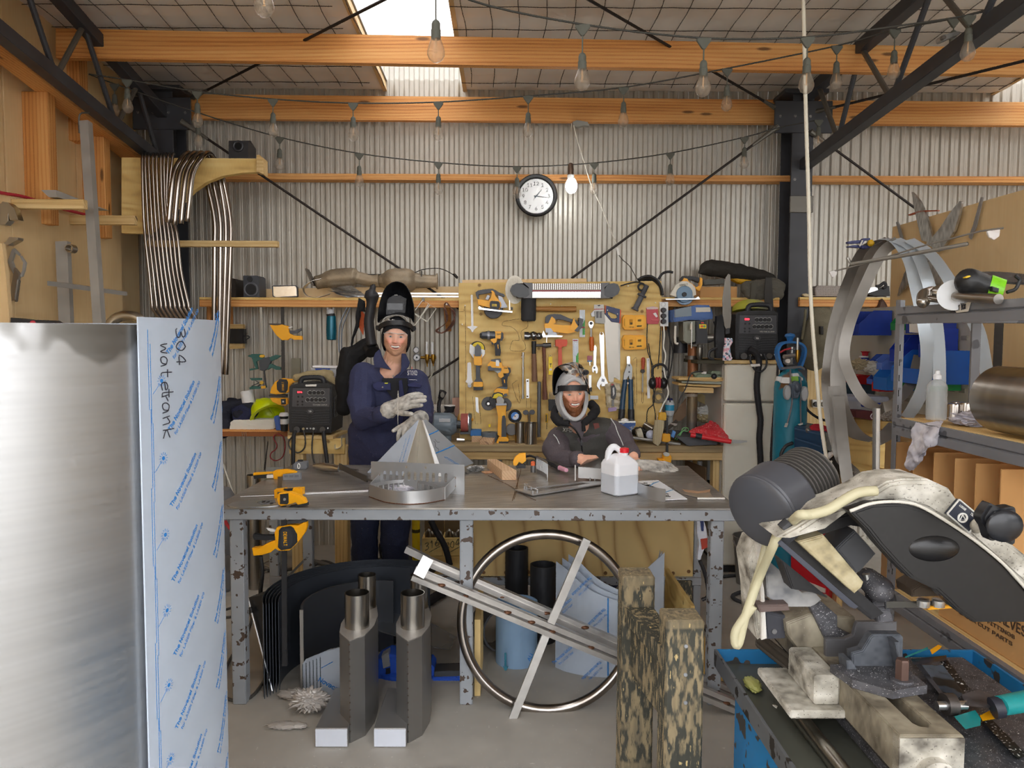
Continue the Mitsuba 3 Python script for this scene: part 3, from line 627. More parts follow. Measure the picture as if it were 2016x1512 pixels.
A('top_face',hexa([pt(x,y,Yv)+(0,0,dz) for x,y,Yv in ((698,295,3.93),(925,312,3.93),(925,205,4.3),(790,225,4.3)) for dz in (0,-.003)]),C('#6f6d6b',.22,1.0),False)
A('upright_edge',hexa([pt(x,y,Yv)+(dx,0,0) for x,y,Yv in ((668,280,3.9),(668,435,3.85)) for dx in (-.004,.004)]+[pt(672,290,4.0),pt(672,430,4.0)]),C('#c9c9c7',.4,.6),False)
TH('rectangular_frame','flat rectangular steel frame with pegs lying in the middle of the welding table','steel frame')
fo,fi='65,522 245,572 925,465 925,430 690,425','160,508 285,538 820,455 700,440'
A('frame',flat('65,522 245,575 925,468 930,440 745,440',.911,.005,0,['150,518 285,545 820,460 745,450']),stl,False)
for x,y in ((165,525),(185,528),(230,530),(815,440),(862,438),(245,570),(290,562)):a=tp(x,y,.908);A('peg',rod(a,a+(0,0,.018),.004,8),stl)
A('wire_hook',tub('300,530 220,500 170,480 165,465 195,470',[3.72,3.76,3.8,3.82,3.8],.004),C('#d5d5d5',.3,.9))
O('tie_wire','loose thin wires lying beside the flat steel frame','wire',[sweep(crom([tp(x,y,.903) for x,y in s],5),.0012,5) for s in (((45,630),(75,520),(110,400),(130,320)),((278,630),(150,570),(0,475),(-200,380)),((60,620),(95,480),(100,340)))],C('#6a4e36',.4,.8))
TH('plastic_jug','half-full white plastic jug with a red cap on the welding table','jug')
P0=np.array([pt(1105,560,3.66)[0],3.66,.9]);
def rsec(a,b,r,z,n=5):
 o=[]
 for sx,sy,t0 in ((1,1,0),(-1,1,90),(-1,-1,180),(1,-1,270)):
  for k in range(n):t=math.radians(t0+90*k/(n-1));o.append((sx*(a-r)+r*math.cos(t),sy*(b-r)+r*math.sin(t),z))
 return o
def loft(secs,cap=True):
 n=len(secs[0]);v=np.array(secs).reshape(-1,3);f=[]
 for i in range(len(secs)-1):
  for j in range(n):A_,B_,C_,D_=i*n+j,i*n+(j+1)%n,(i+1)*n+(j+1)%n,(i+1)*n+j;f+=[(A_,B_,C_),(A_,C_,D_)]
 if cap:
  v=np.vstack([v,v[:n].mean(0),v[-n:].mean(0)]);k=len(v)-2
  for j in range(n):f+=[(k,(j+1)%n,j),(k+1,(len(secs)-1)*n+j,(len(secs)-1)*n+(j+1)%n)]
 return trimesh.Trimesh(v,f,process=False)
jr=RZ(28)
MAT('jugpl',PR('#e6e8ec',.35,specular=.5));MAT('jugliq',PR('#c3c8d0',.35))
A('body',mv(loft([rsec(.062,.062,.02,0),rsec(.07,.07,.022,.008),rsec(.07,.07,.022,.098)]),P0,jr),'mat_jugliq',40,label='lower body with liquid showing through')
A('shoulder',mv(loft([rsec(.07,.07,.022,.098),rsec(.07,.07,.022,.143),rsec(.062,.062,.022,.162),rsec(.036,.036,.02,.186),rsec(.026,.026,.018,.192)]),P0,jr),'mat_jugpl',40)
A('handle',sweep(crom([P0+v for v in np.array([(-.058,.0,.15),(-.056,0,.19),(-.04,0,.22),(-.018,0,.222),(.012,0,.195)])],5),[.014]*6+[.0165]*9+[.014]*6,12),'mat_jugpl',True)
A('neck',lathe([(.018,0),(.018,.02)],20,(P0[0]+.02,3.65,.9+.185)),'mat_jugpl')
A('cap',lathe([(0,-.012),(.022,-.012),(.0225,.006),(.02,.009),(0,.009)],28,(P0[0]+.02,3.65,.9+.212)),C('#d8202c',.4))
TH('notched_plate','white-coated sheet with black notches lying right of the plastic jug','sheet')
A('sheet',flat('1260,440 1490,428 1780,615 1560,625 1545,520',.906,.003),C('#dfe2e6',.4),False)
[A('notch',flat(f'{x},{y} {x + w},{y + 2} {x + w},{y + 8} {x},{y + 7}',.9068,.0006),C('#26282b',.6)) for x,y,w in ((1345,455,40),(1370,472,45),(1395,488,50),(1430,505,50),(1480,516,40),(1560,560,35),(1565,575,35),(1565,587,50))]
A('blue_print',[flat('1400,490 1440,455 1500,440 1500,446 1450,462 1410,492',.9068,.0006),flat('1560,545 1640,520 1640,526 1565,553',.9068,.0006)],C('#6f9cc8',.6))
TH('curved_strip','curved strip of bright steel standing on edge in front of the notched sheet','steel strip')
cv=crom([tp(x,y) for x,y in ((1278,570),(1360,608),(1460,632),(1562,648))],5)
A('strip_wall',sweep(np.array([p+(0,0,.03) for p in cv]),1.0,prof=[(-.001,-.03),(.001,-.03),(.001,.03),(-.001,.03)],up=np.array([0,0,1.0])),stl)
TH('clear_disc','clear acrylic sheet with a straight white edge at the right end of the welding table','acrylic sheet')
A('sheet',flat('1650,490 1680,465 1780,455 1900,455 2060,600 1900,605 1720,560 1660,520',.905,.003),MAT('acryl',PR('#8d8680',.08,.2,clearcoat=1.0)),False)
A('white_edge',flat('1880,600 2150,600 2155,612 1880,612',.907,.004),C('#f2f2f0',.4),False)
A('brown_card',flat('1730,520 1900,540 2010,520 2005,545 1880,560 1760,545',.9062,.001),C('#a58468',.7),False)
#  the two men
def head_mesh(c,R,wide=1.0):
 m=trimesh.creation.icosphere(5,1.0);d=np.asarray(m.vertices);x,y,z=d.T
 P=d*(.077*wide,.096,.118);X,Y_,Z_=P.T.copy()
 low=np.clip(-z,0,1);X=X*(1-.30*low**1.6);Y_=np.where(y>0,Y_*(1-.35*low),Y_)
 X=X*(1-.06*np.clip(z-.5,0,1))
 fr_=np.clip(-y*2.2,0,1)
 g=lambda cx,cz,sx,s2:np.exp(-((X-cx)/sx)**2-((Z_-cz)/s2)**2)
 gm=lambda cx,cz,sx,s2:g(cx,cz,sx,s2)+g(-cx,cz,sx,s2)
 n=np.exp(-(X/.0125)**2)*np.where(Z_>-.022,np.clip(1-(Z_+.022)/.055,0,1)**1.1,np.exp(-((Z_+.022)/.008)**2))*.026
 n+=gm(.011,-.024,.007,.007)*.008
 zm=-.053+7*X**2;op=np.exp(-((Z_-zm)/.0085)**2)*(np.abs(X)<.034)*np.clip((.034-np.abs(X))/.012,0,1)
 dsp=n-.011*gm(.031,.012,.013,.010)+.006*gm(.03,.031,.02,.008)+.010*gm(.043,-.022,.018,.018)-.010*op+.004*np.exp(-((Z_-zm+.014)/.006)**2)*(np.abs(X)<.03)+.010*g(0,-.098,.02,.014)-.004*gm(.032,-.045,.006,.02)
 Y_=Y_-dsp*fr_
 m.vertices=np.stack([X,Y_,Z_],1) @ R.T+c;return m
def head_color(v,c,R,skin,blush,beard,brow,stubble):
 L=(v-c) @ R;x,y,z=L.T;col=np.tile(skin,(len(v),1)).astype(float)
 near=(np.linalg.norm(L/(.1,.13,.14),axis=1)<1.15);f=near&(y<.01)
 def put(w,k):col[:]=col*(1-w[:,None])+np.asarray(k)*w[:,None]
 g=lambda cx,cz,sx,s2:np.exp(-((x-cx)/sx)**2-((z-cz)/s2)**2)*f
 put(np.clip(.75*(g(.044,-.02,.022,.02)+g(-.044,-.02,.022,.02)+.8*g(0,-.02,.014,.016)),0,1),blush)
 nz=meshkit.fbm(v*170,3)
 zm=-.053+7*x**2
 be=f*np.clip((-.036-z+6*np.clip(np.abs(x)-.03,0,1)**1.0*.25)/.012,0,1)*np.clip((np.hypot(x/.03,(z-zm)/.013)-1)*4,0,1)
 put(np.clip(be*beard*(.55+.9*nz),0,1),stubble)
 put(g(.031,.029,.016,.0045)*.8+g(-.031,.029,.016,.0045)*.8,brow)
 lip=f*(np.hypot(x/.031,(z-zm)/.0125)<1)*1.0;put(lip*.7,lin('#c06a62'))
 mouth=f*(np.hypot(x/.026,(z-zm)/.0075)<1)*1.0;put(mouth*.9,lin('#5a1f1f'))
 put(np.clip(g(.031,.010,.015,.006)+g(-.031,.010,.015,.006),0,1)*.35,lin('#8a4a3c'))
 return col
def hand(w,d,n,side,s=1.0,curl=(12,18,24,30),spread=7,thumb=38,r=.0088,tcurl=10):
 """w wrist, d finger direction, n back of the hand, side +1/-1 of the thumb; returns bones"""
 d=np.asarray(d,float);d/=np.linalg.norm(d);n=np.asarray(n,float);n-=d*(n @ d);n/=np.linalg.norm(n);t=np.cross(d,n)*side
 P=lambda a,b,c:w+(d*a+t*b+n*c)*s
 B=[[(P(.0,.016,0),.019*s),(P(0,-.016,0),.019*s),(P(.085,.034,0),.0125*s),(P(.085,-.034,-.003),.0115*s),(P(.09,.01,.003),.012*s)]]
 for i,(o,L) in enumerate(((.033,.072),(.011,.08),(-.012,.074),(-.033,.058))):
  a=math.radians(spread*(1.4-i));dd=d*math.cos(a)+t*math.sin(a);p=P(.087,o,0);k=math.radians(curl[i]);ang=0;rr=r*s*(1,1.03,1,.9)[i];ch=[(p,rr*1.15)]
  for j,fL in enumerate((.45,.32,.23)):
   ang+=k;p=p+(dd*math.cos(ang)-n*math.sin(ang))*L*fL*s;ch.append((p,rr*(1.04,.97,.85)[j]))
  B+=chain(*ch)
 a=math.radians(thumb);dd=d*math.cos(a)+t*math.sin(a);p0=P(.022,.026,-.006);p1=p0+dd*.042*s;a2=math.radians(thumb-tcurl);dd=d*math.cos(a2)+t*math.sin(a2);p2=p1+dd*.034*s;p3=p2+dd*.026*s
 return B+chain((p0,.015*s),(p1,.0125*s),(p2,.011*s),(p3,.009*s))
def eyes(c,R,iris,key):
 for sx in (-1,1):
  e=trimesh.creation.icosphere(3,1.0);v=np.asarray(e.vertices)*(.0125,.0115,.0046);cc=np.where((np.hypot(v[:,0],v[:,2]*1.0)<.0052)[:,None]&(v[:,1]<0)[:,None],lin(iris),lin('#c9c0ba'))
  cc=np.where((np.hypot(v[:,0],v[:,2])<.0024)[:,None]&(v[:,1]<0)[:,None],[.01,.01,.01],cc)
  e.vertices=(v+(sx*.031,-.0775,.0105)) @ R.T+c;A('eye',e,'mat_vcol',True,parent=key,color=cc)
def teeth(c,R,key):
 x=np.linspace(-.023,.023,15);p=np.stack([x,-.0945+12*x**2,-.0505+7*x**2],1) @ R.T+c
 A('teeth',sweep(p,1.0,prof=[(-.0035,-.0042),(.0035,-.0042),(.0035,.0042),(-.0035,.0042)],up=R[:,2]),C('#e9e5dc',.25),True,parent=key)
def person(label,bones,hands,hc,HR,beard,brow,stub,skin,blush,wide=1.0):
 k=TH('person',label,'person');labels.pop(k)
 m=man(body(bones,.022,6))+man(head_mesh(hc,HR,wide))
 for h in hands:m=m+man(body(h,.004,5,12))
 t=tm(m);v=np.asarray(t.vertices)
 scene[k]=mikit.ply(t,'mat_vcol',smooth=True,color=head_color(v,hc,HR,lin(skin),lin(blush),beard,lin(brow),lin(stub)))
 labels[k]={'label':label,'category':'person'};_cur[0]=k;return k
def shell(c,R,s,keep):
 m=trimesh.creation.icosphere(5,1.0);v=np.asarray(m.vertices)*s;fc=v[m.faces].mean(1);m=trimesh.Trimesh(v,m.faces[keep(fc)],process=False)
 m.remove_unreferenced_vertices();m.vertices=np.asarray(m.vertices) @ R.T+c;return m
Z(0,0,2016)
J=at
#  standing man
HR1=RZ(6) @ RX(3) @ RY(3);hc1=J(780,665,4.74)
sR,sL=J(716,738,4.86),J(818,752,4.86);eR,wR=J(714,826,4.66),J(766,812,4.46);eL,wL=J(834,826,4.72),J(826,826,4.46)
hipR,hipL=J(722,945,4.92),J(785,945,4.92);kR,kL=J(716,1062,4.86),J(776,1062,4.86)
def foot(x,Y):a=J(x,1170,Y);return np.array([a[0],Y,.09])
fR,fL=foot(722,4.92),foot(782,4.92)
def torso(f=1.0,d=0):return [[(sR+(.05,0,-.04),.085*f),(sL+(-.05,0,-.04),.085*f),(J(762,830,4.9),.13*f),(J(722,850,4.9),.10*f),(J(798,850,4.9),.10*f)],
                           [(J(720,850,4.9),.105*f),(J(800,850,4.9),.105*f),(J(722,930,4.93),.105*f),(J(790,930,4.93),.105*f),(J(758,890,4.86),.13*f)]]
neck=[(hc1+(.0,.02,-.07),.062),(J(766,738,4.84),.068)]
b1=torso(.93)+[neck,[(sR,.06),(sL,.06),(J(768,752,4.86),.08)]]+chain((sR,.06),(eR,.045),(wR,.034))+chain((sL,.06),(eL,.045),(wL,.034))+chain((hipR,.085),(kR,.058),(fR,.042))+chain((hipL,.085),(kL,.058),(fL,.042))
m1=person('standing man in a navy work shirt and leather gloves under a raised black welding helmet',b1,[],hc1,HR1,.5,'#9a6a4a','#a8794a','#f0bea6','#e98f7b',1.13)
eyes(hc1,HR1,'#6a8aa0',m1);teeth(hc1,HR1,m1)
sh=torso(1.06)+[[(sR+(-.005,0,-.01),.083),(J(760,765,4.88),.11),(sL+(.005,0,-.01),.083)]]+[[(sR,.085),(J(708,790,4.75),.075),(eR,.066)],[(eR,.068),(wR+(eR-wR)*.12,.053)],[(sL,.082),(J(832,795,4.78),.068),(eL,.062)],[(eL,.062),(wL+(eL-wL)*.3,.05)]]
st=body(sh,.02,5);st=bump(sub_long(st,.012),.010,11,3,(1,1,1.3))
A('shirt',st,'mat_navy',True,label='navy long-sleeved work shirt',parent=m1)
shk=m1+'__shirt'
A('undershirt',plate('752,745 800,745 803,764 790,800 778,792 760,768',4.74,.05,.004),C('#25262a',.9),parent=m1,label='black undershirt')
Z(640,530,300)
A('collar',[plate('715,1060 660,1110 635,1180 650,1300 740,1305 865,1330 790,1240 745,1150',4.715,.03,.006),plate('1010,1115 1060,1120 1115,1240 1100,1290 985,1420 1005,1300',4.715,.03,.006)],'mat_navy',parent=m1)
Z(640,720,300)
for s in ('632,250 690,215 860,232 865,320 690,330 640,290','1085,250 1180,215 1272,260 1262,288 1100,275'):A('pocket_flap',plate(s,4.705,.03,.004),C('#30345a',.9),parent=m1)
A('pocket_tag',plate('788,226 828,224 828,238 788,240',4.702,.01),C('#c9c93a',.6),False,parent=m1)
A('placket',plate('975,200 1010,190 1040,400 1030,800 1000,960 975,800 985,400',4.70,.03,.003),C('#2c3054',.9),parent=m1)
for x,y in ((900,140),(1010,615),(1012,780),(783,660),(838,698),(760,284)):A('button',disc(x,y,4.66 if y>600 else 4.69,11,.006,14),C('#8a8a84',.4,.4),parent=m1)
for x,ch in zip((1100,1125,1152,1182,1208),'STOKD'):A('logo_letter',word(ch,x,95,4.70,60,True,0,20),C('#c9c9cc',.7),False,parent=m1)
A('logo_flame',plate('1148,12 1155,30 1150,42 1142,30',4.70,.004),C('#d0402e',.6),False,parent=m1)
A('logo_line',plate('1110,182 1215,185 1215,190 1110,187',4.70,.004),C('#c9c9cc',.7),False,parent=m1)
A('cuff',[rod(wR+(eR-wR)*.34,wR+(eR-wR)*.06,.058,16,.05)],'mat_navy',True,parent=m1)
tr=[[(hipR,.115),(hipL,.115),(J(722,925,4.93),.105),(J(790,925,4.93),.105)]]+chain((hipR,.11),(kR,.088),(fR+(0,0,.0),.086))+chain((hipL,.11),(kL,.088),(fL+(0,0,0),.086))
Z(0,0,2016)
tm_=body(tr,.02,5);tm_=bump(sub_long(tm_,.014),.016,9,8)
tm_.vertices[:,2]=np.maximum(tm_.vertices[:,2],.035)
A('trousers',tm_,'mat_trouser',True,parent=m1,label='dark navy work trousers')
for f in (fR,fL):A('boot',body([[(f+(0,.03,-.045),.042),(f+(0,-.11,-.05),.04),(f+(.0,-.19,-.055),.034),(f+(0,0,.05),.05)]],.015,4),C('#2a2624',.6),True,parent=m1)
gd=J(833,776,4.38)-J(776,800,4.46)
g1=hand(J(773,803,4.455),gd,(0.35,-.75,.75),1,1.32,(4,8,14,20),8,36,.0098)
A('glove',body(g1+[[(J(765,808,4.46),.052),(J(779,799,4.45),.04)]],.004,4,12),'mat_glovelea',True,parent=m1,label='grey leather work glove held open in the air')
g2=hand(J(822,824,4.44),J(806,838,4.34)-J(824,822,4.44),(-.3,-.5,.8),1,1.25,(22,28,32,36),4,30,.0105)
A('glove',body(g2+[[(J(828,824,4.47),.05),(J(818,828,4.42),.042)]],.004,4,12),'mat_glovelea',True,parent=m1,label='grey leather work glove resting on the hood')
A('beanie',shell(hc1,HR1,np.array((.09,.108,.133)),lambda f:~((f[:,1]<-.02)&(f[:,2]<.062-7*f[:,0]**2)&(np.abs(f[:,0])<.072))&~((f[:,2]<-.085)&(f[:,1]<.02))),C('#17181d',.9),True,parent=m1,label='black knitted cap covering ears and neck')
Z(640,530,300)
A('safety_glasses',[plate('775,850 840,840 930,850 935,905 880,925 800,905',4.618,.003),plate('965,860 1040,850 1090,870 1085,905 1030,925 970,910',4.618,.003)],'mat_glass',False,parent=m1,label='clear safety glasses')
A('glasses_frame',tub('772,848 850,838 935,850 965,858 1040,848 1092,868',[4.66,4.63,4.617,4.617,4.63,4.66],.0016,6),C('#c9cdd0',.3),parent=m1)
hb=A('welding_helmet',[],BLK,parent=m1) if False else None
def bowl(outline,Yr,dep,t=.006,n=10):
 """a shell whose rim is the traced outline at depth Yr, bulging dep metres away from the viewer"""
 rim=pts(outline,Yr);rim=crom(rim,4,True);c=rim.mean(0);secs=[]
 for i in range(n+1):a=i/n*math.pi/2*.96;secs.append(c+(rim-c)*math.cos(a)**.8+np.array([0,dep*math.sin(a),0]))
 o=[c+(s-c)*1.04+(0,.004+dep*.04*(i/n),0) for i,s in enumerate(secs)]
 return loft(o[::-1]+[s for s in secs],True)
hk=A('welding_helmet',bowl('705,700 708,560 740,400 790,270 850,205 935,172 1030,195 1100,280 1150,420 1172,560 1165,700 1120,640 940,590 770,640',4.66,.17),C('#1b1c1f',.35),True,parent=m1,label='raised black welding helmet seen from inside')
A('filter_frame',plate('795,390 860,370 900,345 990,345 1030,368 1075,390 1060,560 1050,605 800,600',4.775,.05,.008),C('#1e1f22',.45),parent=hk)
A('filter_window',plate('818,450 1030,452 1028,540 822,538',4.77,.02,.002),C('#050506',.12),False,parent=hk)
for x in (855,910,965):A('filter_button',disc(x,575,4.773,18,.008,14),C('#3a3b3e',.5),parent=hk)
A('filter_label',plate('918,335 958,335 958,350 918,350',4.768,.01),C('#8a8a86',.5),False,parent=hk)
A('headband',sweep(crom([pt(x,y,Yv) for x,y,Yv in ((715,790,4.78),(735,755,4.68),(830,712,4.615),(940,704,4.605),(1040,712,4.62),(1130,755,4.69),(1158,800,4.79))],6),1.0,prof=[(-.006,-.014),(.006,-.014),(.006,.014),(-.006,.014)],up=np.array([0,0,1.0])),C('#202124',.5),parent=hk)
A('crown_strap',tub('750,705 800,640 900,608 1000,612 1070,650 1105,715',[4.66,4.66,4.67,4.67,4.66,4.66],.004,6),C('#9a9a94',.5),parent=hk)
for x,y in ((712,775),(1155,785)):A('pivot_knob',rod(pt(x,y,4.74),pt(x+(-25 if x<900 else 25),y,4.73),.016,14),C('#2c2d30',.4),parent=hk)
A('cap_logo',[plate(f'{825 + i * 24},{690 - i * 8} {845 + i * 24},{660 + (i % 2) * 10} {865 + i * 20},{680 - i * 5} {850 + i * 18},{700 - i * 3}',4.618,.006) for i in range(4)],C('#cfcfca',.7),False,parent=m1)
#  sitting man
Z(0,0,2016)
HR2=RZ(7) @ RX(4) @ RY(-4);hc2=J(1126,776,4.66)
sR,sL=J(1100,862,4.80),J(1200,846,4.82);eR,wR=J(1102,906,4.5),J(1143,903,4.36);eL,wL=J(1236,886,4.66),J(1247,898,4.40)
pel=np.array([J(1155,900,4.9)[0],5.0,.52])
kn=[pel+(s*.14,-.14,-.43) for s in (-1,1)];ft=[pel+(s*.13,.22,-.45) for s in (-1,1)]
tor=lambda f:[[(sR+(.04,.0,-.03),.08*f),(sL+(-.04,0,-.03),.08*f),(J(1130,920,4.86),.11*f),(J(1180,920,4.86),.11*f)],[(J(1130,920,4.86),.12*f),(J(1180,920,4.86),.12*f),(pel+(-.06,0,0),.12*f),(pel+(.06,0,0),.12*f)]]
b2=tor(.9)+[[(hc2+(.01,.02,-.07),.058),(J(1140,838,4.76),.066)],[(sR,.055),(sL,.055),(J(1142,845,4.8),.07)]]+chain((sR,.055),(eR,.042),(wR,.03))+chain((sL,.055),(eL,.042),(wL,.03))
for s in (0,1):b2+=chain((pel+((-1,1)[s]*.08,0,0),.085),(kn[s],.055),(ft[s],.04))
hA=hand(J(1142,904,4.365),(.93,-.55,.05),(-.2,-.35,.9),1,.98,(48,52,56,58),4,50,.0086,-8)
hB=hand(J(1246,901,4.40),(.5,-.8,-.5),(.45,-.15,.9),-1,1.0,(20,24,26,30),5,30)
m2=person('smiling man in a dark vest and grey hood leaning on the welding table',b2,[hA,hB],hc2,HR2,.95,'#8a5a3e','#8a5533','#ecb79c','#dd8a72',1.08)
eyes(hc2,HR2,'#8aa0aa',m2);teeth(hc2,HR2,m2)
A('hood',shell(hc2+(0,.02,-.015),HR2,np.array((.102,.12,.165)),lambda f:~((f[:,1]<-.0)&(np.hypot(f[:,0]/.074,(f[:,2]+.005)/.118)<1))&(f[:,2]>-.15)),'mat_hoodie',True,parent=m2,label='pale grey hood framing the face')
hr=np.arange(32)*2*np.pi/32
A('hood_rim',sweep((np.stack([.078*np.cos(hr),-.075-.03*np.cos(hr)**2*0+.03*np.cos(hr)**2,-.02+.122*np.sin(hr)],1)) @ HR2.T+hc2+(0,.004,0),.013,10,True),'mat_hoodie',True,parent=m2)
sl=[[(sR,.07),(J(1088,885,4.66),.066),(eR,.06)],[(eR,.06),(wR+(eR-wR)*.15,.046)],[(sL,.072),(J(1225,862,4.74),.064),(eL,.058)],[(eL,.058),(wL+(eL-wL)*.1,.044)]]
mm=body(sl+[[(sR,.07),(J(1142,860,4.82),.1),(sL,.07)]],.018,5);A('sleeves',bump(sub_long(mm,.011),.009,13,4),'mat_sleeve',True,parent=m2,label='purple-grey sweatshirt sleeves')
Z(1040,700,300)
for s,Ys in (('335,1045 380,1100 420,1190 455,1280 500,1310',[4.66,4.6,4.56,4.5,4.46]),('1090,830 1150,920 1180,1010 1230,1120 1260,1200',[4.72,4.69,4.66,4.62,4.6])):A('piping',tub(s,Ys,.0028,6),C('#c9c9c9',.6),parent=m2)
A('cuff',[rod(wR+(eR-wR)*.25,wR+(eR-wR)*.02,.05,16,.044)],'mat_sleeve',True,parent=m2)
vm=body(tor(1.03)+[[(sR+(.02,0,.0),.078),(at(1142,850,4.82),.1),(sL+(-.02,0,0),.078)]],.02,5)
A('vest',bump(sub_long(vm,.012),.008,11,6),'mat_vest',True,parent=m2,label='dark grey work vest')
A('vest_collar',[sweep(crom([pt(x,y,Yv) for x,y,Yv in ((365,700,4.74),(345,790,4.68),(420,880,4.62),(540,900,4.6))],6),[.022]*7+[.03]*6+[.02]*6,10),sweep(crom([pt(x,y,Yv) for x,y,Yv in ((830,640,4.78),(890,720,4.72),(840,800,4.64),(740,900,4.6),(735,1000,4.6))],6),[.03]*13+[.022]*6+[.012]*6,10)],C('#1d1d1f',.9),True,parent=m2,label='black raised vest collar')
A('sweatshirt_front',plate('540,870 640,880 740,850 745,1000 710,1110 650,1010',4.615,.04,.006),C('#5a5357',.9),parent=m2)
A('zip',tub('480,890 600,960 680,1080 705,1180 715,1300',[4.6,4.59,4.6,4.6,4.6],.005,6),C('#111214',.5),parent=m2)
A('zip_pull',plate('695,1115 715,1115 720,1190 690,1190',4.585,.008,.002),C('#2a2b2d',.4),parent=m2)
A('vest_logo',plate('860,900 930,895 945,950 880,975',4.625,.02),C('#6a3a34',.8),parent=m2);A('vest_lettering',word('XFD',520,985,4.60,50,True,-4),C('#77756e',.7),False,parent=m2)
Z(0,0,2016)
lg=[]
for s in (0,1):lg+=chain((pel+((-1,1)[s]*.08,0,0),.105),(kn[s],.075),(ft[s],.06))
A('trousers',body(lg,.022,5),'mat_trouser',True,parent=m2)
Z(1040,700,300)
hk=A('welding_helmet',bowl('400,480 345,520 330,420 330,300 350,200 400,150 500,120 590,150 680,230 750,330 790,420 810,510 780,480 740,420 600,330 450,380',4.60,.2),C('#1a1b1d',.4),True,parent=m2,label='raised helmet with a patterned outer shell')
out=[pt(x,y,Yv) for x,y,Yv in ((395,150,4.62),(470,110,4.66),(570,85,4.70),(650,92,4.72),(700,120,4.73),(760,200,4.72),(790,320,4.7),(805,420,4.66),(808,505,4.62),(770,400,4.6),(720,290,4.59),(640,190,4.59),(540,130,4.59))]
MAT('helmpat',PR(proc(lambda p,n,uv:rampc(['#26262a','#8d8b88','#c9c5bd','#b07a3c','#3b4a5a'],mikit.voronoi(p.x*60+p.y*30,p.z*60)[2])),.35))
A('patterned_shell',hexa(out),'mat_helmpat',True,parent=hk)
A('filter_frame',plate('510,210 620,205 690,240 700,290 520,285',4.72,.03,.003),C('#0c0c0d',.2),parent=hk)
for i in range(3):A('filter_bar',tub(f'515,{225 + i * 18} 690,{228 + i * 20}',4.715,.0015,5,1),C('#55565a',.4),parent=hk)
A('headband',sweep(crom([pt(x,y,Yv) for x,y,Yv in ((395,470,4.68),(405,440,4.6),(480,432,4.54),(580,428,4.525),(690,428,4.54),(760,430,4.6),(790,460,4.68))],6),1.0,prof=[(-.005,-.017),(.005,-.017),(.005,.017),(-.005,.017)],up=np.array([0,0,1.0])),BLK,parent=hk)
A('pivot_knob',rod(pt(755,215,4.66),pt(775,225,4.64),.015,14),C('#333438',.4),parent=hk)
ORD=['first','second','third','fourth','fifth','sixth','seventh','eighth','ninth','tenth','eleventh','twelfth']
#  left wall:arms,tubes,bars
def arm(lab,px_end,y0,y1,Y,X0=XL+.01,d=.045,mat='mat_pineX'):
 e,f=at(px_end,y0,Y),at(px_end,y1,Y)
 O('timber_bracket',lab,'timber bracket',box(X0,e[0],Y,Y+d,f[2],e[2],.003),mat,30)
Z(0,0,2016)
arm('nearer timber arm sticking out of the left wall with a steel offcut on it',164,392,411,4.30)
arm('timber arm sticking out of the left wall behind the upright steel bar',264,424,442,4.86)
arm('thin timber arm crossing the long bent tubes in the left corner',546,474,486,5.42,-2.52,.05)
O('steel_offcut','grey channel offcut lying on the nearer timber arm of the left wall','offcut',[hexa([at(x,y,Yv) for x,y,Yv in ((81,374,4.27),(110,374,4.27),(112,388,4.27),(96,388,4.27),(118,377,4.5),(215,415,4.75),(180,415,4.75))])],'mat_mill',False)
O('red_hose','red hose running along the left wall behind the timber arms','hose',sweep(crom([at(x,y,Yv) for x,y,Yv in ((-60,362,3.97),(0,379,4.2),(50,388,4.42),(110,408,4.7),(175,424,5.0))],4),.009,8),C('#b22c3a',.5),True)
def leanbar(name,lab,a,b,w,d,cat='steel bar'):
 a,b=np.asarray(a),np.asarray(b);return O(name,lab,cat,sweep(np.array([a,b]),1.0,prof=[(-w/2,-d/2),(w/2,-d/2),(w/2,d/2),(-w/2,d/2)],up=np.array([0,1.0,0])),'mat_mill',30)
leanbar('steel_bar','tall square steel tube leaning upright against the left wall',at(169,240,4.55),at(196,640,4.45),.05,.05)
A('hook',tub('156,262 157,226 176,222',4.6,.005),C('#5b5853',.5,.6))
TH('steel_hanger','steel post with a cross bar and a short pipe socket hanging on the left wall','steel bracket')
A('post',sweep(np.array([at(124,476,4.62),at(131,642,4.6)]),1.0,prof=[(-.035,-.02),(.035,-.02),(.035,.02),(-.035,.02)],up=np.array([0,1.0,0])),'mat_mill')
A('cross_bar',hexa([at(x,y,Yv)+(0,dy,0) for x,y,Yv in ((93,553,4.3),(93,562,4.3),(125,556,4.45),(246,574,4.9),(246,582,4.9)) for dy in (0,.03)]),'mat_mill')
A('socket',mv(lathe([(.026,-.02),(.026,.03),(.02,.03),(.02,-.02)],20),at(141,490,4.57),RX(90)),'mat_stain')
TH('locking_pliers','steel locking C-clamp pliers hanging on the left wall','pliers');Z(0,340,300,1269)
A('upper_jaw',plate('60,740 95,640 115,628 165,680 150,690 122,665 100,735 120,790 110,850 85,800',4.25,.014,.003),'mat_mill');A('lower_jaw',plate('158,690 175,690 215,750 205,810 185,865 160,870 180,820 190,750',4.255,.012,.003),'mat_mill')
A('handle',plate('120,790 165,850 150,890 125,1060 75,1070 75,1040 95,900',4.245,.02,.004),C('#b3b1ad',.25,.9));A('handle_lever',plate('140,870 160,900 135,1075 120,1075',4.25,.014,.003),C('#8e8b86',.3,.9))
O('curved_offcut','curved sheet offcut hooked on the left wall above the small one','offcut',plate('-40,300 20,240 70,250 120,300 150,392 80,395 70,340 70,400 40,432 -40,436',4.2,.05,.002),'mat_stain')
O('curved_offcut','small curled sheet offcut sticking out of the left wall','offcut',plate('12,595 50,575 75,535 150,540 145,560 110,580 60,605',4.2,.05,.002),'mat_stain')
Z(0,500,300,1269)
O('wall_board','pale upright board at the far left edge behind the steel tank','board',plate('-60,-90 15,-90 45,150 75,500 78,680 -60,680',4.12,.03,.002),'mat_plypale')
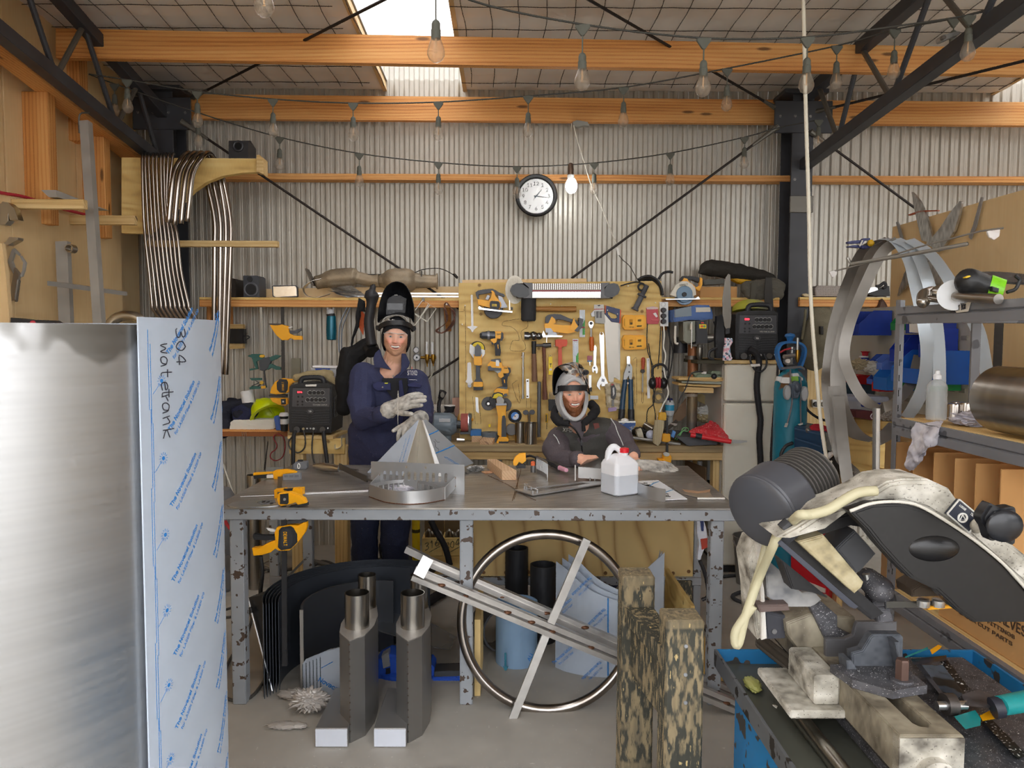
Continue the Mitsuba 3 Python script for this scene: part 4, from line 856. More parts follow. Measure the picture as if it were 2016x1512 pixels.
TH('tool_case','black plastic tool lying behind the rim of the steel tank at the left','tool');A('body',plate('80,530 200,545 400,552 470,590 460,640 80,640',4.0,.1,.008),BLK);A('red_cap',disc(270,578,3.995,24,.02),C('#c23a4a',.5))
O('steel_elbow','curved steel pipe peeking over the tank rim beside the blue film','pipe',tub('905,640 940,560 1000,522 1070,515 1140,530 1190,575 1210,660',3.9,.026,16),'mat_stain',True)
Z(230,280,300)
TH('tube_bracket','plywood bracket with a curved underside carrying the bent steel tubes in the left corner','bracket')
A('board',plate('60,200 1850,215 1850,395 1650,405 1400,445 1180,530 1020,640 900,760 420,1210 60,1200',5.28,.05,.002),'mat_plybold' if False else 'mat_ply',False)
A('end_block',plate('1845,165 1880,165 1940,215 1942,425 1880,395 1845,395',5.24,.09,.003),'mat_pineX',label='upright timber end block')
O('subwoofer','black subwoofer with a round port on the tube bracket','speaker',hexa([pt(x,y,Yv) for x,y in ((1480,-20),(1740,-20),(1740,212),(1480,212)) for Yv in (5.3,)]+[pt(x,y,5.5) for x,y in ((1480,-20),(1770,-20),(1840,90),(1840,212),(1480,212))]),C('#1d1e22',.5),False)
A('port',ring(1605,52,5.298,58,.009,30,8),C('#2e3036',.4));A('port_hole',disc(1605,52,5.297,52,.004,28),C('#050506',.9))
MAT('tubes',PR(proc(lambda p,n,uv:rampc(['#857c75','#b3aca5'],noise(p.x*30,p.y*30,p.z*5))),.2,1.0))
for i in range(9):
 xt=(340,378,425,478,528,585,630,680,735)[i];xm=(350,400,450,500,548,600,640,665,690)[i];xb=385+i*53;xk=480+i*60
 Yf=5.19+.0*i
 p=[pt(xt+20,155,5.42),pt(xt+6,150,5.3),pt(xt-2,175,Yf+.02),pt(xt-4,260,Yf),pt(xm,800,Yf),pt(xb-15,1200,Yf),pt(xb+40,1700,Yf),pt(xk-15,2130,Yf),pt(xk+5,2220,Yf),pt(xk+170,2460,Yf-.02)]
 O('bent_tube',f'thin bent steel tube, {ORD[i]} from the left of nine on the plywood bracket','steel tube',sweep(crom(p,5),.0098,10),'mat_tubes',True,group='nine thin bent tubes on the bracket')
for i in range(4):
 xe=(685,765,850,935)[i];ye=(1065,1090,1078,1050)[i];xa=(860,945,1030,1120)[i];xr=(1205,1290,1375,1430)[i];xm=(1290,1365,1435,1500)[i];xb=(1260,1335,1390,1445)[i]
 yb=(3065,3060,3070,3075)[i]
 p=[pt(xe,ye,5.06),pt(xe+25,780,5.06),pt(xe+70,420,5.07),pt(xa-15,230,5.12),pt(xa+50,155,5.22),pt(xa+130,165,5.34),pt(xr-60,400,5.42),pt(xr,600,5.44),pt(xm,1000,5.45),pt(xm+5,1400,5.45),pt(xb+25,2300,5.45),pt(xb,yb,5.45)]
 O('hooked_tube',f'thick hooked steel tube, {ORD[i]} from the left of four on the plywood bracket','steel tube',sweep(crom(p,5),.0165,14),'mat_tubes',True,group='four thick hooked tubes on the bracket')
#  back shelf and what stands on it
Z(400,500,300)
def shelf_part(lab,xa,xb,Y0=5.62,X0=None,X1=None):
 a,b=at(xa,590,Y0),at(xb,588,Y0)
 k=TH('wall_shelf',lab,'shelf')
 A('front_rail',box(a[0],b[0],Y0,Y0+.045,a[2]-.05,a[2],.003),'mat_firX');A('board',box(a[0],b[0],Y0+.002,5.975,a[2]+.001,a[2]+.019,.001),'mat_ply',False)
 for x in (a[0]+.1,b[0]-.1):A('bracket',hexa([(x+dx,y,z) for dx in (-.02,.02) for y,z in ((5.67,a[2]-.01),(5.97,a[2]-.01),(5.97,a[2]-.22))]),'mat_firX',False)
shelf_part('fir shelf on the back wall carrying the speakers and the muffler',392,903)
shelf_part('fir shelf on the back wall above the drill press',1300,1535)
shelf_part('fir shelf on the back wall right of the steel column',1575,1790)
SZ=at(600,590,5.62)[2]+.0195
O('backing_board','pale plywood strip standing at the back of the speaker shelf','board',plate('740,465 2120,440 3400,430 3400,590 740,600',5.9,.018,.001),'mat_plypale',False)
def speaker(s,cx,t1,t2,lab):
 k=TH('bookshelf_speaker',lab,'speaker');A('cabinet',plate(s,5.7,.16,.006),C('#3c3f45',.5));return k
speaker('525,285 705,285 735,305 745,590 530,590',620,0,0,'dark grey bookshelf speaker with two round drivers on the back shelf')
A('tweeter',disc(617,333,5.695,36,.01),C('#1c1d20',.6));A('woofer_ring',ring(632,470,5.697,84,.009,36),C('#54575d',.5));A('woofer',disc(632,470,5.694,78,.01,32),C('#17181a',.7));A('foot',plate('530,575 745,570 745,592 535,595',5.69,.17,.003),BLK)
O('bookshelf_speaker','dark speaker turned sideways beside the hanging tubes on the back shelf','speaker',plate('365,320 425,330 432,590 365,592',5.7,.2,.006),C('#2b2521',.5))
TH('wing_mirror','rectangular mirror in a dark frame on the back shelf','mirror');A('frame',plate('905,430 930,415 1220,415 1245,440 1250,560 1225,575 950,580 915,560',5.68,.03,.004),C('#3a3d42',.4));A('glass',plate('925,432 1215,425 1232,445 1238,555 960,570 930,552',5.678,.006,.001),MAT('mirror',{'type':'twosided','bsdf':{'type':'roughconductor','material':'Ag','alpha':.05}}),False)
O('steel_band','curved strip of steel curling around the end of the muffler','steel strip',strip(crom(pts('1610,320 1450,360 1350,430 1335,500 1390,560 1520,575 1680,530',[5.72,5.7,5.68,5.66,5.66,5.7,5.74]),5),.05,.002,np.array([0,1.0,0])),'mat_stain',30)
MAT('exhaust',PR(proc(lambda p,n,uv:rampc(['#6f675a','#9a8b74','#b5a288'],dr.clip(.8*fbm(p.x*14,p.y*14,p.z*14)+.2*noise(p.x*240,p.y*100,p.z*200),0,1))),.5,.5))
Z(640,530,300)
TH('muffler','old brown exhaust pipe with a bulging muffler lying on the back shelf','exhaust muffler')
c1=pts('-120,180 0,150 140,110 330,100 440,115 550,140 640,155 720,150',5.74);A('pipe',sweep(crom(c1,4),np.interp(np.linspace(0,1,29),[0,.12,.2,.5,.55,.8,1],[.05,.052,.064,.066,.045,.046,.05]),20),'mat_exhaust',True)
A('body',body([[(pt(780,150,5.74),.055),(pt(1180,150,5.74),.06)],[(pt(900,150,5.74),.09),(pt(1080,150,5.74),.09)]],.02,10),'mat_exhaust',True)
A('tail_pipe',sweep(pts('1180,150 1290,160 1480,160',5.74),[.06,.05,.046],20),'mat_exhaust');A('tail_flange',rod(pt(1470,160,5.74),pt(1490,160,5.74),.058,20),'mat_exhaust');A('inlet_flange',plate('-270,-10 -255,-10 -155,190 -150,215 -175,215 -190,190',5.69,.1,.002),C('#5d564d',.5,.5))
A('clip',plate('1265,20 1280,20 1282,100 1268,100',5.7,.04),C('#4b4741',.5,.4))
O('sensor_lead','thin sensor lead with black plug running above the muffler','cable',[tub('550,70 800,68 1150,50 1270,10 1400,-10 1530,-5 1640,40 1750,110',5.72,.0035,6),plate('1690,60 1720,55 1760,100 1745,130 1700,90',5.71,.02,.003)],C('#2b2826',.5),True,kind=None)
TH('foil_duct','shiny folded foil sheet lying under the exhaust pipe','foil');A('sheet',hexa([pt(x,y,Yv) for x,y,Yv in ((65,255,5.7),(330,205,5.85),(440,285,5.85),(560,360,5.7),(300,375,5.66),(150,330,5.66))]),'mat_foil',False);A('fold',plate('30,285 100,290 470,295 480,305 150,310',5.655,.02),C('#33302c',.5))
TH('steel_lengths','bright lengths of steel angle lying on the back shelf behind the black helmet','steel bar',None);labels[_cur[0]]['group']='steel lengths on the back shelf';labels[_cur[0]]['label']='upper bright length of steel lying on the back shelf left of the tool board'
Yl=5.7
for i,(a,b) in enumerate(((308,335),(345,372))):
 if i:TH('steel_lengths','lower bright length of steel lying along the back shelf left of the tool board','steel bar','steel lengths on the back shelf')
 A('bar',plate(f'680,{a} 1765,{a + 5} 1765,{b} 680,{b - 3}',Yl-.02*i,.03,.002),C('#c2bfba',.25,.95))
Z(400,500,300)
YEL,BLK=C('#f2ac10',.4),C('#26272a',.5);GRN=C('#2a5a52',.5)
TH('water_bottle','teal water bottle with a grey cap hanging under the back shelf','bottle');A('body',lat(1698,'45,1140 62,1130 68,1000 60,840 56,820',5.66),C('#0e5c70',.25,.3));A('shoulder',lat(1690,'54,825 56,800 40,780',5.66),BLK);A('cap',lat(1685,'50,795 48,745 30,725 0,722',5.66),C('#b5b9bd',.5));A('loop',ring(1685,715,5.66,40,.007,20,8),C('#b5b9bd',.5))
TH('bar_clamp','yellow clamp jaw on a long black bar hanging under the back shelf','clamp');Y=5.66
A('bar',plate('1025,625 1065,625 1085,1990 1040,1990',Y,.01,.001),C('#3a3836',.5,.4));A('jaw',plate('880,935 960,940 1030,930 1120,955 1140,1050 1200,1080 1305,1085 1310,1135 1200,1135 1150,1110 1110,1140 1040,1140 960,1070 900,980',Y-.012,.03,.005),YEL);A('trigger',plate('1135,1010 1200,1015 1295,980 1300,1010 1240,1050 1150,1060',Y-.008,.02,.004),C('#55565a',.6));A('top_pad',plate('868,918 1030,922 1030,942 960,948 870,935',Y-.01,.03,.002),C('#4a4038',.6));A('lever',plate('1120,972 1180,958 1182,970 1125,985',Y-.006,.01),C('#e2e2e0',.5))
TH('bar_clamp','green and black quick clamp hanging on a bright bar under the back shelf','clamp')
A('bar',plate('745,610 775,610 805,1330 765,1330',Y,.008,.001),C('#a5abb0',.2,.95))
Z(400,700,300)
A('bar_lower',plate('795,190 815,190 838,420 820,430',Y,.008,.001),C('#3a3d40',.4,.6));A('upper_jaw',plate('580,5 640,-20 780,-20 800,30 760,80 735,60 700,80 720,180 612,200 610,175 690,165 660,90 640,30',Y-.01,.03,.004),GRN);A('trigger_body',plate('735,60 800,30 860,20 900,60 860,170 800,205 745,195',Y-.014,.036,.005),C('#3e4348',.5));A('handle',plate('860,115 900,110 960,140 1020,155 1020,190 960,190 900,160 850,190 835,180',Y-.01,.03,.004),GRN);A('handle_top',plate('850,60 880,20 960,-10 1025,5 960,50 900,75',Y-.012,.03,.004),GRN)
A('release_button',disc(775,8,Y-.016,34,.02,16,20),C('#d8a82c',.5));A('lower_jaw',plate('600,430 640,405 760,410 830,400 825,435 760,440 620,448',Y-.01,.03,.004),GRN);A('lower_pad',plate('610,300 765,298 765,325 640,330',Y-.01,.03,.004),GRN);A('lower_lattice',[tub(s,Y,.003,6,1) for s in ('640,405 740,360','720,405 800,350','690,330 740,360','650,440 800,370')],C('#33383a',.5));A('knob',disc(770,360,Y-.012,24,.02,16),C('#c9a030',.5));A('end_block',plate('760,405 822,398 825,435 765,438',Y-.014,.03,.003),C('#d8a02c',.5))
Z(400,500,300)
TH('power_supply','black power box between two timber cleats on the back wall','power box');A('box',plate('345,990 530,990 535,1185 345,1185',5.84,.07,.006),C('#111113',.5));A('cleat',plate('345,930 525,930 528,992 345,992',5.88,.05,.002),'mat_pineX');A('cleat',plate('335,1185 525,1185 525,1250 335,1260',5.88,.05,.002),'mat_pineX');A('lead',tub('540,1085 600,1085 605,1110 560,1135',5.85,.004),BLK)
O('corner_post','brown timber board upright on the back wall behind the hooked tubes','board',plate('45,640 210,640 215,2500 45,2500' if True else '',5.93,.04,.002),'mat_firZ')
O('wood_strip','grey timber strip standing on the back wall above the welder','board',plate('1165,1380 1280,1380 1285,1700 1165,1700',5.93,.02,.002),C('#8e8a78',.8))
O('cable_loop','grey-blue bundle of flat cable hanging from the shelf beside the bottle','cable',[strip(crom(pts(s,5.64),5),.03,.004,np.array([0,1.0,0])) for s in ('1965,610 1880,760 1810,940 1795,1140 1800,1300','1985,620 1900,820 1840,1000 1830,1250 1870,1480')],C('#8792a0',.5),30)
Z(400,700,300)
TH('wall_socket','white power socket with a black plug on the left of the back wall','socket');A('plate',plate('55,655 175,655 178,780 58,780',5.9,.03,.004),C('#e3e3e0',.4));A('plug',lathe([(0,-.04),(.02,-.04),(.024,0)],16,pt(98,735,5.9),RX(-90)),BLK)
O('power_cable','white cable hanging from the wall socket down to the floor behind the table','cable',tub('70,800 130,960 215,1300 290,1512 420,1900 480,2100',[5.86,5.85,5.8,5.7,5.6,5.5],.0065),C('#d8d6cc',.5),True)
k=TH('wall_ledge','red-brown timber ledge on the back wall under the jackets','shelf');A('rail',plate('70,1003 1150,1012 1150,1072 70,1070',5.6,.045,.003),C('#8f5528',.6));a=pt(70,1000,5.6);b=pt(1150,1010,5.6)
A('board',box(a[0],b[0],5.602,5.98,a[2]-.004,a[2]+.012,.001),'mat_firX',False)
LZ=a[2]+.0125
O('jacket','black and navy work jackets heaped on the wall ledge','clothes',bump(body([[(pt(250,720,5.72),.07),(pt(260,930,5.72),.085)],[(pt(250,700,5.72),.06),(pt(560,660,5.75),.06)],[(pt(480,740,5.68),.06),(pt(640,720,5.7),.06)],[(pt(430,640,5.78),.05),(pt(350,600,5.8),.03)]],.014,4),.035,9,3),MAT('jacket',PR(proc(cloth_fn('#14161f','#262a3a')),.85)),True)
O('cap','navy cloth draped over the foam block on the wall ledge','cloth',bump(sub_long(plate('350,690 500,650 700,760 640,800 590,870 520,940 480,880 400,945',5.64,.05,.01),.02),.02,12,5),MAT('navycloth',PR(proc(cloth_fn('#1d2138','#2b3050')),.9)),True)
O('foam_block','white foam block on the wall ledge under the yellow hard hat','foam block',bump(sub_long(plate('345,890 400,850 930,850 945,960 880,1008 345,1010',5.62,.14,.012),.015),.006,30,2),C('#dcd8cc',.8),30)
O('paper_roll','white paper roll standing on the jackets','paper roll',[mv(lathe([(.012,.1),(.042,.1),(.045,.095),(.045,0),(.012,0)],24),pt(602,640,5.72),RY(-8))],C('#e2e2e2',.8))
TH('hard_hat','fluorescent yellow hard hat lying on the foam block','hard hat');hh=pt(840,760,5.70);Rh=RY(-32) @ RX(-30)
A('shell',shell(hh,Rh,np.array((.105,.125,.115)),lambda f:f[:,2]>-.02),C('#c8d800',.35),True);A('brim',mv(lathe([(.10,-.024),(.128,-.026),(.13,-.02),(.10,-.015)],36),hh,Rh),C('#c0d000',.35));A('ridge',sweep((np.array([(0,.12*math.sin(t),.118*math.cos(t)) for t in np.linspace(-1.3,1.3,15)])) @ Rh.T+hh,.008,8),C('#c8d800',.35),True)
TH('bar_clamp','yellow clamp with black cover between the hard hat and the left welder','clamp');Y=5.5
A('jaw',plate('880,500 900,420 950,345 1040,302 1130,310 1270,310 1280,340 1180,360 1140,400 1130,480 1090,500 960,515',Y,.04,.006),YEL);A('cover',plate('968,360 1010,310 1100,318 1118,350 1115,450 1085,495 1010,490 975,450',Y-.008,.03,.005),BLK);A('lettering',word('DEWALT',1055,405,Y-.0085,26,True,90,115),YEL,False);A('lower_jaw',plate('880,560 1010,565 1040,558 1110,565 1115,640 1080,665 990,650 910,610',Y,.04,.006),YEL);A('lower_cover',plate('1025,575 1090,570 1092,645 1030,650',Y-.006,.03,.004),BLK);A('rivet',disc(1057,610,Y-.01,12,.006,14),C('#c9c9c5',.4));A('pads',plate('865,520 1100,515 1100,550 870,548',Y-.004,.04,.003),C('#3a3632',.6))
TH('coffee_cup','black and white travel cup beside the welder','cup');A('body',lat(1075,'44,1000 52,900',5.55),C('#1a1a1c',.5));A('band',lat(1074,'53,905 54,838 52,835',5.55),C('#d9d9d8',.5));A('body_top',lat(1072,'52,838 54,798',5.55),C('#1a1a1c',.5));A('lid',lat(1068,'62,800 60,775 50,755 0,752',5.55),C('#e6e6e6',.4))
O('blue_tin','small blue bottle beside the travel cup','bottle',plate('930,815 945,800 1010,798 1018,870 1035,990 960,990',5.56,.05,.01),C('#3a5ea8',.4))
def welder(name,lab,fx,Yf,depth,s,digits,dx=0,dy=0,off=(0,0),sc=1.0,text=True):
 """fx: maps a left-hand crop point to the crop; the case front stands at Yf"""
 global _cur
 k=TH(name,lab,'welder');G=lambda p:' '.join(f'{fx(float(a.split(",")[0]), float(a.split(",")[1]))[0]},{fx(float(a.split(",")[0]), float(a.split(",")[1]))[1]}' for a in p.split())
 CS=C('#232426',.5);A('case',plate(G('1135,420 1160,390 1270,370 1650,370 1700,400 1700,800 1690,1030 1140,1020 1125,960'),Yf,depth,.012),CS,label='black case')
 A('panel',plate(G('1185,428 1675,430 1675,680 1175,676'),Yf-.006,.02,.003),C('#45464a',.35));A('panel_rim',[plate(G(z),Yf-.01,.02,.003) for z in ('1180,412 1685,415 1685,432 1180,430',)],C('#141416',.5))
 x,y=fx(1278,484);A('display',plate(G('1238,464 1318,464 1318,504 1238,504'),Yf-.009,.01),C('#2a0606',.3))
 w=word(digits,x,y,Yf-.0095,26*sc,True,0,64*sc);w2=mikit.ply(w,C('#e01818',.4),smooth=False);w2['emitter']={'type':'area','radiance':{'type':'rgb','value':[.16,.006,.01]}}
 scene[numbered(k+'__digits')]=w2
 for i in range(4):
  x,y=fx(1412+i*55,492);A('knob',disc(x,y,Yf-.022,22*sc,.018,16),C('#1a1a1c',.4));A('knob_arc',ring(x,y,Yf-.0065,30*sc,.0012,20,5),C('#b9b9b6',.5))
 for i in range(5):
  x,y=fx(1382+i*54,585);A('knob',disc(x,y,Yf-.022,22*sc,.018,16),C('#1a1a1c',.4));A('knob_arc',ring(x,y,Yf-.0065,30*sc,.0012,20,5),C('#b9b9b6',.5))
 for i,(a,b) in enumerate(((1257,545),(1312,545),(1250,610),(1312,610),(1250,650),(1312,650))):x,y=fx(a,b);A('button',disc(x,y,Yf-.009,13*sc,.008,10),C('#17171a',.4))
 for i in range(6):
  y0=715+i*32;
  for z in (f'1165,{y0} 1340,{y0 + 8} 1400,{y0 + 22} 1400,{y0 + 34} 1340,{y0 + 24} 1165,{y0 + 16}',f'1430,{y0 + 22} 1480,{y0 + 8} 1670,{y0} 1670,{y0 + 16} 1480,{y0 + 24} 1430,{y0 + 34}'):A('grille_bar',plate(G(z),Yf-.010,.018,.003),C('#303134',.5))
 x,y=fx(1415,738);A('badge',disc(x,y,Yf-.014,52*sc,.01,24,36*sc),C('#3a3b3e',.4));A('badge_mark',word('XA',x,y,Yf-.0145,22*sc,True),C('#c9c9c7',.5),False)
 if text:x,y=fx(1545,652);A('lettering',word('TECHNI AC/DC',x,y,Yf-.0065,15*sc,True,0,200*sc),C('#b9b9b6',.5),False)
 A('socket_panel',plate(G('1170,930 1690,920 1690,1005 1180,1005'),Yf-.004,.01,.002),C('#18181a',.5))
 for i,(a,b,r,c) in enumerate(((1245,975,42,'#3a3734'),(1585,975,38,'#3f3a33'),(1325,970,18,'#8a7a58'),(1375,965,12,'#8a8a86'),(1420,965,12,'#8a8a86'),(1460,968,16,'#9a9a94'),(1650,960,10,'#c9c9c5'))):
  x,y=fx(a,b);A('connector',rod(pt(x,y,Yf),pt(x-(8 if i<2 else 0),y+(6 if i<2 else 0),Yf-(.05 if i<2 else .015)),sz(r*sc,Yf),16),C(c,.5,.3))
 A('handle',sweep(crom([pt(*fx(a,b),Yf+.08) for a,b in ((1285,385),(1300,320),(1360,292),(1540,292),(1590,320),(1605,385))],5),.017,10),C('#2a2c30',.5),True)
 for j in range(14):x,y=fx(1705,560+j*20);p=pt(x,y,Yf+.0);A('side_slot',box(p[0]-.002,p[0]+.004,Yf+.06,Yf+.16,p[2]-.004,p[2]+.004),C('#3c3d40',.4))
 return k
wk=welder('welder','black welder with red digits on a timber stand behind the standing man',lambda x,y:(x,y),5.18,.36,None,'074')
A('tape',plate('1352,385 1500,380 1495,408 1355,410',5.172,.004),C('#dcdad4',.6),False)
for s in ('1215,990 1195,1100 1190,1400 1195,1560','1590,1000 1605,1150 1640,1420'):A('thick_cable',tub(s,5.12,.014),BLK)
for s in ('1325,985 1350,1100 1340,1220 1260,1285 1160,1240 1130,1150 1170,1080','1460,985 1440,1180 1450,1350 1500,1480'):A('thin_cable',tub(s,5.13,.005),C('#3a3734',.5))
O('work_gloves','tan leather gloves lying on top of the left welder','gloves',bump(body([[(pt(1230,290,5.3),.025),(pt(1420,240,5.32),.03)],[(pt(1420,245,5.32),.032),(pt(1680,260,5.32),.032)],[(pt(1600,240,5.33),.03),(pt(1740,340,5.3),.025)]],.012,5),.016,16,2),MAT('tanlea',PR(proc(cloth_fn('#8a7a58','#a99a76',60)),.85)),True)
O('plastic_tub','clear plastic tub with a white and blue label behind the left welder','tub',plate('1420,165 1830,180 1825,340 1750,340 1430,215',5.45,.15,.01),C('#b9bcc0',.3))
A('lid',plate('1440,135 1815,150 1815,175 1445,160',5.44,.16,.006),C('#ececee',.4));A('blue_label',plate('1475,170 1680,172 1670,200 1490,192',5.446,.004),C('#2a4ea8',.5),False)
k=TH('welder_stand','pale timber stand under the welder behind the standing man','stand')
A('top',hexa([pt(x,y,Yv) for x,y,Yv in ((1115,1065,5.13),(1115,1100,5.13),(1720,1065,5.13),(1720,1100,5.13),(1915,985,5.6),(1915,1020,5.6),(1120,1000,5.6),(1120,1035,5.6))]),'mat_pineX');A('apron',plate('1135,1095 1870,1100 1870,1300 1140,1300',5.15,.03,.002),'mat_ply',False)
for x0_,x1_ in ((1145,1310),(1720,1895)):a,b=pt(x0_,1300,5.16),pt(x1_,1300,5.16);A('leg',box(a[0],b[0],5.18,5.27,0,a[2]+.05,.003),'mat_pineZ')
A('metal_hook',strip(crom(pts('1830,1065 1832,1150 1835,1190 1790,1225 1750,1230 1745,1180',5.135),3),.03,.003,np.array([0,1.0,0])),C('#c9c9c7',.3,.8))
O('red_lead','thin red test lead hanging in a loop from the wall ledge','cable',tub('960,1040 930,1090 975,1180 960,1240 900,1290 890,1350 960,1390 1050,1340 1085,1200 1060,1080 980,1030',5.58,.0045,6),C('#8a2a30',.5),True)
for i,s in enumerate(('515,1010 560,1512','540,1010 590,1512','565,1010 600,1512')):O('filler_wire',f'thin straight wire, {ORD[i]} from the left of three hanging from the wall ledge','wire',tub(s,5.58,.002,5,1),C('#a09a90',.3,.8),group='thin wires under the ledge')
O('flat_bar','dark flat bar leaning on the back wall below the red lead','steel bar',plate('850,1135 860,1135 820,1512 800,1512',5.85,.006),C('#3a3836',.5,.5))
TH('floor_tray','grey steel channel standing behind the left end of the welding table','steel channel');A('face',plate('830,1480 1060,1475 1060,1530 830,1540',4.75,.01),C('#8a8c8e',.5,.3));A('foot',box(pt(900,1500,4.75)[0]-.02,pt(900,1500,4.75)[0]+.02,4.76,4.8,0,pt(900,1500,4.75)[2]),C('#8a8c8e',.5,.3))
Z(640,530,300)
TH('respirator_pack','black powered respirator pack with hose hanging behind the standing man','backpack')
A('hose',sweep(crom(pts('640,215 615,330 620,400 600,560 580,700 600,900 620,1010',5.1),4),np.interp(np.linspace(0,1,25),[0,.08,.12,.25,.4,1],[.018,.02,.04,.05,.032,.034]),14),C('#2c2d31',.5),True);A('hose_cap',lat(645,'22,290 20,200 14,198 0,197',5.1),C('#1d1e20',.4))
A('harness',bump(sub_long(plate('440,380 520,420 520,560 460,560 440,760 370,900 350,1040 330,1010 400,720 410,560',5.12,.03,.008),.02),.01,14,3),C('#1a1b1d',.9),True);A('bag',bump(body([[(pt(540,1030,5.25),.06),(pt(330,1150,5.25),.07)],[(pt(330,1150,5.25),.075),(pt(260,1480,5.2),.06)],[(pt(260,1480,5.2),.06),(pt(250,1850,5.2),.05)]],.02,4),.02,12,4),C('#17181a',.85),True)
A('orange_panel',plate('430,540 490,560 520,600 500,870 430,740',5.2,.02,.003),C('#c85a26',.6));A('motor',rod(pt(600,1030,5.15),pt(630,1100,5.12),.05,20),C('#222326',.4))
TH('sanding_belts','loop of brown sanding belts hanging under the shelf left of the tool board','sanding belt');labels[_cur[0]]['group']=None;labels[_cur[0]].pop('group')
for i in range(5):A('belt',strip(crom(pts([(1605-2*i,440),(1640-4*i,470),(1700+8*i-10,580),(1715-9*i,700),(1640-10*i,800),(1540,850-3*i),(1470+4*i,830-4*i),(1480+9*i,790-3*i),(1570+6*i,740-6*i),(1625-6*i,660),(1610-6*i,560),(1580-i,480)],5.58),5,True),.05,.0016,np.array([0,1.0,0])),C('#6d4a3c',.8),30)
A('nail',disc(1607,465,5.55,12,.02,12),C('#d8d6d0',.4))
TH('wire_rack','white wire rack hanging askew under the shelf behind the black helmet','wire rack')
for s in ('1175,565 1290,410 1370,455 1265,630 1175,580','1265,620 1385,470 1470,520 1355,690 1265,640','1270,640 1340,695','1180,590 1250,640','1385,470 1260,640','1265,640 1170,760'):A('wire',tub(s,5.6,.0035,6,1),C('#d9d7cc',.4))
A('clip',plate('1280,378 1312,378 1315,425 1280,425',5.6,.01),C('#8a8a86',.5))
TH('gas_regulator','pair of brass flow meters with white tubes on the back wall beside the standing man','gas regulator');BR=C('#a8823a',.3,.9)
A('pipe',rod(pt(1255,1168,5.85),pt(1470,1168,5.85),.011,12),BR)
for x in (1350,1430):A('valve',lat(x,'14,1250 22,1220 30,1190 30,1130 22,1125',5.83),BR);A('tube',lat(x-5 if x<1400 else x-10,'16,1130 16,970 10,960 0,959',5.83),C('#e6e8ea',.25));A('tail',lat(x+2,'8,1290 10,1250',5.83),BR)
for x,y,r in ((1212,1168,45),(1205,1070,38)):A('gauge',disc(x,y,5.82,r,.03,24),C('#d8dade',.3));A('gauge_rim',ring(x,y,5.82,r,.004,26,6),C('#9a9da2',.3,.8))
A('gauge_needle',disc(1212,1168,5.815,12,.01,12),C('#2a3540',.4));A('hose',tub('1432,1280 1425,1350 1400,1420 1330,1500 1240,1620',5.83,.006),C('#a8a698',.5))
#  tool board
B=5.55
Z(0,0,2016)
TH('tool_board','large knotty plywood tool board standing on the back bench','tool board')
A('sheet',plate('903,557 1302,553 1304,890 905,890',B,.018,.001),'mat_ply',False);A('top_strip',plate('910,551 1155,548 1155,560 910,561',B+.02,.02,.001),'mat_plypale',False)
pen=C('#6a4e33',.8)
Z(890,530,220)
for s in ('130,765 210,765 240,790 250,2700 255,2800 150,2820','900,990 940,940 1060,920 1190,900 1330,910 1370,990 1350,1060 1250,1120 1260,1250 1310,1330 1310,1460 1060,1470 1070,1340 1110,1285 1210,1280 1180,1140 1100,1060 1030,1030 920,1020 900,990','1180,2000 1100,2060 1090,2100 1190,2390 1230,2370 1190,2050'):A('pen_outline',tub(s,B-.0006,.0012,4,3),pen)
for s in ('370,2300 400,2620 420,2790 520,2790 490,2370','1340,2330 1345,2510 1420,2510 1420,2330'):A('pen_outline',tub(s,B-.0006,.0012,4,1),pen)
Z(1100,690,220)
for s in ('1345,170 1380,130 1410,170 1400,350 1405,930 1370,930 1350,400','1500,760 1500,930 1525,930 1525,760','960,480 1010,495 1030,470'):A('pen_outline',tub(s,B-.0006,.0012,4,2),pen)
def nail(*xy):
 for x,y in xy:A('nail',[disc(x,y,B-.025,11,.008,12),rod(pt(x,y,B-.02),pt(x,y,B+.002),.0025,6)],C('#e8e4d6',.35))
GRY,STL,DRK,PAD=C('#8f9196',.35,.5),C('#cfd0d0',.25,.9),C('#3a3b3f',.5),C('#55585d',.5)
WHT=C('#e9e9e6',.4)
def tool(name,lab,category,*parts,group=None):
 """parts: (name, outline or mesh, depth behind the front, thickness, material, bevel)"""
 k=TH(name,lab,category,group)
 for p in parts:
  if isinstance(p[1],str):A(p[0],plate(p[1],B-.001-p[2],p[3],p[5] if len(p)>5 else min(.004,p[3]*.3)),p[4])
  else:A(p[0],p[1],p[4])
 return k
Z(890,530,220)
tool('marking_gauge','white T-shaped marking gauge on the left of the tool board','gauge',('rod','335,470 355,455 375,470 385,1025 345,1030',.012,.01,WHT),('cross_piece','265,1040 345,1025 385,1020 465,1035 420,1070 390,1100 345,1100 310,1070',.014,.012,WHT),('tip','340,1095 388,1095 378,1130 365,1140 350,1128',.012,.01,WHT));nail((235,655),(183,995),(360,480))
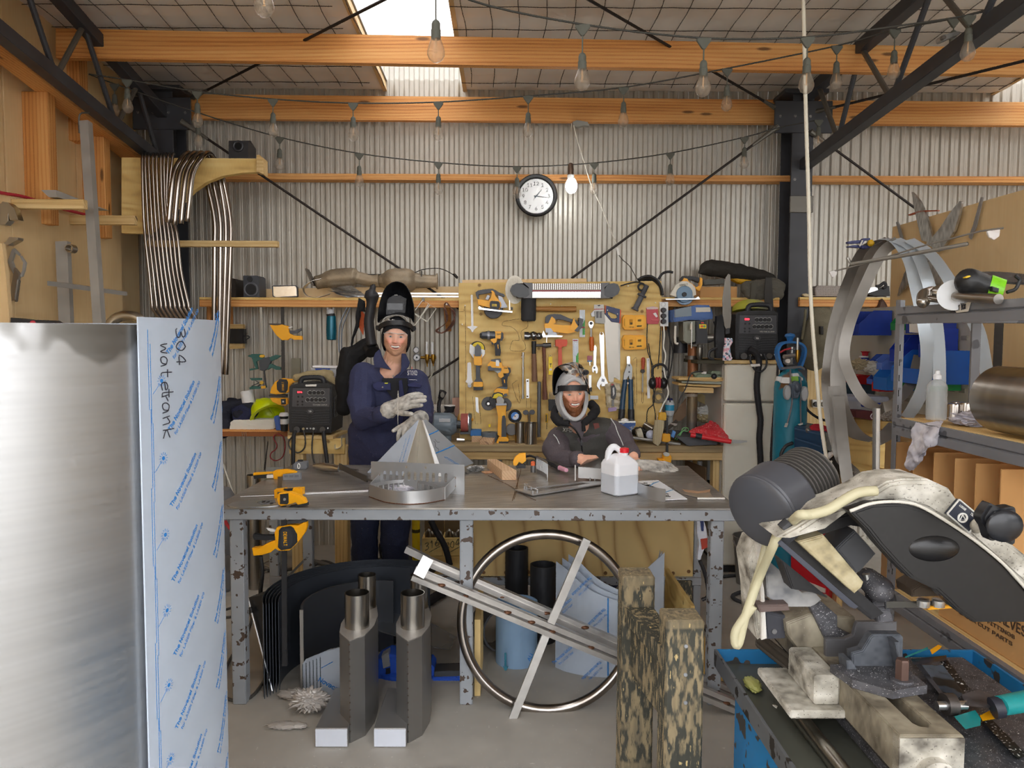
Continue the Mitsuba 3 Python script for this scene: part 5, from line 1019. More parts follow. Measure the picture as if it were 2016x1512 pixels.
tool('circular_saw','yellow and black cordless circular saw at the top left of the tool board','circular saw',('lower_guard',disc(745,720,B-.05,172,.02,36),0,0,DRK),('base_plate','470,690 490,665 540,695 850,735 1090,755 1088,785 1000,780 560,735 480,725',.11,.1,STL),('blade_guard','830,470 900,500 980,640 1000,690 880,700 860,640',.08,.05,GRY),
     ('body','460,540 660,570 700,520 720,430 700,390 730,385 760,410 780,480 830,540 880,600 890,660 850,725 690,700 660,690 470,640',.09,.08,YEL),('handle','420,420 470,385 560,365 720,350 780,375 850,420 930,445 955,480 930,500 870,470 800,470 760,410 700,420 600,440 480,460 485,530 455,530 435,480',.085,.05,C('#4a4b50',.5)),('battery','690,580 720,570 840,580 860,610 860,690 830,725 690,710 678,640',.13,.06,BLK),('battery_label','715,625 810,628 810,675 715,672',.132,.01,C('#e8c21a',.4)),('front_knob','1060,680 1098,685 1095,735 1060,735',.1,.04,DRK),('rip_gauge','1030,560 1045,560 1048,740 1032,740',.09,.01,STL),('spare_handle','600,540 640,460 685,480 650,555',.06,.03,GRY))
A('lettering',word('DEWALT',762,650,B-.1335,24,True,2,80),BLK,False)
tool('vent_cover','white round slotted vent cover behind the end of the heater','vent cover',('disc',disc(1130,370,B-.004,170,.01,40,255),0,0,C('#e5e0d2',.5)))
for i in range(11):x=1010+i*24;h=250*math.sqrt(max(0,1-((x-1130)/165)**2))*.85;A('slot_rib',plate(f'{x - 4},{370 - h} {x + 4},{370 - h} {x + 4},{370 + h} {x - 4},{370 + h}',B-.009,.005,.001),C('#c9c3b2',.5))
k=TH('infrared_heater','long black infrared heater with a bright slotted reflector along the top of the tool board','heater')
hp,hq=pt(1440,250,B-.12),pt(1440,525,B-.12);hq2=np.array([pt(0,0,1)[0]]*3)
Z(0,0,2016)
hl,hr_=at(1046,572,B-.1),at(1184,572,B-.1);zc,rh=at(1046,572,B-.1)[2],abs(at(1046,557,B-.1)[2]-at(1046,587,B-.1)[2])/2
th=np.linspace(math.radians(-38),math.radians(218),22);arc=[(math.cos(t)*rh,math.sin(t)*rh) for t in th]
def trough(xa,xb,mat,nm,cut=0):
 prof=[(-z,-y) for y,z in [(-math.sin(t+0)*rh*1.05,math.cos(t)*rh) for t in np.linspace(.25,math.pi-.25,20)]]
 A(nm,sweep(np.array([[xa,B-.1,zc],[xb,B-.1,zc]]),1.0,prof=prof,up=np.array([0,0,1.0])),mat)
x0h,x1h=at(1000,572,B-.1)[0],at(1224,572,B-.1)[0]
A('shell',[rod((x0h+.06,B-.055,zc),(x1h-.06,B-.055,zc),rh*1.0,26)],C('#26272a',.45))
ap_=lambda s,dy,t,m,nm,b=.002:A(nm,plate(s,B-dy,t,b),m)
ap_('1047,558 1184,558 1184,573 1047,573',.128,.02,C('#6d665f',.4,.7),'slotted_reflector')
for i in range(34):x=1049+i*4.0;A('grille_fin',plate(f'{x},558 {x + 1.4},558 {x + 1.4},570 {x},570',B-.132,.012),C('#c9c2b8',.3,.8),False)
ap_('1047,571 1184,571 1184,574 1047,574',.134,.01,C('#8a3a3a',.4),'heating_element',.001);ap_('1047,574.5 1184,574.5 1184,580 1047,580',.134,.012,C('#f2f2f0',.2,.6),'bright_reflector');ap_('1047,580 1184,580 1184,586.5 1047,586.5',.13,.012,C('#b9b5ae',.3,.8),'lower_reflector')
for sgn,s,s2 in ((-1,'1004,571 1008,562 1018,557 1030,560 1041,568 1043,580 1036,586 1022,586 1010,581','1030,556 1048,557 1048,587 1030,587 1041,580 1041,566'),(1,'1221,570 1217,560 1208,557 1196,560 1190,570 1190,581 1196,586 1207,585 1217,579','1202,556 1183,557 1183,587 1202,587 1190,580 1190,566')):
 A('end_cap',plate(s,B-.14,.12,.004),C('#101011',.3));A('end_cap_sleeve',plate(s2,B-.138,.1,.002),C('#5a5a5c',.4))
Z(890,530,220)
tool('rubber_mallet','black rubber mallet with a wooden handle lying across the tool board','mallet',('head',mv(lathe([(0,-.085),(.045,-.085),(.052,-.075),(.054,0),(.052,.075),(.045,.085),(0,.085)],22),pt(1380,722,B-.06)),0,0,C('#2f3032',.8)),('handle',rod(pt(1460,715,B-.05),pt(2240,720,B-.05),.017,12,.02),0,0,C('#a8763c',.6)));nail((1480,750),(1980,672),(1780,628))
def drill(lab,dx,dy):
 g=lambda s:' '.join(f'{float(a.split(",")[0]) + dx},{float(a.split(",")[1]) + dy}' for a in s.split())
 return tool('cordless_drill',lab,'drill',('chuck',sweep(np.array([pt(500,1195,B-.05),pt(540,1195,B-.05),pt(640,1193,B-.05),pt(780,1193,B-.05)]),[.014,.026,.03,.03],18),0,0,C('#55585d',.35,.5)),('chuck_ring',rod(pt(640,1195,B-.05),pt(680,1195,B-.05),.034,18),0,0,GRY),('body','770,1120 900,1125 930,1150 935,1230 890,1260 810,1250 800,1320 750,1340 700,1290 690,1265 770,1240',.07,.06,YEL),('back_cap','890,1130 925,1150 930,1240 900,1290 870,1290 880,1220',.075,.055,DRK),('grip','810,1290 870,1270 860,1340 880,1500 870,1560 780,1560 770,1400 755,1350',.065,.045,C('#2c2d31',.6)),('grip_inlay','815,1350 840,1360 840,1440 825,1440',.067,.01,YEL),('trigger','715,1310 745,1320 740,1370 710,1345',.06,.03,DRK),('battery_seat','700,1635 780,1620 870,1620 880,1680 720,1700',.085,.07,PAD),('battery','640,1720 700,1660 890,1690 910,1750 890,1820 650,1820',.09,.08,YEL),('battery_base','645,1750 690,1740 720,1770 890,1780 890,1830 650,1830',.093,.08,PAD),('tag','790,1640 850,1645 848,1750 788,1745',.096,.008,WHT))
Z(890,530,220);drill('yellow cordless drill with a silver chuck on the left half of the tool board',0,0);nail((635,1258),(885,1290));A('lettering',word('DEWALT',845,1172,B-.0725,26,True,2,80),BLK,False)
def grinder(lab,dx,dy,flip=False):
 return None
tool('angle_grinder','upright yellow cordless angle grinder at the left edge of the tool board','grinder',('disc',disc(455,1440,B-.02,140,.006,32),0,0,C('#2c2c2e',.7)),('disc_label',disc(465,1430,B-.023,115,.004,32),0,0,C('#e0c520',.5)),('wheel_guard','320,1360 340,1355 420,1420 520,1440 590,1460 590,1530 540,1600 380,1600 310,1500',.05,.04,WHT),('gear_head','410,1400 460,1350 515,1400 525,1500 520,1570 405,1570',.09,.08,C('#5a5c60',.5)),('collar','385,1500 540,1500 540,1540 385,1540',.085,.07,GRY),('body','390,1540 540,1540 530,1600 535,1720 500,1740 440,1735 395,1720',.08,.07,YEL),('grip','430,1720 500,1720 505,1960 550,2030 540,2060 395,2060 400,2020 430,1980',.07,.055,C('#44464b',.5)),('battery','385,2060 400,2035 540,2035 555,2060 552,2130 385,2130',.095,.08,YEL),('battery_base','385,2120 555,2120 550,2185 390,2185',.097,.08,BLK));nail((350,1530),(590,1520))
tool('spanner_key','white flat spanner hanging beside the upright grinder','spanner',('shank','275,1690 310,1680 345,1690 355,1990 270,1990',.008,.006,WHT),('jaw','240,2030 270,1980 355,1980 380,2030 345,2060 340,2090 285,2090 280,2060',.009,.007,WHT),('pin_end','280,2060 350,2060 350,2120 315,2140 282,2120',.006,.004,GRY))
Z(890,690,220)
tool('impact_driver','yellow cordless impact driver in the middle of the tool board','impact driver',('bit',rod(pt(650,345,B-.05),pt(740,348,B-.05),.009,10),0,0,C('#6a5a4a',.4,.6)),('nose','735,340 800,300 880,310 880,400 830,420 790,390',.07,.05,C('#8a8b88',.4,.5)),('body','820,300 930,295 1050,305 1055,370 1010,420 930,410 860,440 820,420 880,380 880,320',.075,.06,YEL),('back_cap','1000,300 1050,310 1058,380 1020,470 960,420 1030,400',.078,.055,DRK),('trigger_block','825,430 920,400 940,470 880,500 840,470',.07,.045,YEL),('grip','930,430 1010,440 990,580 1000,660 910,650 890,530',.068,.045,C('#2c2d31',.6)),('grip_inlay','930,520 955,520 960,590 940,590',.07,.01,YEL),('battery_seat','810,680 880,655 1000,660 990,710 850,720',.085,.06,PAD),('battery','755,740 820,680 1015,705 1015,790 990,830 930,820 850,770 760,770',.09,.08,YEL),('battery_base','930,780 1000,770 1000,820 960,835 925,820',.093,.08,PAD));nail((778,378),(1005,460),(925,705))
A('lettering',word('DEWALT',975,318,B-.0785,22,True,0,80),C('#4a3c10',.5),False)
tool('extension_bar','long chrome socket extension bar on the tool board','socket bar',('bar',lat(1277,'24,870 24,800 17,790 17,360 24,350 24,300 17,290 17,120 22,110 22,40 14,30',B-.03,14),0,0,STL));nail((1255,118),(1300,118))
tool('steel_strap','pale steel strap with a hole at each end on the tool board','strap',('strap','1335,515 1390,513 1392,860 1340,862',.006,.004,C('#d9dadb',.35,.6)));A('hole',disc(1362,552,B-.0075,16,.002,16),C('#6a5a40',.6));A('hole',disc(1360,828,B-.0075,16,.002,16),C('#6a5a40',.6))
tool('cutting_strip','loose short saw blade on the left of the tool board','saw blade',('blade','420,845 470,850 485,1135 430,1100',.005,.003,C('#d5d6d5',.35,.6)))
tool('round_bar','grey round steel bar standing on the bench against the tool board','steel bar',('bar',lat(1565,'34,1560 34,575 26,562 0,561',B-.05,14),0,0,C('#6d6f72',.5,.5)))
for lab,x,y,r,m2_ in (('large grey grinding disc hanging behind the lower grinder on its left',655,960,125,'#8d8f92'),('large grey grinding disc hanging behind the lower grinder on its right',950,980,125,'#77797c')):
 tool('grinding_disc',lab,'grinding disc',('disc',disc(x,y,B-.01,r,.01,32),0,0,C('#6d6e70',.8)),('centre',disc(x,y,B-.012,55,.008,24),0,0,C('#3a3a3c',.6)),('hub',disc(x,y,B-.018,26,.012,18),0,0,STL))
tool('angle_grinder','yellow cordless angle grinder standing on its battery on the back bench','grinder',('wheel_guard','665,900 680,840 720,860 790,880 800,1020 770,1035 700,990',.09,.06,C('#232427',.5)),('guard_label','720,860 760,790 830,765 900,790 920,830 860,850 780,865',.11,.02,C('#e6cc1a',.5)),('guard_rim','715,840 750,775 830,752 910,775 930,830 915,830 890,790 830,770 765,792 735,860',.112,.06,C('#232427',.5)),('gear_head','800,870 840,830 900,840 940,900 930,960 810,960',.15,.12,C('#8f8c86',.4,.5)),('collar','790,955 980,955 985,990 795,995',.155,.12,GRY),('body','790,995 985,995 970,1090 975,1500 880,1560 820,1520 830,1200 810,1090',.14,.11,YEL),('grip','905,1190 950,1170 970,1240 975,1500 985,1600 890,1570 895,1300',.155,.12,C('#3f4146',.5)),('body_window','890,1110 940,1110 945,1170 895,1170',.143,.02,C('#f6b820',.4)),('battery','800,1660 850,1560 980,1560 1020,1600 1020,1680 970,1700 810,1690',.16,.12,YEL),('battery_base','840,1640 1020,1640 1015,1725 850,1725 840,1690',.163,.12,BLK))
tool('flap_disc','black disc with a blue and white centre label at the foot of the tool board','grinding disc',('disc',disc(1135,1185,B-.012,120,.012,36),0,0,C('#1f2022',.7)),('label',disc(1135,1185,B-.015,74,.006,28),0,0,C('#3f86d8',.4)),('label_patch','1090,1215 1150,1140 1200,1150 1195,1220 1150,1250 1110,1240',.0165,.004,C('#dfe6ee',.4)),('hub',disc(1135,1185,B-.019,14,.008,14),0,0,C('#8a6a4a',.4,.6)))
tool('ball_hammer','steel ball-pein hammer with black grip collar and wooden handle on the tool board','hammer',('handle',rod(pt(1475,60,B-.04),pt(1490,560,B-.04),.017,12,.021),0,0,C('#7a5a44',.6)),('collar',rod(pt(1475,-170,B-.04),pt(1476,60,B-.04),.017,12,.016),0,0,C('#1d1e20',.5)))
Z(890,530,220);A('head',[rod(pt(1305,1205,B-.04),pt(1385,1205,B-.04),.03,16),rod(pt(1385,1205,B-.04),pt(1540,1205,B-.04),.022,14),ball(pt(1570,1205,B-.04),.026),ball(pt(1470,1200,B-.04),.032)],C('#8a8c8e',.2,.95));nail((1403,1248),(1535,1232))
tool('small_hammer','small steel hammer with a slim brown handle on the tool board','hammer',('head',[rod(pt(1510,1375,B-.035),pt(1640,1375,B-.035),.011,10),rod(pt(1640,1378,B-.035),pt(1720,1378,B-.035),.019,12),rod(pt(1720,1375,B-.035),pt(1785,1372,B-.035),.017,12)],0,0,C('#77787a',.3,.9)),('handle',sweep(np.array([pt(1655,1400,B-.035),pt(1672,1900,B-.035),pt(1665,2000,B-.035),pt(1678,2350,B-.035)]),[.013,.012,.014,.019],12),0,0,C('#6d4433',.5)));nail((1610,1395),(1710,1395))
tool('jigsaw','yellow cordless jigsaw with black handle at the top middle of the tool board','jigsaw',('handle','1680,960 1690,860 1740,820 1840,805 1960,815 2100,880 2230,920 2290,960 2260,1030 2180,1030 2150,960 2020,920 1900,900 1870,920 1820,900 1770,930 1750,980',.08,.055,C('#46474c',.5)),('body','1665,990 1740,970 1800,850 1860,900 1870,960 1830,990 1990,1010 2180,1010 2280,1060 2250,1130 2090,1160 1830,1130 1680,1110',.085,.07,YEL),('front_plate','1680,1060 1780,1060 1830,1120 1760,1150 1690,1140',.088,.06,GRY),('shoe','1620,1180 1650,1110 1690,1190 1900,1190 2000,1200 1980,1225 1640,1230',.1,.09,STL),('shoe_bracket','1740,1120 1880,1140 1900,1190 1720,1190',.095,.07,GRY),('blade','1700,1225 1716,1225 1712,1330 1702,1320',.05,.003,STL),('battery','2230,960 2290,1050 2260,1110 2180,1120 2120,1080 2200,880',.1,.08,YEL),('battery_back','2290,875 2370,900 2350,1040 2270,1130 2200,1110 2290,1010',.102,.08,C('#55565a',.5)),('battery_neck','2150,960 2210,930 2230,1000 2160,1040',.09,.06,BLK));nail((1918,922),(1910,1150),(1755,1020))
Z(1100,530,220)
tool('orange_mallet','orange-red plastic mallet on the tool board beside the small hammer','mallet',('head','-60,1275 0,1262 150,1268 160,1330 140,1390 60,1400 30,1430 -10,1400 -55,1390',.07,.06,C('#d8502e',.5)),('handle','-5,1390 55,1390 65,1800 75,2000 -10,2000',.055,.03,C('#d2583c',.5)));nail((120,1382),(-75,1380))
def blister(lab,s,top,green,x0,y0,x1,y1,x2=None):
 tool('blister_pack',lab,'pack',('card',s,.006,.004,C('#cfd6da',.4)),('green_strip',green,.008,.003,C('#4fa84a',.5)),('tool_inside',top,.012,.008,C('#8a8f94',.3,.7)),('red_mark',f'{x0},{y0} {x1},{y0} {x1},{y1} {x0},{y1}',.0085,.003,C('#a03a42',.5)))
blister('narrow blade pack with a green lower half right of the jigsaw','375,735 475,735 475,1225 375,1225','380,850 425,850 425,1020 380,1030','430,1000 472,900 472,1180 430,1190',380,1035,470,1065)
tool('drill_bit_pack','clear plastic box of drill bits at the top right of the tool board','pack',('header','635,640 810,635 820,750 640,770',.01,.006,C('#cfcbc6',.5)),('red_line','640,715 815,710 816,722 640,728',.0115,.004,C('#b03a3a',.5)),('case','650,760 820,750 840,960 820,985 660,970',.035,.03,C('#9a9890',.3)),('bits','675,760 720,755 720,880 680,880',.038,.01,C('#4a4a4c',.4)),('bits_2' if False else 'bits','735,765 780,760 780,880 735,880',.038,.01,C('#5a5a5c',.4)),('side_roll','580,800 640,740 650,850 600,860',.02,.018,C('#d5d8da',.4)));A('hanger_slot',plate('690,655 725,645 760,655 725,672',B-.0125,.003),BLK)
tool('hand_saw','blue-handled hand saw with a worn blade hanging on the tool board','hand saw',('blade','815,810 840,820 950,950 1080,970 1075,1300 1110,2010 1000,1950 985,2060 900,2020 870,1700 830,1100',.004,.002,C('#a8a39a',.35,.6)),('handle',mv(cat(plate('835,650 1100,720 1125,740 1110,970 1080,965 960,950 830,800',B-.02,.02,.004,['885,760 1040,820 1060,870 1020,890 950,885 890,810'])),(0,0,0)),0,0,C('#2b3560',.45)),('orange_edge','1100,730 1128,735 1112,975 1090,975',.0215,.022,C('#d0562c',.5)),('orange_edge','835,650 860,655 855,790 832,800',.0215,.022,C('#c05a34',.5)));nail((880,740),(1062,808))
tool('steel_plate','plain grey steel plate hanging behind the hand saw blade','steel plate',('plate','1085,970 1110,970 1108,1925 1085,1935 1020,1900 1060,1500',.0015,.001,C('#9a9994',.4,.6)))
for i,dy in enumerate((0,363)):
 tool('battery_charger',['upper yellow battery charger on the right of the tool board','lower yellow battery charger on the right of the tool board'][i],'battery charger',('case',f'1155,{880 + dy} 1190,{825 + dy} 1330,{822 + dy} 1350,{830 + dy} 1540,{822 + dy} 1580,{870 + dy} 1585,{1040 + dy} 1545,{1085 + dy} 1360,{1085 + dy} 1340,{1092 + dy} 1200,{1092 + dy} 1160,{1040 + dy}',.06,.055,C('#eba80c',.45),.012),('raised_panel',f'1390,{860 + dy} 1530,{860 + dy} 1530,{1060 + dy} 1390,{1060 + dy}',.066,.02,C('#f0b01a',.45)),('slot',f'1425,{905 + dy} 1490,{900 + dy} 1490,{945 + dy} 1425,{945 + dy}',.068,.01,C('#7a5408',.6)),('dark_slot',f'1405,{1015 + dy} 1500,{1010 + dy} 1500,{1038 + dy} 1405,{1042 + dy}',.068,.01,C('#3a2c10',.6)),('label',f'1275,{905 + dy} 1335,{902 + dy} 1335,{1000 + dy} 1275,{1005 + dy}',.0615,.004,C('#c2820a',.6)),('code_block',f'1285,{960 + dy} 1330,{960 + dy} 1330,{1000 + dy} 1285,{1000 + dy}',.0625,.004,C('#54400f',.6)),('text_block',f'1270,{1038 + dy} 1310,{1038 + dy} 1310,{1050 + dy} 1270,{1050 + dy}',.0615,.004,C('#54400f',.6)),('text_block',f'1325,{1038 + dy} 1355,{1038 + dy} 1355,{1050 + dy} 1325,{1050 + dy}',.0615,.004,C('#54400f',.6)))
 for j in range(6):A('vent',plate(f'1178,{900 + dy + j * 21} 1198,{898 + dy + j * 21} 1198,{906 + dy + j * 21} 1178,{908 + dy + j * 21}',B-.0625,.004),C('#9a6a08',.6))
tool('red_pack','red blister pack hanging beside the upper charger','pack',('card','1580,700 1790,690 1810,960 1790,990 1590,990',.012,.008,C('#b8303a',.4)),('fold','1650,900 1840,905 1840,925 1700,935',.02,.012,C('#c84a50',.4)),('tape','1580,690 1700,670 1790,690 1790,720 1590,725',.014,.004,C('#c9aaa6',.3)),('shiny_piece','1700,800 1750,780 1790,850 1760,870',.016,.006,C('#d5d0cc',.3)))
tool('side_handle','grey side handle hanging from a nail at the upper right of the tool board','handle',('grip',rod(pt(1380,715,B-.04),pt(1500,480,B-.04),.02,14,.019),0,0,C('#55565a',.6)),('end_flange',rod(pt(1370,735,B-.04),pt(1382,708,B-.04),.027,14),0,0,C('#55565a',.6)),('guard_flange',rod(pt(1494,490,B-.04),pt(1508,462,B-.04),.034,16),0,0,C('#44454a',.6)),('stem',rod(pt(1505,465,B-.04),pt(1590,290,B-.04),.018,12),0,0,C('#3c3d42',.6)),('band',ring(1495,320,B-.04,60,.007,24,8),0,0,C('#26272a',.6)));nail((1505,258),(1253,300),(1747,605))
tool('ratchet','chrome ratchet with an orange handle on the tool board','ratchet',('head','540,960 560,935 600,933 628,955 628,1010 605,1060 565,1060 540,1010',.03,.022,STL),('shank',rod(pt(584,1060,B-.02),pt(586,1230,B-.02),.008,10),0,0,STL),('drive',disc(585,975,B-.033,28,.006,18),0,0,BLK),('grip',sweep(np.array([pt(590,1220,B-.022),pt(592,1300,B-.022),pt(597,1470,B-.022)]),[.014,.018,.015],12),0,0,C('#c9621e',.45)))
blister('second narrow blade pack with a green half beside the small adjustable spanner','250,1258 355,1258 360,2000 260,2000','275,1330 330,1330 330,1560 275,1560','312,1560 355,1500 358,1880 312,1890',262,1275,340,1295)
Z(1100,690,220)
tool('small_pack','tiny red and blue pack hanging left of the small spanner','pack',('card','515,95 610,95 605,200 515,200',.008,.006,C('#a8606a',.5)),('blue_band','518,178 605,178 605,205 518,205',.01,.004,C('#5a80a8',.5)),('bit','548,205 575,205 570,270 560,280',.008,.006,STL))
tool('adjustable_spanner','small chrome adjustable spanner on the tool board','spanner',('shank','628,-60 655,-100 685,-60 675,270 630,270',.012,.009,STL),('jaw','600,320 630,265 680,265 708,330 700,410 672,418 668,370 640,360 625,405 608,380',.016,.014,STL),('worm','630,295 662,300 655,332 628,325',.018,.006,C('#4a4b4e',.4,.7)))
tool('adjustable_spanner','large chrome adjustable spanner in the middle right of the tool board','spanner',('shank','732,-280 750,-330 800,-330 820,-280 825,470 770,475',.018,.013,STL),('jaw','765,460 830,460 890,590 840,640 775,650 770,600 740,640 755,720 730,700 685,640 700,570',.024,.02,STL),('worm','780,505 830,520 822,570 770,560',.027,.008,C('#77787b',.3,.9)));A('hole',disc(772,-305,B-.0195,26,.003,20),C('#a08050',.6))
tool('caliper','small steel caliper standing out beside the sitting man\'s helmet','caliper',('jaw','540,445 592,445 590,690 540,690',.02,.015,STL),('beam','565,815 710,815 715,885 565,880',.015,.01,C('#b9bbbd',.4,.6)),('slider','520,690 600,660 600,740 520,745',.025,.02,BLK))
tool('tool_pouch','clear plastic pouch with black handled snips hanging on the tool board','pouch',('bag',bump(sub_long(plate('830,610 970,570 1115,600 1120,780 1100,1080 860,1020 850,800',B-.03,.03,.008),.015),.008,40,2),0,0,C('#b5a788',.25)),('snips_handle','945,640 1000,610 1040,700 1035,830 1000,890 945,860',.042,.02,C('#2c2b2c',.3)),('snips_shine','970,680 1000,660 1010,780 980,830',.044,.006,C('#c9c9c9',.2)),('snips_blade','955,890 1000,890 1000,1010 955,1010',.04,.012,C('#6a6866',.3,.6)),('label','890,1040 1040,1020 1045,1085 900,1110',.04,.006,C('#a892b8',.5)),('red_seal','950,605 990,600 1000,640 950,640',.04,.006,C('#a84a4a',.5)))
tool('bolt_cutter','blue-handled bolt cutter leaning on the tool board above the vice','bolt cutter',('blade','1230,110 1260,98 1290,115 1290,250 1230,245',.05,.03,STL),('jaw_plate','1180,420 1240,250 1300,235 1330,300 1325,480 1310,530 1270,510 1265,450 1230,520 1170,530',.055,.04,C('#9a9c9c',.4,.6)),('handle',sweep(np.array([pt(1200,520,B-.035),pt(1165,800,B-.04),pt(1125,1290,B-.06)]),[.017,.018,.021],14),0,0,C('#27455f',.4)),('handle',sweep(np.array([pt(1295,520,B-.035),pt(1300,800,B-.04),pt(1308,1290,B-.06)]),[.017,.018,.021],14),0,0,C('#27455f',.4)),('link','1215,575 1285,575 1285,610 1215,610',.045,.012,C('#a8988a',.4,.5)),('grip',rod(pt(1140,1060,B-.055),pt(1122,1300,B-.06),.0235,14),0,0,BLK),('grip',rod(pt(1304,1060,B-.055),pt(1309,1300,B-.06),.0235,14),0,0,BLK))
for (x,y) in ((1272,270),(1272,388)):A('bolt',disc(x,y,B-.058,16,.006,12),C('#3a3b3e',.4))
tool('file','file with an orange and black handle on the right of the tool board','file',('grip',lat(1520,'18,400 34,370 26,330 38,200 34,140 20,125 0,124',B-.025,14),0,0,C('#a8482a',.5)),('blade','1505,395 1530,395 1527,755 1498,755',.03,.008,C('#8f8a80',.5,.5)),('collar',disc(1520,375,B-.05,36,.03,14),0,0,C('#3a3533',.6)))
tool('white_strip','white strip hanging on the right of the tool board','strip',('strip','1585,140 1640,138 1648,860 1598,870',.006,.004,WHT));A('hole',disc(1618,170,B-.0075,8,.002,10),BLK)
tool('ear_muffs','black and red ear muffs hanging at the right edge of the tool board','ear muffs',('band',tub('1690,480 1690,340 1740,280 1820,250 1900,270 1960,360',B-.06,.009),0,0,BLK))
for cx_,sx in ((1690,1),(1890,-1)):A('cup',ball(pt(cx_,590,B-.06),1.0,(.028,.035,.042),3),C('#1d1e20',.3),True);A('cushion',ball(pt(cx_+sx*75,580,B-.06),1.0,(.013,.03,.042),3),C('#a83038',.5),True)
tool('wire_coil','coil of grey wire hanging at the right edge of the tool board','wire coil',*[('coil',ring(1790+i*5,850-i*4,B-.02-.004*i,95-i*18 if i<3 else 110,.003,36,6),0,0,C('#8a857a',.4,.5)) for i in range(4)]);nail((1798,787),(1820,250))
Z(1100,530,220)
tool('power_strip','white power strip with three black plugs at the right edge of the tool board','power strip',('case','1825,590 1975,590 1980,1030 1835,1030',.04,.03,C('#dcdddc',.4)))
for i,y in enumerate((740,845,945)):A('plug',lathe([(0,-.035),(.016,-.035),(.02,0)],16,pt(1885,y,B-.04),RX(-90)),BLK)
A('socket_ring',ring(1885,635,B-.042,38,.003,20,6),C('#c4c4c2',.5))
O('white_flex','white cable running down from the power strip to the timber paddle','cable',tub('1895,1030 1905,1200 1890,1400 1930,1560 1900,1800 1950,2060 1975,2260 1880,2450 1800,2640 1790,2730',B-.05,.006),C('#e4e2d8',.5),True)
O('black_flex','black thin leads hanging down the right edge of the tool board','cable',[tub(s,B-.045,.0035,6) for s in ('1600,980 1590,1250 1610,1500 1700,1760 1700,2060 1720,2400 1600,2560 1590,2900','1620,1340 1660,1640 1700,1900 1760,2080 1700,2340 1740,2600 1740,2760','1840,1030 1820,1400 1790,1800')],C('#1f1f21',.6),True)
O('black_flex','black plug leads looping to the right of the power strip','cable',[tub(s,B+.02,.0045,6) for s in ('1900,760 1960,900 2010,1300 1990,1700 1960,2100 2010,2400','1960,1030 1990,1200 2060,1500 2000,1900 1960,1960 1880,1850 1810,1800')],C('#1f1f21',.6),True)
TH('cable_coil','thick coil of black cable hung over the top right corner of the tool board','cable')
for i in range(5):A('loop',tub(f'{1430 + 8 * i},{190 + 9 * i} {1520},{140 + i * 14} {1650 - 5 * i},{125 + i * 17} {1780 - 12 * i},{200 + i * 12} {1850 - 10 * i},{330} {1875 - 9 * i},{470}',B-.03+.012*i,.0085,8),C('#1c1d1f',.5),True)
A('tail',tub('1115,300 1250,260 1400,230 1500,250',B-.02,.005,6),C('#1c1d1f',.5),True);A('loop',tub('1800,180 1870,80 1980,45 2060,60',B+.02,.009,8),C('#1c1d1f',.5),True)
#  back bench and what stands on it
BT=.9
def bz(x,y,z=BT):a=q([(x,y)])[0];return atZ(a[0],a[1],z)
Z(0,0,2016)
f0,f1=at(840,876,5.3),at(1441,878,5.3);f1[2]=BT
bk_=TH('work_bench','long weathered timber work bench along the back wall','bench')
for i in range(4):y0=5.3+i*.168;A('plank',box(f0[0],f1[0]-.01*(i%2),y0,y0+.165,BT-.05,BT,.004),'mat_bench')
A('fascia',box(f0[0]+.01,f1[0]-.03,5.315,5.36,BT-.105,BT-.05,.003),'mat_benchfront')
for x in (f0[0]+.06,0.0,f1[0]-.07):
 for y in (5.37,5.88):A('leg',box(x-.04,x+.04,y,y+.08,0,BT-.05,.003),'mat_pineZ')
sh_=at(1400,985,5.5)[2]
A('lower_shelf',box(.75,f1[0]-.05,5.42,5.92,sh_-.1,sh_,.002),'mat_pineX',False);A('side_panel',box(f1[0]-.03,f1[0]-.015,5.4,5.93,.05,BT-.05,.001),'mat_ply',False)
for x,y in ((1358,888),(1402,888),(1416,885),(1431,888),(1430,893)):A('screw',disc(x,y,5.314,1.6,.004,10),C('#5a5048',.5))
Z(820,760,240,1269)
GB=C('#6f7c86',.35)
TH('bench_grinder','grey bench grinder with a red sanding belt wheel on the left of the back bench','bench grinder')
Yg=5.5
A('motor',sweep(np.array([pt(150,400,Yg),pt(190,400,Yg),pt(350,400,Yg),pt(390,400,Yg),pt(420,400,Yg)]),[.05,.085,.085,.07,.045],26),GB);A('shaft',rod(pt(420,400,Yg),pt(465,400,Yg),.03,16),C('#4a4d50',.4,.6));A('wheel',rod(pt(465,380,Yg),pt(545,380,Yg),sz(95,Yg),32),C('#a85a50',.8),label='red sanding belt wheel');A('wheel_rim',rod(pt(540,380,Yg),pt(550,380,Yg),sz(99,Yg),32),STL);A('wheel_frame',plate('540,290 570,300 565,500 455,505 450,480 540,480',Yg-.05,.12,.003),C('#4d5154',.4,.5));A('orange_guard',disc(505,335,Yg+.08,80,.01,28),C('#c08a3a',.6));A('name_plate',plate('235,340 350,342 350,375 235,375',Yg-.087,.02),C('#c5c9cc',.4));A('pedestal',lat(320,'45,610 45,500 60,470',Yg),GB);A('foot',bp(250,590,420,612,Yg-.08,.16,.004),GB);A('wing_nut',ball(pt(575,350,Yg),.012),C('#d8901e',.4))
A('clamp_bar',rod(pt(420,560,Yg-.08),pt(500,562,Yg-.08),.014,12),STL)
TH('bench_lamp','black goose-neck lamp with a round white-rimmed shade behind the bench grinder','lamp')
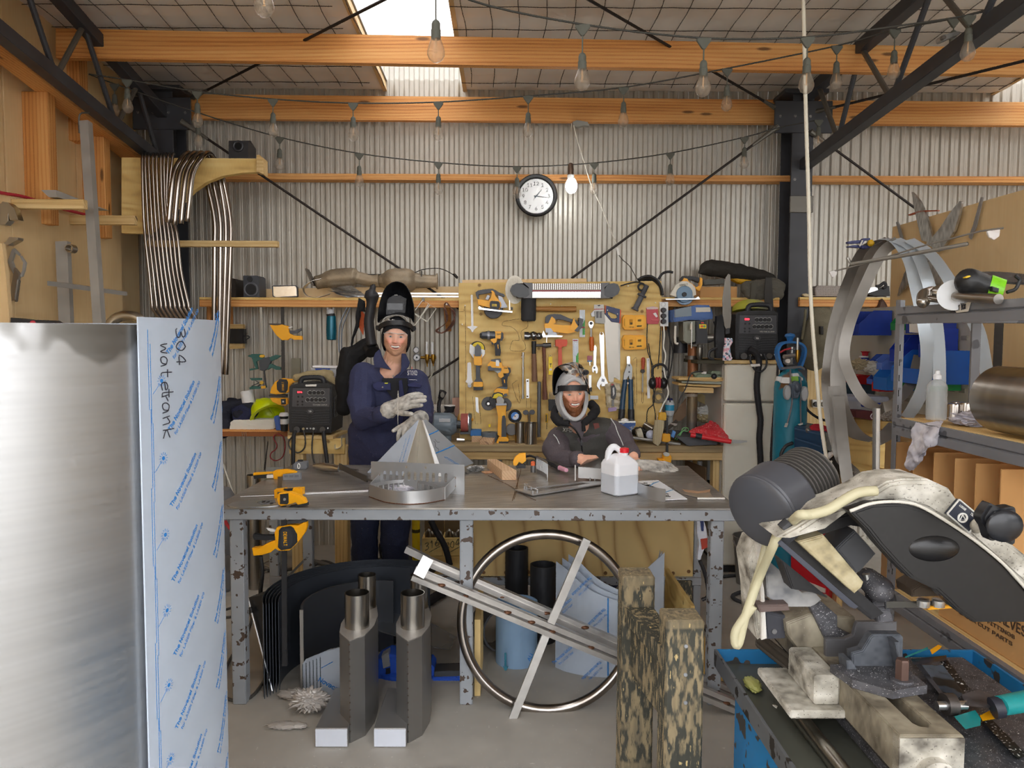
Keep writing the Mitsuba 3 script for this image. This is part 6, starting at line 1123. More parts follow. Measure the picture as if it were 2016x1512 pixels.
A('neck',tub('245,330 232,250 235,180 255,120',5.62,.014,10),BLK);A('head',[rod(pt(250,130,5.6),pt(275,60,5.58),.02,14,.028)],BLK);A('head_face',disc(268,92,5.545,22,.02,18,30),C('#77736a',.3));A('shade',lat(345,'40,275 58,215 60,205',5.62),BLK);A('shade_top',lat(345,'60,207 58,198 0,197',5.62),C('#eceae6',.4));A('arm',tub('240,360 290,290 330,240',5.6,.011,8),BLK)
A('stem',lat(318,'12,320 12,270',5.62),BLK)
O('paper_box','white box with handwriting behind the bench grinder','box',plate('140,205 290,200 292,325 142,325',5.78,.1,.003),C('#dcd9d2',.7));A('pen_mark',tub('165,275 180,255 195,265 185,280 210,270 230,278',5.779,.0016,5),C('#4a4a48',.6))
O('brown_tin','faded pink-brown board leaning beside the left edge of the tool board','board',plate('370,125 450,118 452,270 410,330 375,200',5.65,.015,.002),C('#b08a78',.7))
Yb=5.42
def blk(lab,x0,y0,x1,y1,Y,d,mat,name='timber_block',cat='timber block',b=.004):return O(name,lab,cat,bp(x0,y0,x1,y1,Y,d,b),mat,30)
blk('timber block with a blue end under another on the back bench',572,520,685,590,5.44,.12,'mat_blockwood');blk('blue painted block on top of a timber block on the back bench',558,462,672,522,5.45,.1,C('#2f6aa8',.6),'painted_block','block')
O('timber_block','slanted pale timber block nearest the front of the back bench','timber block',hexa([pt(x,y,Yv) for x,y,Yv in ((660,570,5.32),(785,590,5.32),(783,645,5.32),(660,635,5.32),(705,515,5.47),(825,520,5.47),(822,570,5.47),(705,565,5.47))]),'mat_blockwood',30)
for i in range(4):O('disc_stack',f'grey abrasive disc, {ORD[i]} from the bottom of the stack beside the standing grinder','abrasive disc',lathe([(.012,0),(.062,0),(.064,.006),(.062,.016),(.012,.016)],28,(pt(760,500,5.5)[0],5.48,BT+.001+i*.0165)),C('#5c666e',.7),group='abrasive discs stacked on the back bench')
A('yellow_tab',bp(748,398,772,430,5.46,.012,.002),C('#e8c81a',.4))
O('half_disc','grey worn grinding disc leaning beside the steel tins','grinding disc',disc(990,455,5.46,62,.02,28),C('#77797a',.7))
for lab,x,yb_,y0,r,Yv in (('left steel tin with tools in it on the back bench',1078,582,380,55,5.42),('right steel tin standing slightly in front of the other on the back bench',1190,592,385,65,5.36)):
 TH('steel_tin',lab,'tin');p=pt(x,yb_,Yv);h=pt(x,y0,Yv)[2]-BT;rr=sz(r,Yv);A('can',lathe([(0,.001),(rr,.001),(rr,h),(rr+.002,h+.003),(rr-.002,h+.003),(rr-.003,.01),(0,.01)],36,(p[0],Yv,BT)),'mat_stain')
TH('steel_rods','two-headed steel mushroom rod standing in the steel tins','rod');A('stem',rod(pt(1175,400,5.44),pt(1170,275,5.44),.01,10),'mat_stain')
for x,y in ((1137,276),(1203,273)):A('head',disc(x,y,5.43,30,.008,22,26),C('#55565a',.5,.5))
Z(890,690,220)
tool('screwdriver','yellow and black screwdriver standing in front of the tool board','screwdriver',('grip',lat(1703,'22,1300 24,1180 18,1140 0,1138',B-.05,14),0,0,C('#e0b41a',.4)),('grip_inlay','1690,1160 1710,1160 1710,1290 1690,1290',.075,.01,BLK),('shank',lat(1706,'5,1420 5,1300',B-.05,8),0,0,C('#5a4a3a',.4,.7)))
tool('drill_index','black holder full of drill bits on the tool board behind the sitting man','drill bit set',('holder','1740,890 1920,885 1925,1090 1745,1090',.05,.045,BLK))
for i in range(6):A('bit',lat(1760+i*26,'7,900 7,770 4,750',B-.03,8),STL)
O('spirit_level','small yellow level with a hammer mark hanging on the tool board','level',plate('1742,115 1810,115 1812,440 1742,440',B-.02,.018,.003),C('#eed01e',.45));A('mark',[plate('1762,235 1795,232 1795,250 1762,250',B-.0215,.004),plate('1772,245 1784,245 1782,295 1773,295',B-.0215,.004)],C('#3a3420',.5));A('white_mark',plate('1755,325 1800,325 1800,362 1755,362',B-.0215,.004),C('#e6e0d0',.5));A('hanger',ring(1773,95,B-.01,18,.003,16,6),C('#e6dca0',.5))
Z(1040,700,300)
VB=C('#31507f',.5)
TH('bench_vice','chipped blue bench vice on the back bench behind the sitting man','vice');Yv=5.28
A('jaw_block',plate('1195,890 1420,885 1425,925 1370,1000 1375,1050 1300,1050 1250,1000 1200,940',Yv,.14,.008),MAT('vicepaint',PR(proc(chip('#2c4f8f','#8f9094',45,.56,.62,'#3a5f9c')),.45)));A('jaw_plate',plate('1195,868 1420,868 1425,890 1195,890',Yv-.004,.12,.003),STL);A('column',plate('1280,1040 1370,1040 1378,1190 1290,1190',Yv+.02,.1,.006),VB)
O('white_lamp_cap','round white cap lying on the bench vice','cap',ball(pt(1275,862,5.33),1.0,(.028,.028,.018),3),C('#e6e6e2',.4),True)
TH('timber_paddle','upright grey timber paddle leaning among the clutter at the right of the back bench','timber paddle');A('board',plate('1680,860 1740,850 1800,865 1795,960 1760,1140 1720,1200 1655,1160 1660,1000',5.27,.03,.004),MAT('greywood',PR(proc(wood_fn('#8a7d5e','#a89b7c','#b9ad8e',2,1.2)),.8)))
TH('bar_clamp','yellow bar clamp fixed to the front edge of the back bench','clamp');Yc=5.24
A('bar',plate('1825,830 1850,830 1855,1400 1825,1400',Yc+.03,.012,.002),BLK);A('upper_jaw',plate('1740,760 1820,755 1830,780 1830,860 1730,855',Yc+.03,.05,.006),C('#c99a1e',.45));A('lower_jaw',plate('1785,1040 1880,1040 1885,1130 1850,1150 1780,1140',Yc,.06,.006),C('#d89a14',.45));A('handle',plate('1800,1310 1870,1300 1900,1350 1890,1440 1780,1450 1730,1400 1725,1370 1790,1370',Yc,.06,.008),YEL);A('handle_end',disc(1832,1310,Yc-.01,40,.03,20,26),C('#c9c9c4',.4))
TH('spray_bottle','white bottle with a blue label standing on the right of the back bench','bottle');A('body',lat(1870,'50,790 62,740 62,640 50,600 40,590',5.7),C('#d0d3d4',.35));A('label',lat(1870,'63,725 63,650',5.7),C('#3aa0c8',.4));A('cap',lat(1872,'36,595 36,565 0,563',5.7),C('#3a3f78',.4));A('foot',lat(1870,'40,1100 40,790',5.75),C('#b9b9b4',.5))
def clutter(name,lab,category,mesh,mat,smooth=30):return O(name,lab,category,mesh,mat,smooth)
clutter('steel_tube_offcut','short bright steel tube lying behind the timber paddle','tube',rod(pt(1545,925,5.5),pt(1660,985,5.45),.03,20),'mat_stain')
clutter('tape_roll','cream tape roll lying on the bench beside the vice','tape roll',mv(lathe([(.02,-.02),(.04,-.02),(.04,.02),(.02,.02)],24),pt(1470,1040,5.4),RY(75)),C('#c9c2ac',.6))
clutter('bulb','white bulb-shaped cap lying on the bench beside the timber paddle','cap',ball(pt(1620,1050,5.38),1.0,(.034,.03,.034),3),C('#c5cbe0',.3),True)
clutter('thin_pipe','thin steel pipe lying along the bench in front of the clutter','pipe',rod(pt(1375,1085,5.36),pt(2010,1175,5.34),.011,10),'mat_mill')
clutter('blue_peg','light blue plastic peg among the clutter on the bench','peg',plate('1890,1070 1920,990 1955,1010 1930,1095',5.36,.03,.004),C('#5a92d0',.5))
clutter('folded_bracket','steel hinge leaning in the clutter under the drill press','hinge',hexa([pt(x,y,Yv) for x,y,Yv in ((1870,890,5.45),(1970,900,5.45),(1960,930,5.45),(1870,920,5.45),(1880,900,5.5),(1970,915,5.5))]),'mat_stain')
clutter('steel_offcuts','heap of small dark steel offcuts on the bench behind the paddle','offcuts',crumple(pt(1560,1010,5.52),(.12,.08,.035),11,.5,4,6),C('#55524d',.5,.4),False)
clutter('angle_iron','dark angle iron leaning across the bench clutter behind the paddle','angle iron',rod(pt(1800,1000,5.4),pt(1960,870,5.5),.016,4),C('#6d6862',.4,.6))
clutter('green_wire','green and blue wires tangled in the bench clutter','wire',[tub(s,5.36,.003,6) for s in ('1940,1110 1990,1040 2060,990 2090,960','1960,1120 2010,1060 2040,1000','2000,1060 2050,960 2110,960 2110,1000 2050,1000')],C('#6aa86a',.5),True)
#  foreground left:rolled tank sheet
SK_={'3':['0,9 4,10 5,7 2,5 5,4 5,1 1,0 0,1'],'0':['3,10 0,7 0,3 3,0 5,3 5,7 3,10'],'4':['4,0 4,10 0,3 6,3'],'1':['1,8 3,10 3,0'],'6':['4,10 1,6 0,3 2,0 5,1 5,4 2,5 0,3'],'w':['0,6 1,0 3,5 5,0 6,6'],'a':['5,5 2,6 0,3 1,0 4,1 5,5 6,0'],'t':['2,10 2,1 4,0','0,6 5,6'],'e':['0,3 5,4 3,6 0,4 1,0 5,1'],'r':['0,6 1,0','1,4 4,6'],'n':['0,6 1,0','1,4 4,6 5,0'],'k':['0,10 0,0','5,6 0,3 5,0'],'O':['3,10 0,7 0,3 3,0 6,3 6,7 3,10'],'U':['0,10 0,2 3,0 6,2 6,10'],'T':['3,10 3,0','0,10 6,10'],'B':['0,0 0,10 4,9 4,6 0,5 5,4 5,1 0,0'],'X':['0,10 6,0','6,10 0,0'],' ':[]}
def script_(text,h,f,r,gap=7.5):
 """handwriting: f(x, y) -> world point; x along the line in metres"""
 out=[]
 for i,ch in enumerate(text):
  for s in SK_[ch]:
   p=np.array([[float(v) for v in t.split(',')] for t in s.split()])/10*h;p[:,0]+=i*gap/10*h
   p=crom(np.c_[p,p[:,0]*0],4)[:,:2];out.append(sweep(np.array([f(x,y) for x,y in p]),r,5))
 return cat(out)
TC,TR=np.array([-1.39,1.83]),.65
def hit(px_,R):       
 d=ray(px_,900)[:2];d=d/np.linalg.norm(d);b=d @ TC;c=TC @ TC-R*R;t=b-math.sqrt(max(b*b-c,0));p=d*t-TC;return math.atan2(p[1],p[0])
RO=TR+.014;th0=hit(279,RO)
def surf(s,z,o=0.0):a=th0+s/RO;return np.array([TC[0]+(RO+o)*math.cos(a),TC[1]+(RO+o)*math.sin(a),z])
def cyl_wall(R,a0,a1,z0,z1,t=.003,n=90,tilt=0):
 a=np.linspace(a0,a1,n);pr=[(R,z0),(R,z1),(R-t,z1),(R-t,z0)]
 v=np.array([[(TC[0]+r*math.cos(x),TC[1]+r*math.sin(x),z) for r,z in pr] for x in a])
 return loft([list(map(tuple,s)) for s in v])
TH('steel_tank','big rolled stainless tank sheet with a strip of printed pale blue film at the left','tank')
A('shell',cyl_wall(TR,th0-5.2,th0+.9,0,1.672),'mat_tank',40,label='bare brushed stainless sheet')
FK=A('film_sheet',cyl_wall(RO,th0,th0+2.2,0,1.688,.004),'mat_film',40,label='overlapping end under printed pale blue film')
def wrap(m,s0,z0,ang):
 """flat lettering (reading +x) laid on the film at (s0, z0), turned by ang degrees"""
 v=np.asarray(m.vertices);c,s_=math.cos(math.radians(ang)),math.sin(math.radians(ang));a=th0+(s0+v[:,0]*c-v[:,1]*s_)/RO;z=z0+v[:,0]*s_+v[:,1]*c;r=RO+.0004+v[:,2]
 return trimesh.Trimesh(np.stack([TC[0]+r*np.cos(a),TC[1]+r*np.sin(a),z],1),m.faces,process=False)
PB=C('#2f78c0',.5)
tx1,tx2=meshkit.text_mesh('The Novacel Solution',.0105,.0004,True),meshkit.text_mesh('for LASER Fiber & LASER CO',.0085,.0004)
P_=.1685
for j in range(10):
 zs=1.552-P_*j
 if zs<.1:break
 for col,s0 in enumerate((0,.2,.4)):
  A('print',wrap(tx1,s0+.085,zs+.055,45),PB,False,parent=FK);A('print',wrap(tx2,s0+.105,zs+.045,45),PB,False,parent=FK)
 sx=.062
 A('sun_mark',cat([wrap(mv(trimesh.creation.cylinder(.0045,.0004,sections=14),(0,0,.0002)),sx,zs,0)]+[wrap(box(.0075,.0135,-.0004,.0004,0,.0004),sx,zs,a) for a in range(0,360,30)]),PB,False,parent=FK)
 A('print_line',cat([wrap(box(-.0005,.0005,-.06,.11,0,.0003),.024+.004*(j%2),zs,0),wrap(box(-.0005,.0005,-.09,.08,0,.0003),.030+.003*(j%2),zs,0),wrap(box(-.03,0,-.0004,.0004,0,.0003),sx-.006,zs-.006,45)]),PB,False,parent=FK)
ink=C('#23242c',.6)
for t_,s0,z0,h in (('304',.125,1.665,.036),('water',.072,1.632,.034),('tank',.074,1.533,.036)):A('handwriting',script_(t_,h,lambda x,y:surf(s0+y-.012,z0-x,.0012),.0011,8.2),ink,False,parent=FK)
#  timber saw horse
TH('saw_horse','scuffed green-black timber saw horse in the right foreground','saw horse')
Z(0,0,2016)
def post(xa,xb,yt,Y,d):a,b=at(xa,yt,Y),at(xb,yt,Y);return box(a[0],b[0],Y,Y+d,0,a[2],.006)
A('post',post(1312,1388,1222,2.17,.11),'mat_horse');A('post',post(1226,1290,1135,2.56,.11),'mat_horse')
xa,xb=at(1312,1300,2.17)[0],at(1290,1300,2.56)[0]
A('rail',hexa([(x,y,z) for x,y in ((.389,2.62),(.49,2.62),(.458,2.2),(.53,2.2)) for z in (.685,.735)]),'mat_horse');A('rail',hexa([(x,y,z) for x,y in ((.415,2.6),(.46,2.6),(.475,2.22),(.52,2.22)) for z in (.5,.684)]),'mat_horse')
A('foot',box(xa-.02,xa+.1,2.1,2.75,0,.05,.004),'mat_horse')
for x,y in ((1350,1329),(1350,1384),(1351,1273)):A('bolt',disc(x,y,2.166,4,.006,14),C('#b5b7ba',.35,.8))
for x,y in ((1257,1160),(1280,1164)):A('screw',disc(x,y,2.557,2,.004,10),C('#6a5a44',.5))
#  round steel frame leaning on the table
TH('steel_wheel_frame','large steel ring with welded rails and a slanted cross bar leaning on the welding table','steel frame');Z(850,987,700)
RM='mat_tubes';rc=pt(655,680,3.36);rr_=sz(495,3.36)
a_=np.arange(72)*2*np.pi/72;tl_=.05
A('ring',sweep(np.stack([rc[0]+rr_*np.cos(a_),3.36+tl_*np.sin(a_),rc[2]+rr_*np.sin(a_)],1),.022,16,True),RM,True)
MAT('flatbar',PR(proc(lambda p,n,uv:rampc(['#8a857e','#bdbab6','#d2d0cc'],dr.clip(.2+.9*fbm(p.x*16,p.y*16,p.z*16),0,1))),.35,.8))
def fbar(nm,a,b,w,t,Ya,Yb):A(nm,sweep(np.array([pt(*a,Ya),pt(*b,Yb)]),1.0,prof=[(-t/2,-w/2),(t/2,-w/2),(t/2,w/2),(-t/2,w/2)],up=np.array([0,1.0,0])),'mat_flatbar')
def along(a,b,n):return [np.array(a)+(np.array(b)-a)*k for k in n]
fbar('cross_bar',(880,215),(675,690),.018,.034,3.32,3.29);fbar('cross_bar',(650,750),(452,1250),.018,.034,3.29,3.24)
for k,(a,b,Y) in enumerate((((-95,385),(1880,1205),3.30),((-110,425),(1840,1230),3.29),((-60,310),(1800,1110),3.40),((-50,335),(1790,1140),3.40))):fbar('rail',a,b,.05 if k%2 else .03,.022,Y,Y)
fbar('end_bar',(-145,270),(-20,330),.03,.03,3.40,3.38);fbar('end_strap',(-20,320),(-75,425),.012,.05,3.30,3.27)
for i,(x,y) in enumerate(((55,475),(185,540),(430,630),(565,685),(680,740),(870,715),(900,830),(400,540),(650,635),(1670,1145),(1750,1180))):A('weld',ball(pt(x,y,3.285 if i not in (5,7,8) else 3.385),1.0,(.018,.012,.008),2),C('#6d4c38',.4,.7),True)
#  two welded pipe shoes
def shoe(lab,x0):
 TH('pipe_stand',lab,'steel stand');W=lambda l:[(x+x0,y) for x,y in l]
 sec=W([(0,3.03),(.05,3.09),(.07,3.2),(.066,3.32),(.04,3.44),(0,3.52),(-.04,3.47),(-.07,3.36),(-.075,3.22),(-.06,3.12)])
 A('column',[mv(prism(sec,.42),(0,0,.421))],'mat_stain' if False else C('#9b9a98',.38,.85),25);A('top_plate',mv(prism(sec,.004),(0,0,.4255)),C('#b5b2ad',.45,.7),False)
 A('base_duct',box(x0-.135,x0-.004,3.0,3.36,.001,.078,.003),C('#a8a7a5',.4,.8));A('duct_cap',box(x0-.133,x0-.006,2.997,3.0,.004,.075),C('#d3d8e2',.5),False,label='white film-covered end face')
 for y,r,z in ((3.19,.051,.57),(3.42,.040,.575)):A('tube',lathe([(r-.003,0),(r,0),(r,z-.425),(r-.003,z-.425),(r-.003,.01)],32,(x0+.0,y,.425)),'mat_stain')
 for z in np.linspace(.05,.41,13):A('tack_weld',ball((x0,3.029,z),.003,sub=1),C('#5d5048',.4,.7))
xs_=at(690,1487,3.03)[0];shoe('left one of two welded steel pipe stands on the floor under the welding table',xs_);shoe('right one of two welded steel pipe stands on the floor under the welding table',xs_+.235)
#  sheets and pipes under the table
Z(400,987,700)
FS=C('#4a5059',.4,.5);FS2=C('#7d838a',.4,.6)
def arcsheet(name,lab,cx,cy,R,a0,a1,z1,mat,t=.003,group=None,z0=.001,category='sheet metal',lean=0):
 a=np.radians(np.linspace(a0,a1,40));secs=[]
 for x in a:secs.append([(cx+(r+lean*z)*math.cos(x),cy+(r+lean*z)*math.sin(x),z) for r,z in ((R,z0),(R,z1),(R-t,z1),(R-t,z0))])
 return O(name,lab,category,loft(secs),mat,30,group)
cx0=at(735,1300,3.65)[0]
for i in range(6):
 arcsheet('rolled_sheet',f'dark rolled steel sheet, {ORD[i]} from the outside of the nested stack under the table',cx0,3.62,.50-.014*i,62+2*i,205-i*1.5,.44-.004*i,FS,group='nested rolled sheets under the table')
arcsheet('rolled_sheet','small rolled steel half pipe with bright thick edge inside the nested sheets',cx0,3.62,.33,80,200,.38,C('#5e636a',.4,.6),.012);A('edge',box(cx0+.33*math.cos(math.radians(200))-.004,cx0+.33*math.cos(math.radians(200))+.012,3.62+.33*math.sin(math.radians(200))-.006,3.62+.33*math.sin(math.radians(200)),.0,.38),C('#b9b7b3',.4,.7),False)
O('dark_sheet','dark curved sheet leaning out to the left of the nested sheets','sheet metal',hexa([pt(x,y,Yv) for x,y,Yv in ((258,545,3.65),(530,440,4.0),(400,520,3.6),(390,1075,3.5),(470,900,3.7))]),C('#2f333a',.4,.4),False);A('bright_edge',rod(pt(258,565,3.63),pt(392,1075,3.48),.005,8),C('#d5d7da',.3,.8));A('rubber_clip',rod(pt(268,600,3.61),pt(276,632,3.6),.009,8),BLK);A('rubber_clip',rod(pt(366,975,3.5),pt(374,1005,3.49),.009,8),BLK)
O('film_scrap','pale scrap of film on top of the nested sheets','film',plate('480,450 520,432 560,445 570,460 500,480',3.85,.05,.002),C('#b5bcc6',.4),False)
O('curved_plate','large grey curved plate lying behind the right pipe stand','sheet metal',bump(sub_long(hexa([pt(x,y,Yv) for x,y,Yv in ((900,500,4.3),(1010,520,4.3),(1440,770,3.9),(1400,845,3.75),(1330,835,3.72),(930,720,3.85),(940,600,4.2))]),.05),.01,5),FS2,40)
TH('bench_vice','bright blue vice lying on the floor behind the right pipe stand','vice');VB2=C('#2150b8',.4)
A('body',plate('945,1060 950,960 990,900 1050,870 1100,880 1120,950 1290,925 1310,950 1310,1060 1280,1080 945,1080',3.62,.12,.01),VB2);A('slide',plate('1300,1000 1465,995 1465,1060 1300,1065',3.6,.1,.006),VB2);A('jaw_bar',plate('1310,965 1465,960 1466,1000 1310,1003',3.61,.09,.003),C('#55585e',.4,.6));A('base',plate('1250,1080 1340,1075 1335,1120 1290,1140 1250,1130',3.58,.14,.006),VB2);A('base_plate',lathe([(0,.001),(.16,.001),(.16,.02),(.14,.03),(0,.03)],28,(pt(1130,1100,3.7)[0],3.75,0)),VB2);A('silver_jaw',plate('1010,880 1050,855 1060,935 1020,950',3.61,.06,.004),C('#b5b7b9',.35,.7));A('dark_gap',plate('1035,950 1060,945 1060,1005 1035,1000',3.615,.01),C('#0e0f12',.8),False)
for i in range(6):
 x=562+i*20;O('film_plate',f'small blue-filmed steel plate, {ORD[i]} from the left beside the left pipe stand','plate',plate(f'{x},{925 - i * 8} {x + 20},{895 - i * 8} {x + 165},{835 - i * 4} {x + 175},1080 {x + 95},{1150 - i * 5} {x + 5},{1100 + i * 8}',3.5-.012*i,.004,.001),'mat_film',False,group='small filmed plates beside the pipe stand');A('edge',plate(f'{x - 1},{925 - i * 8} {x + 4},{925 - i * 8} {x + 8},{1100 + i * 8} {x + 3},{1100 + i * 8}',3.499-.012*i,.006),C('#6d7780',.4,.6),False)
A('print',[word('Novacel',715,1040,3.436,26,True,-30)],PB,False);A('print_line',tub('670,945 735,910',3.436,.0015,5,1),PB,False)
O('plastic_wrap','crumpled clear plastic wrap on the floor left of the pipe stands','plastic wrap',cat(crumple(np.array([pt(610,1160,3.3)[0],3.3,.05]),(.085,.06,.045),21,.5,4,5),crumple(np.array([pt(480,1240,3.15)[0],3.15,.012]),(.09,.03,.012),22,.4,3,6),crumple(np.array([pt(520,1120,3.42)[0],3.42,.02]),(.08,.04,.02),23,.4,3,6)),MAT('plasticw',PR('#bdb8b2',.2,.1)),True)
Z(850,987,700)
def pipe(lab,x,yb,r,h,mat,Y):p=pt(x,yb,Y);R_=sz(r,Y);return O('pipe_section',lab,'pipe',lathe([(R_-.006,.001),(R_,.001),(R_,h),(R_-.006,h),(R_-.006,.01)],36,(p[0],Y,0)),mat,40)
pipe('blue-grey filmed pipe section standing on the floor inside the big steel ring',480,1000,121,.31,'mat_filmblue',3.83);A('arrow',plate('412,860 424,860 424,940 435,935 418,970 403,935 412,940',3.715,.003),C('#2f7890',.5),False);A('print',word('ALL',560,880,3.74,22,True,60),PB,False)
pipe('dark short pipe section standing behind the blue-grey pipe on its right',630,700,75,.42,C('#34363a',.5,.4),4.1);pipe('dark pipe section standing behind the blue-grey pipe, half hidden by the welded rails',480,650,66,.46,C('#2f3135',.5,.4),4.28)
O('pipe_section','open dark pipe section lying behind the blue-grey pipe on its left','pipe',mv(lathe([(.1,-.1),(.11,-.1),(.11,.12),(.1,.12),(.1,-.1)],30),(pt(360,740,3.95)[0],4.0,.112),RX(80) @ RY(20)),C('#55585c',.4,.5),40)
O('plywood_offcut','narrow plywood offcut standing on edge against the middle table leg','board',box(at(934,1300,3.45)[0],at(946,1300,3.45)[0],3.44,3.85,.001,.36,.001),'mat_plybold',False)
for i in range(3):
 s0=705+i*35;P0_=[pt(x,y,Yv) for x,y,Yv in ((s0,340-i*20,3.75+.02*i),(s0+60,385-i*22,3.70+.02*i),(s0+150,470-i*22,3.66+.02*i),(s0+250,530-i*22,3.64+.02*i),(s0+400,560-i*15,3.63+.02*i),(s0+480,420,3.68+.02*i),(1320-i*12,290-i*8,3.75+.03*i))]
 P0_=crom(P0_,5);secs=[[(p[0],p[1]+dy,z) for z,dy in ((.001,0),(p[2],0),(p[2],.003),(.001,.003))] for p in P0_]
 fs=O('curved_sheet',['front blue-filmed curved sheet standing behind the right half of the steel ring','second blue-filmed curved sheet behind the front one in the steel ring','rearmost blue-filmed curved sheet seen through the steel ring'][i],'sheet metal',loft(secs),'mat_film',30)
 if i==0:
  for x,y,a in ((735,600,42),(930,660,225),(905,960,225),(740,870,42),(850,480,225)):A('print',word('The Novacel Solution',x,y,3.618,17,True,a,150),PB,False);A('print',word('for LASER Fiber',x+22,y+18,3.618,13,False,a,110),PB,False)
  A('print_line',plate('996,550 1003,550 1003,990 996,990',3.625,.003),PB,False)
TH('plywood_box','dark plywood box on the floor under the right end of the table','box');p=at(1346,1165,3.75)
A('side',box(p[0],p[0]+.02,3.6,4.2,.001,.37,.001),'mat_ply',False);A('front',box(p[0]+.02,at(1400,1200,3.62)[0],4.0,4.02,.001,.36),'mat_horse',False);A('base',box(p[0],p[0]+.2,3.6,4.2,.001,.02),'mat_ply',False);A('black_disc',mv(lathe([(0,-.004),(.12,-.004),(.12,.004),(0,.004)],30),(p[0]+.1,3.85,.22),RY(60)),BLK)
#  cables and bits on the floor
def floorcable(lab,s,r,mat,Z_=None,name='cable'):
 return O(name,lab,'cable',sweep(crom([atZ(*(q([(float(a.split(',')[0]),float(a.split(',')[1]))])[0]),r) for a in s.split()],6),r,8),mat,True)
Z(400,1020,300,1269)
WC,GC=C('#b5b1a2',.6),C('#4b4a48',.6)
floorcable('pale cable coiled on the floor behind the left table leg','80,440 230,465 420,470 560,430 520,395 400,380 340,420 420,450 600,420 640,380 560,350 430,410 340,450',.006,WC)
floorcable('black cable crossing the floor behind the table frame','480,430 620,440 760,420 900,400 1000,360 1120,400 1200,440',.011,GC)
floorcable('thick grey hose lying on the floor behind the standing man','920,360 1000,380 1060,410 1100,470 1080,540 1010,560',.018,C('#6a6660',.8))
Z(400,987,700)
floorcable('dark cable looping around the front left leg of the welding table','365,960 330,1040 270,1110 190,1130 110,1110 80,1080 110,1000 150,900 200,820 260,720 270,640 200,600 110,620 85,650 160,655 260,620',.0075,GC)
floorcable('dark hose loops on the floor right of the welding table','2900,430 3050,420 3130,450 3080,500 3000,540 3100,580 3300,560',.012,C('#3a3b3e',.6))
O('black_hose','black hose hanging down behind the trigger of the upright clamp','cable',tub('325,310 335,400 325,520 330,620',3.9,.011),BLK,True)
TH('pipe_elbow','steel pipe elbow with a clamp flange on the floor at the left','pipe elbow');Z(400,1020,300,1269)
A('bend',sweep(crom([pt(x,y,Yv) for x,y,Yv in ((90,300,4.75),(115,280,4.7),(140,330,4.6),(165,375,4.52))],5),.034,16),'mat_stain',True);A('flange',rod(pt(165,372,4.53),pt(172,382,4.5),.052,22),'mat_stain')
O('steel_pipe','shiny upright steel pipe standing behind the left table leg','pipe',lathe([(.04,.001),(.043,.001),(.043,.75),(.04,.75)],24,(pt(430,200,4.95)[0],4.95,0)),'mat_stain',40)
O('grey_cylinder','grey drum with a red label standing at the far left behind the tank','drum',lathe([(0,.05),(.13,.05),(.14,.1),(.14,.62),(.1,.7),(0,.72)],30,(pt(140,100,4.9)[0]-.05,4.95,-.045)),C('#77787a',.5),40);A('label',plate('160,25 190,20 230,90 215,100',4.80,.01),C('#b02c36',.5),False)
O('spray_can','small grey can standing on the floor behind the hanging clamp','can',lathe([(0,.001),(.033,.001),(.033,.12),(.02,.14),(0,.14)],20,(pt(722,330,4.85)[0],4.85,0)),C('#8a928e',.4,.3),40)
Z(640,1020,300,1269)
TH('trolley_base','round black wheeled base on the floor behind the standing man','trolley');p=pt(620,400,5.0)
A('disc',lathe([(0,.09),(.24,.09),(.24,.12),(0,.12)],36,(p[0],5.08,0)),C('#232426',.5));
for a in range(0,360,72):A('castor',rod((p[0]+.2*math.cos(a),5.08+.2*math.sin(a),.028),(p[0]+.2*math.cos(a)+.02,5.08+.2*math.sin(a),.028),.027,14),C('#17181a',.6));A('castor_stem',box(p[0]+.2*math.cos(a)-.008,p[0]+.2*math.cos(a)+.02,5.07+.2*math.sin(a),5.09+.2*math.sin(a),.03,.095),C('#55565a',.5,.5))
A('post',rod((p[0],5.08,.12),(p[0],5.08,.7),.016,12),C('#2a2b2e',.5));A('tube_handle',tub('480,330 462,240 480,195 520,180',4.98,.016,12),'mat_stain',True)
O('metal_chain','pile of dark chain and hose lying on the floor between the trouser legs','chain',crumple(np.array([pt(430,330,5.15)[0],5.15,.06]),(.1,.08,.06),31,.6,4,6),C('#4a443c',.5,.5),False)
TH('yellow_level','yellow tube standing upright under the bench beside the standing man','level');p=pt(757,100,5.2)
A('tube',rod((p[0],5.2,.001),(p[0],5.2,.95-.11),.027,16),C('#e8c81a',.45));A('band',rod((p[0],5.2,pt(757,118,5.2)[2]),(p[0],5.2,pt(757,90,5.2)[2]),.0275,16),C('#4a3c14',.6))
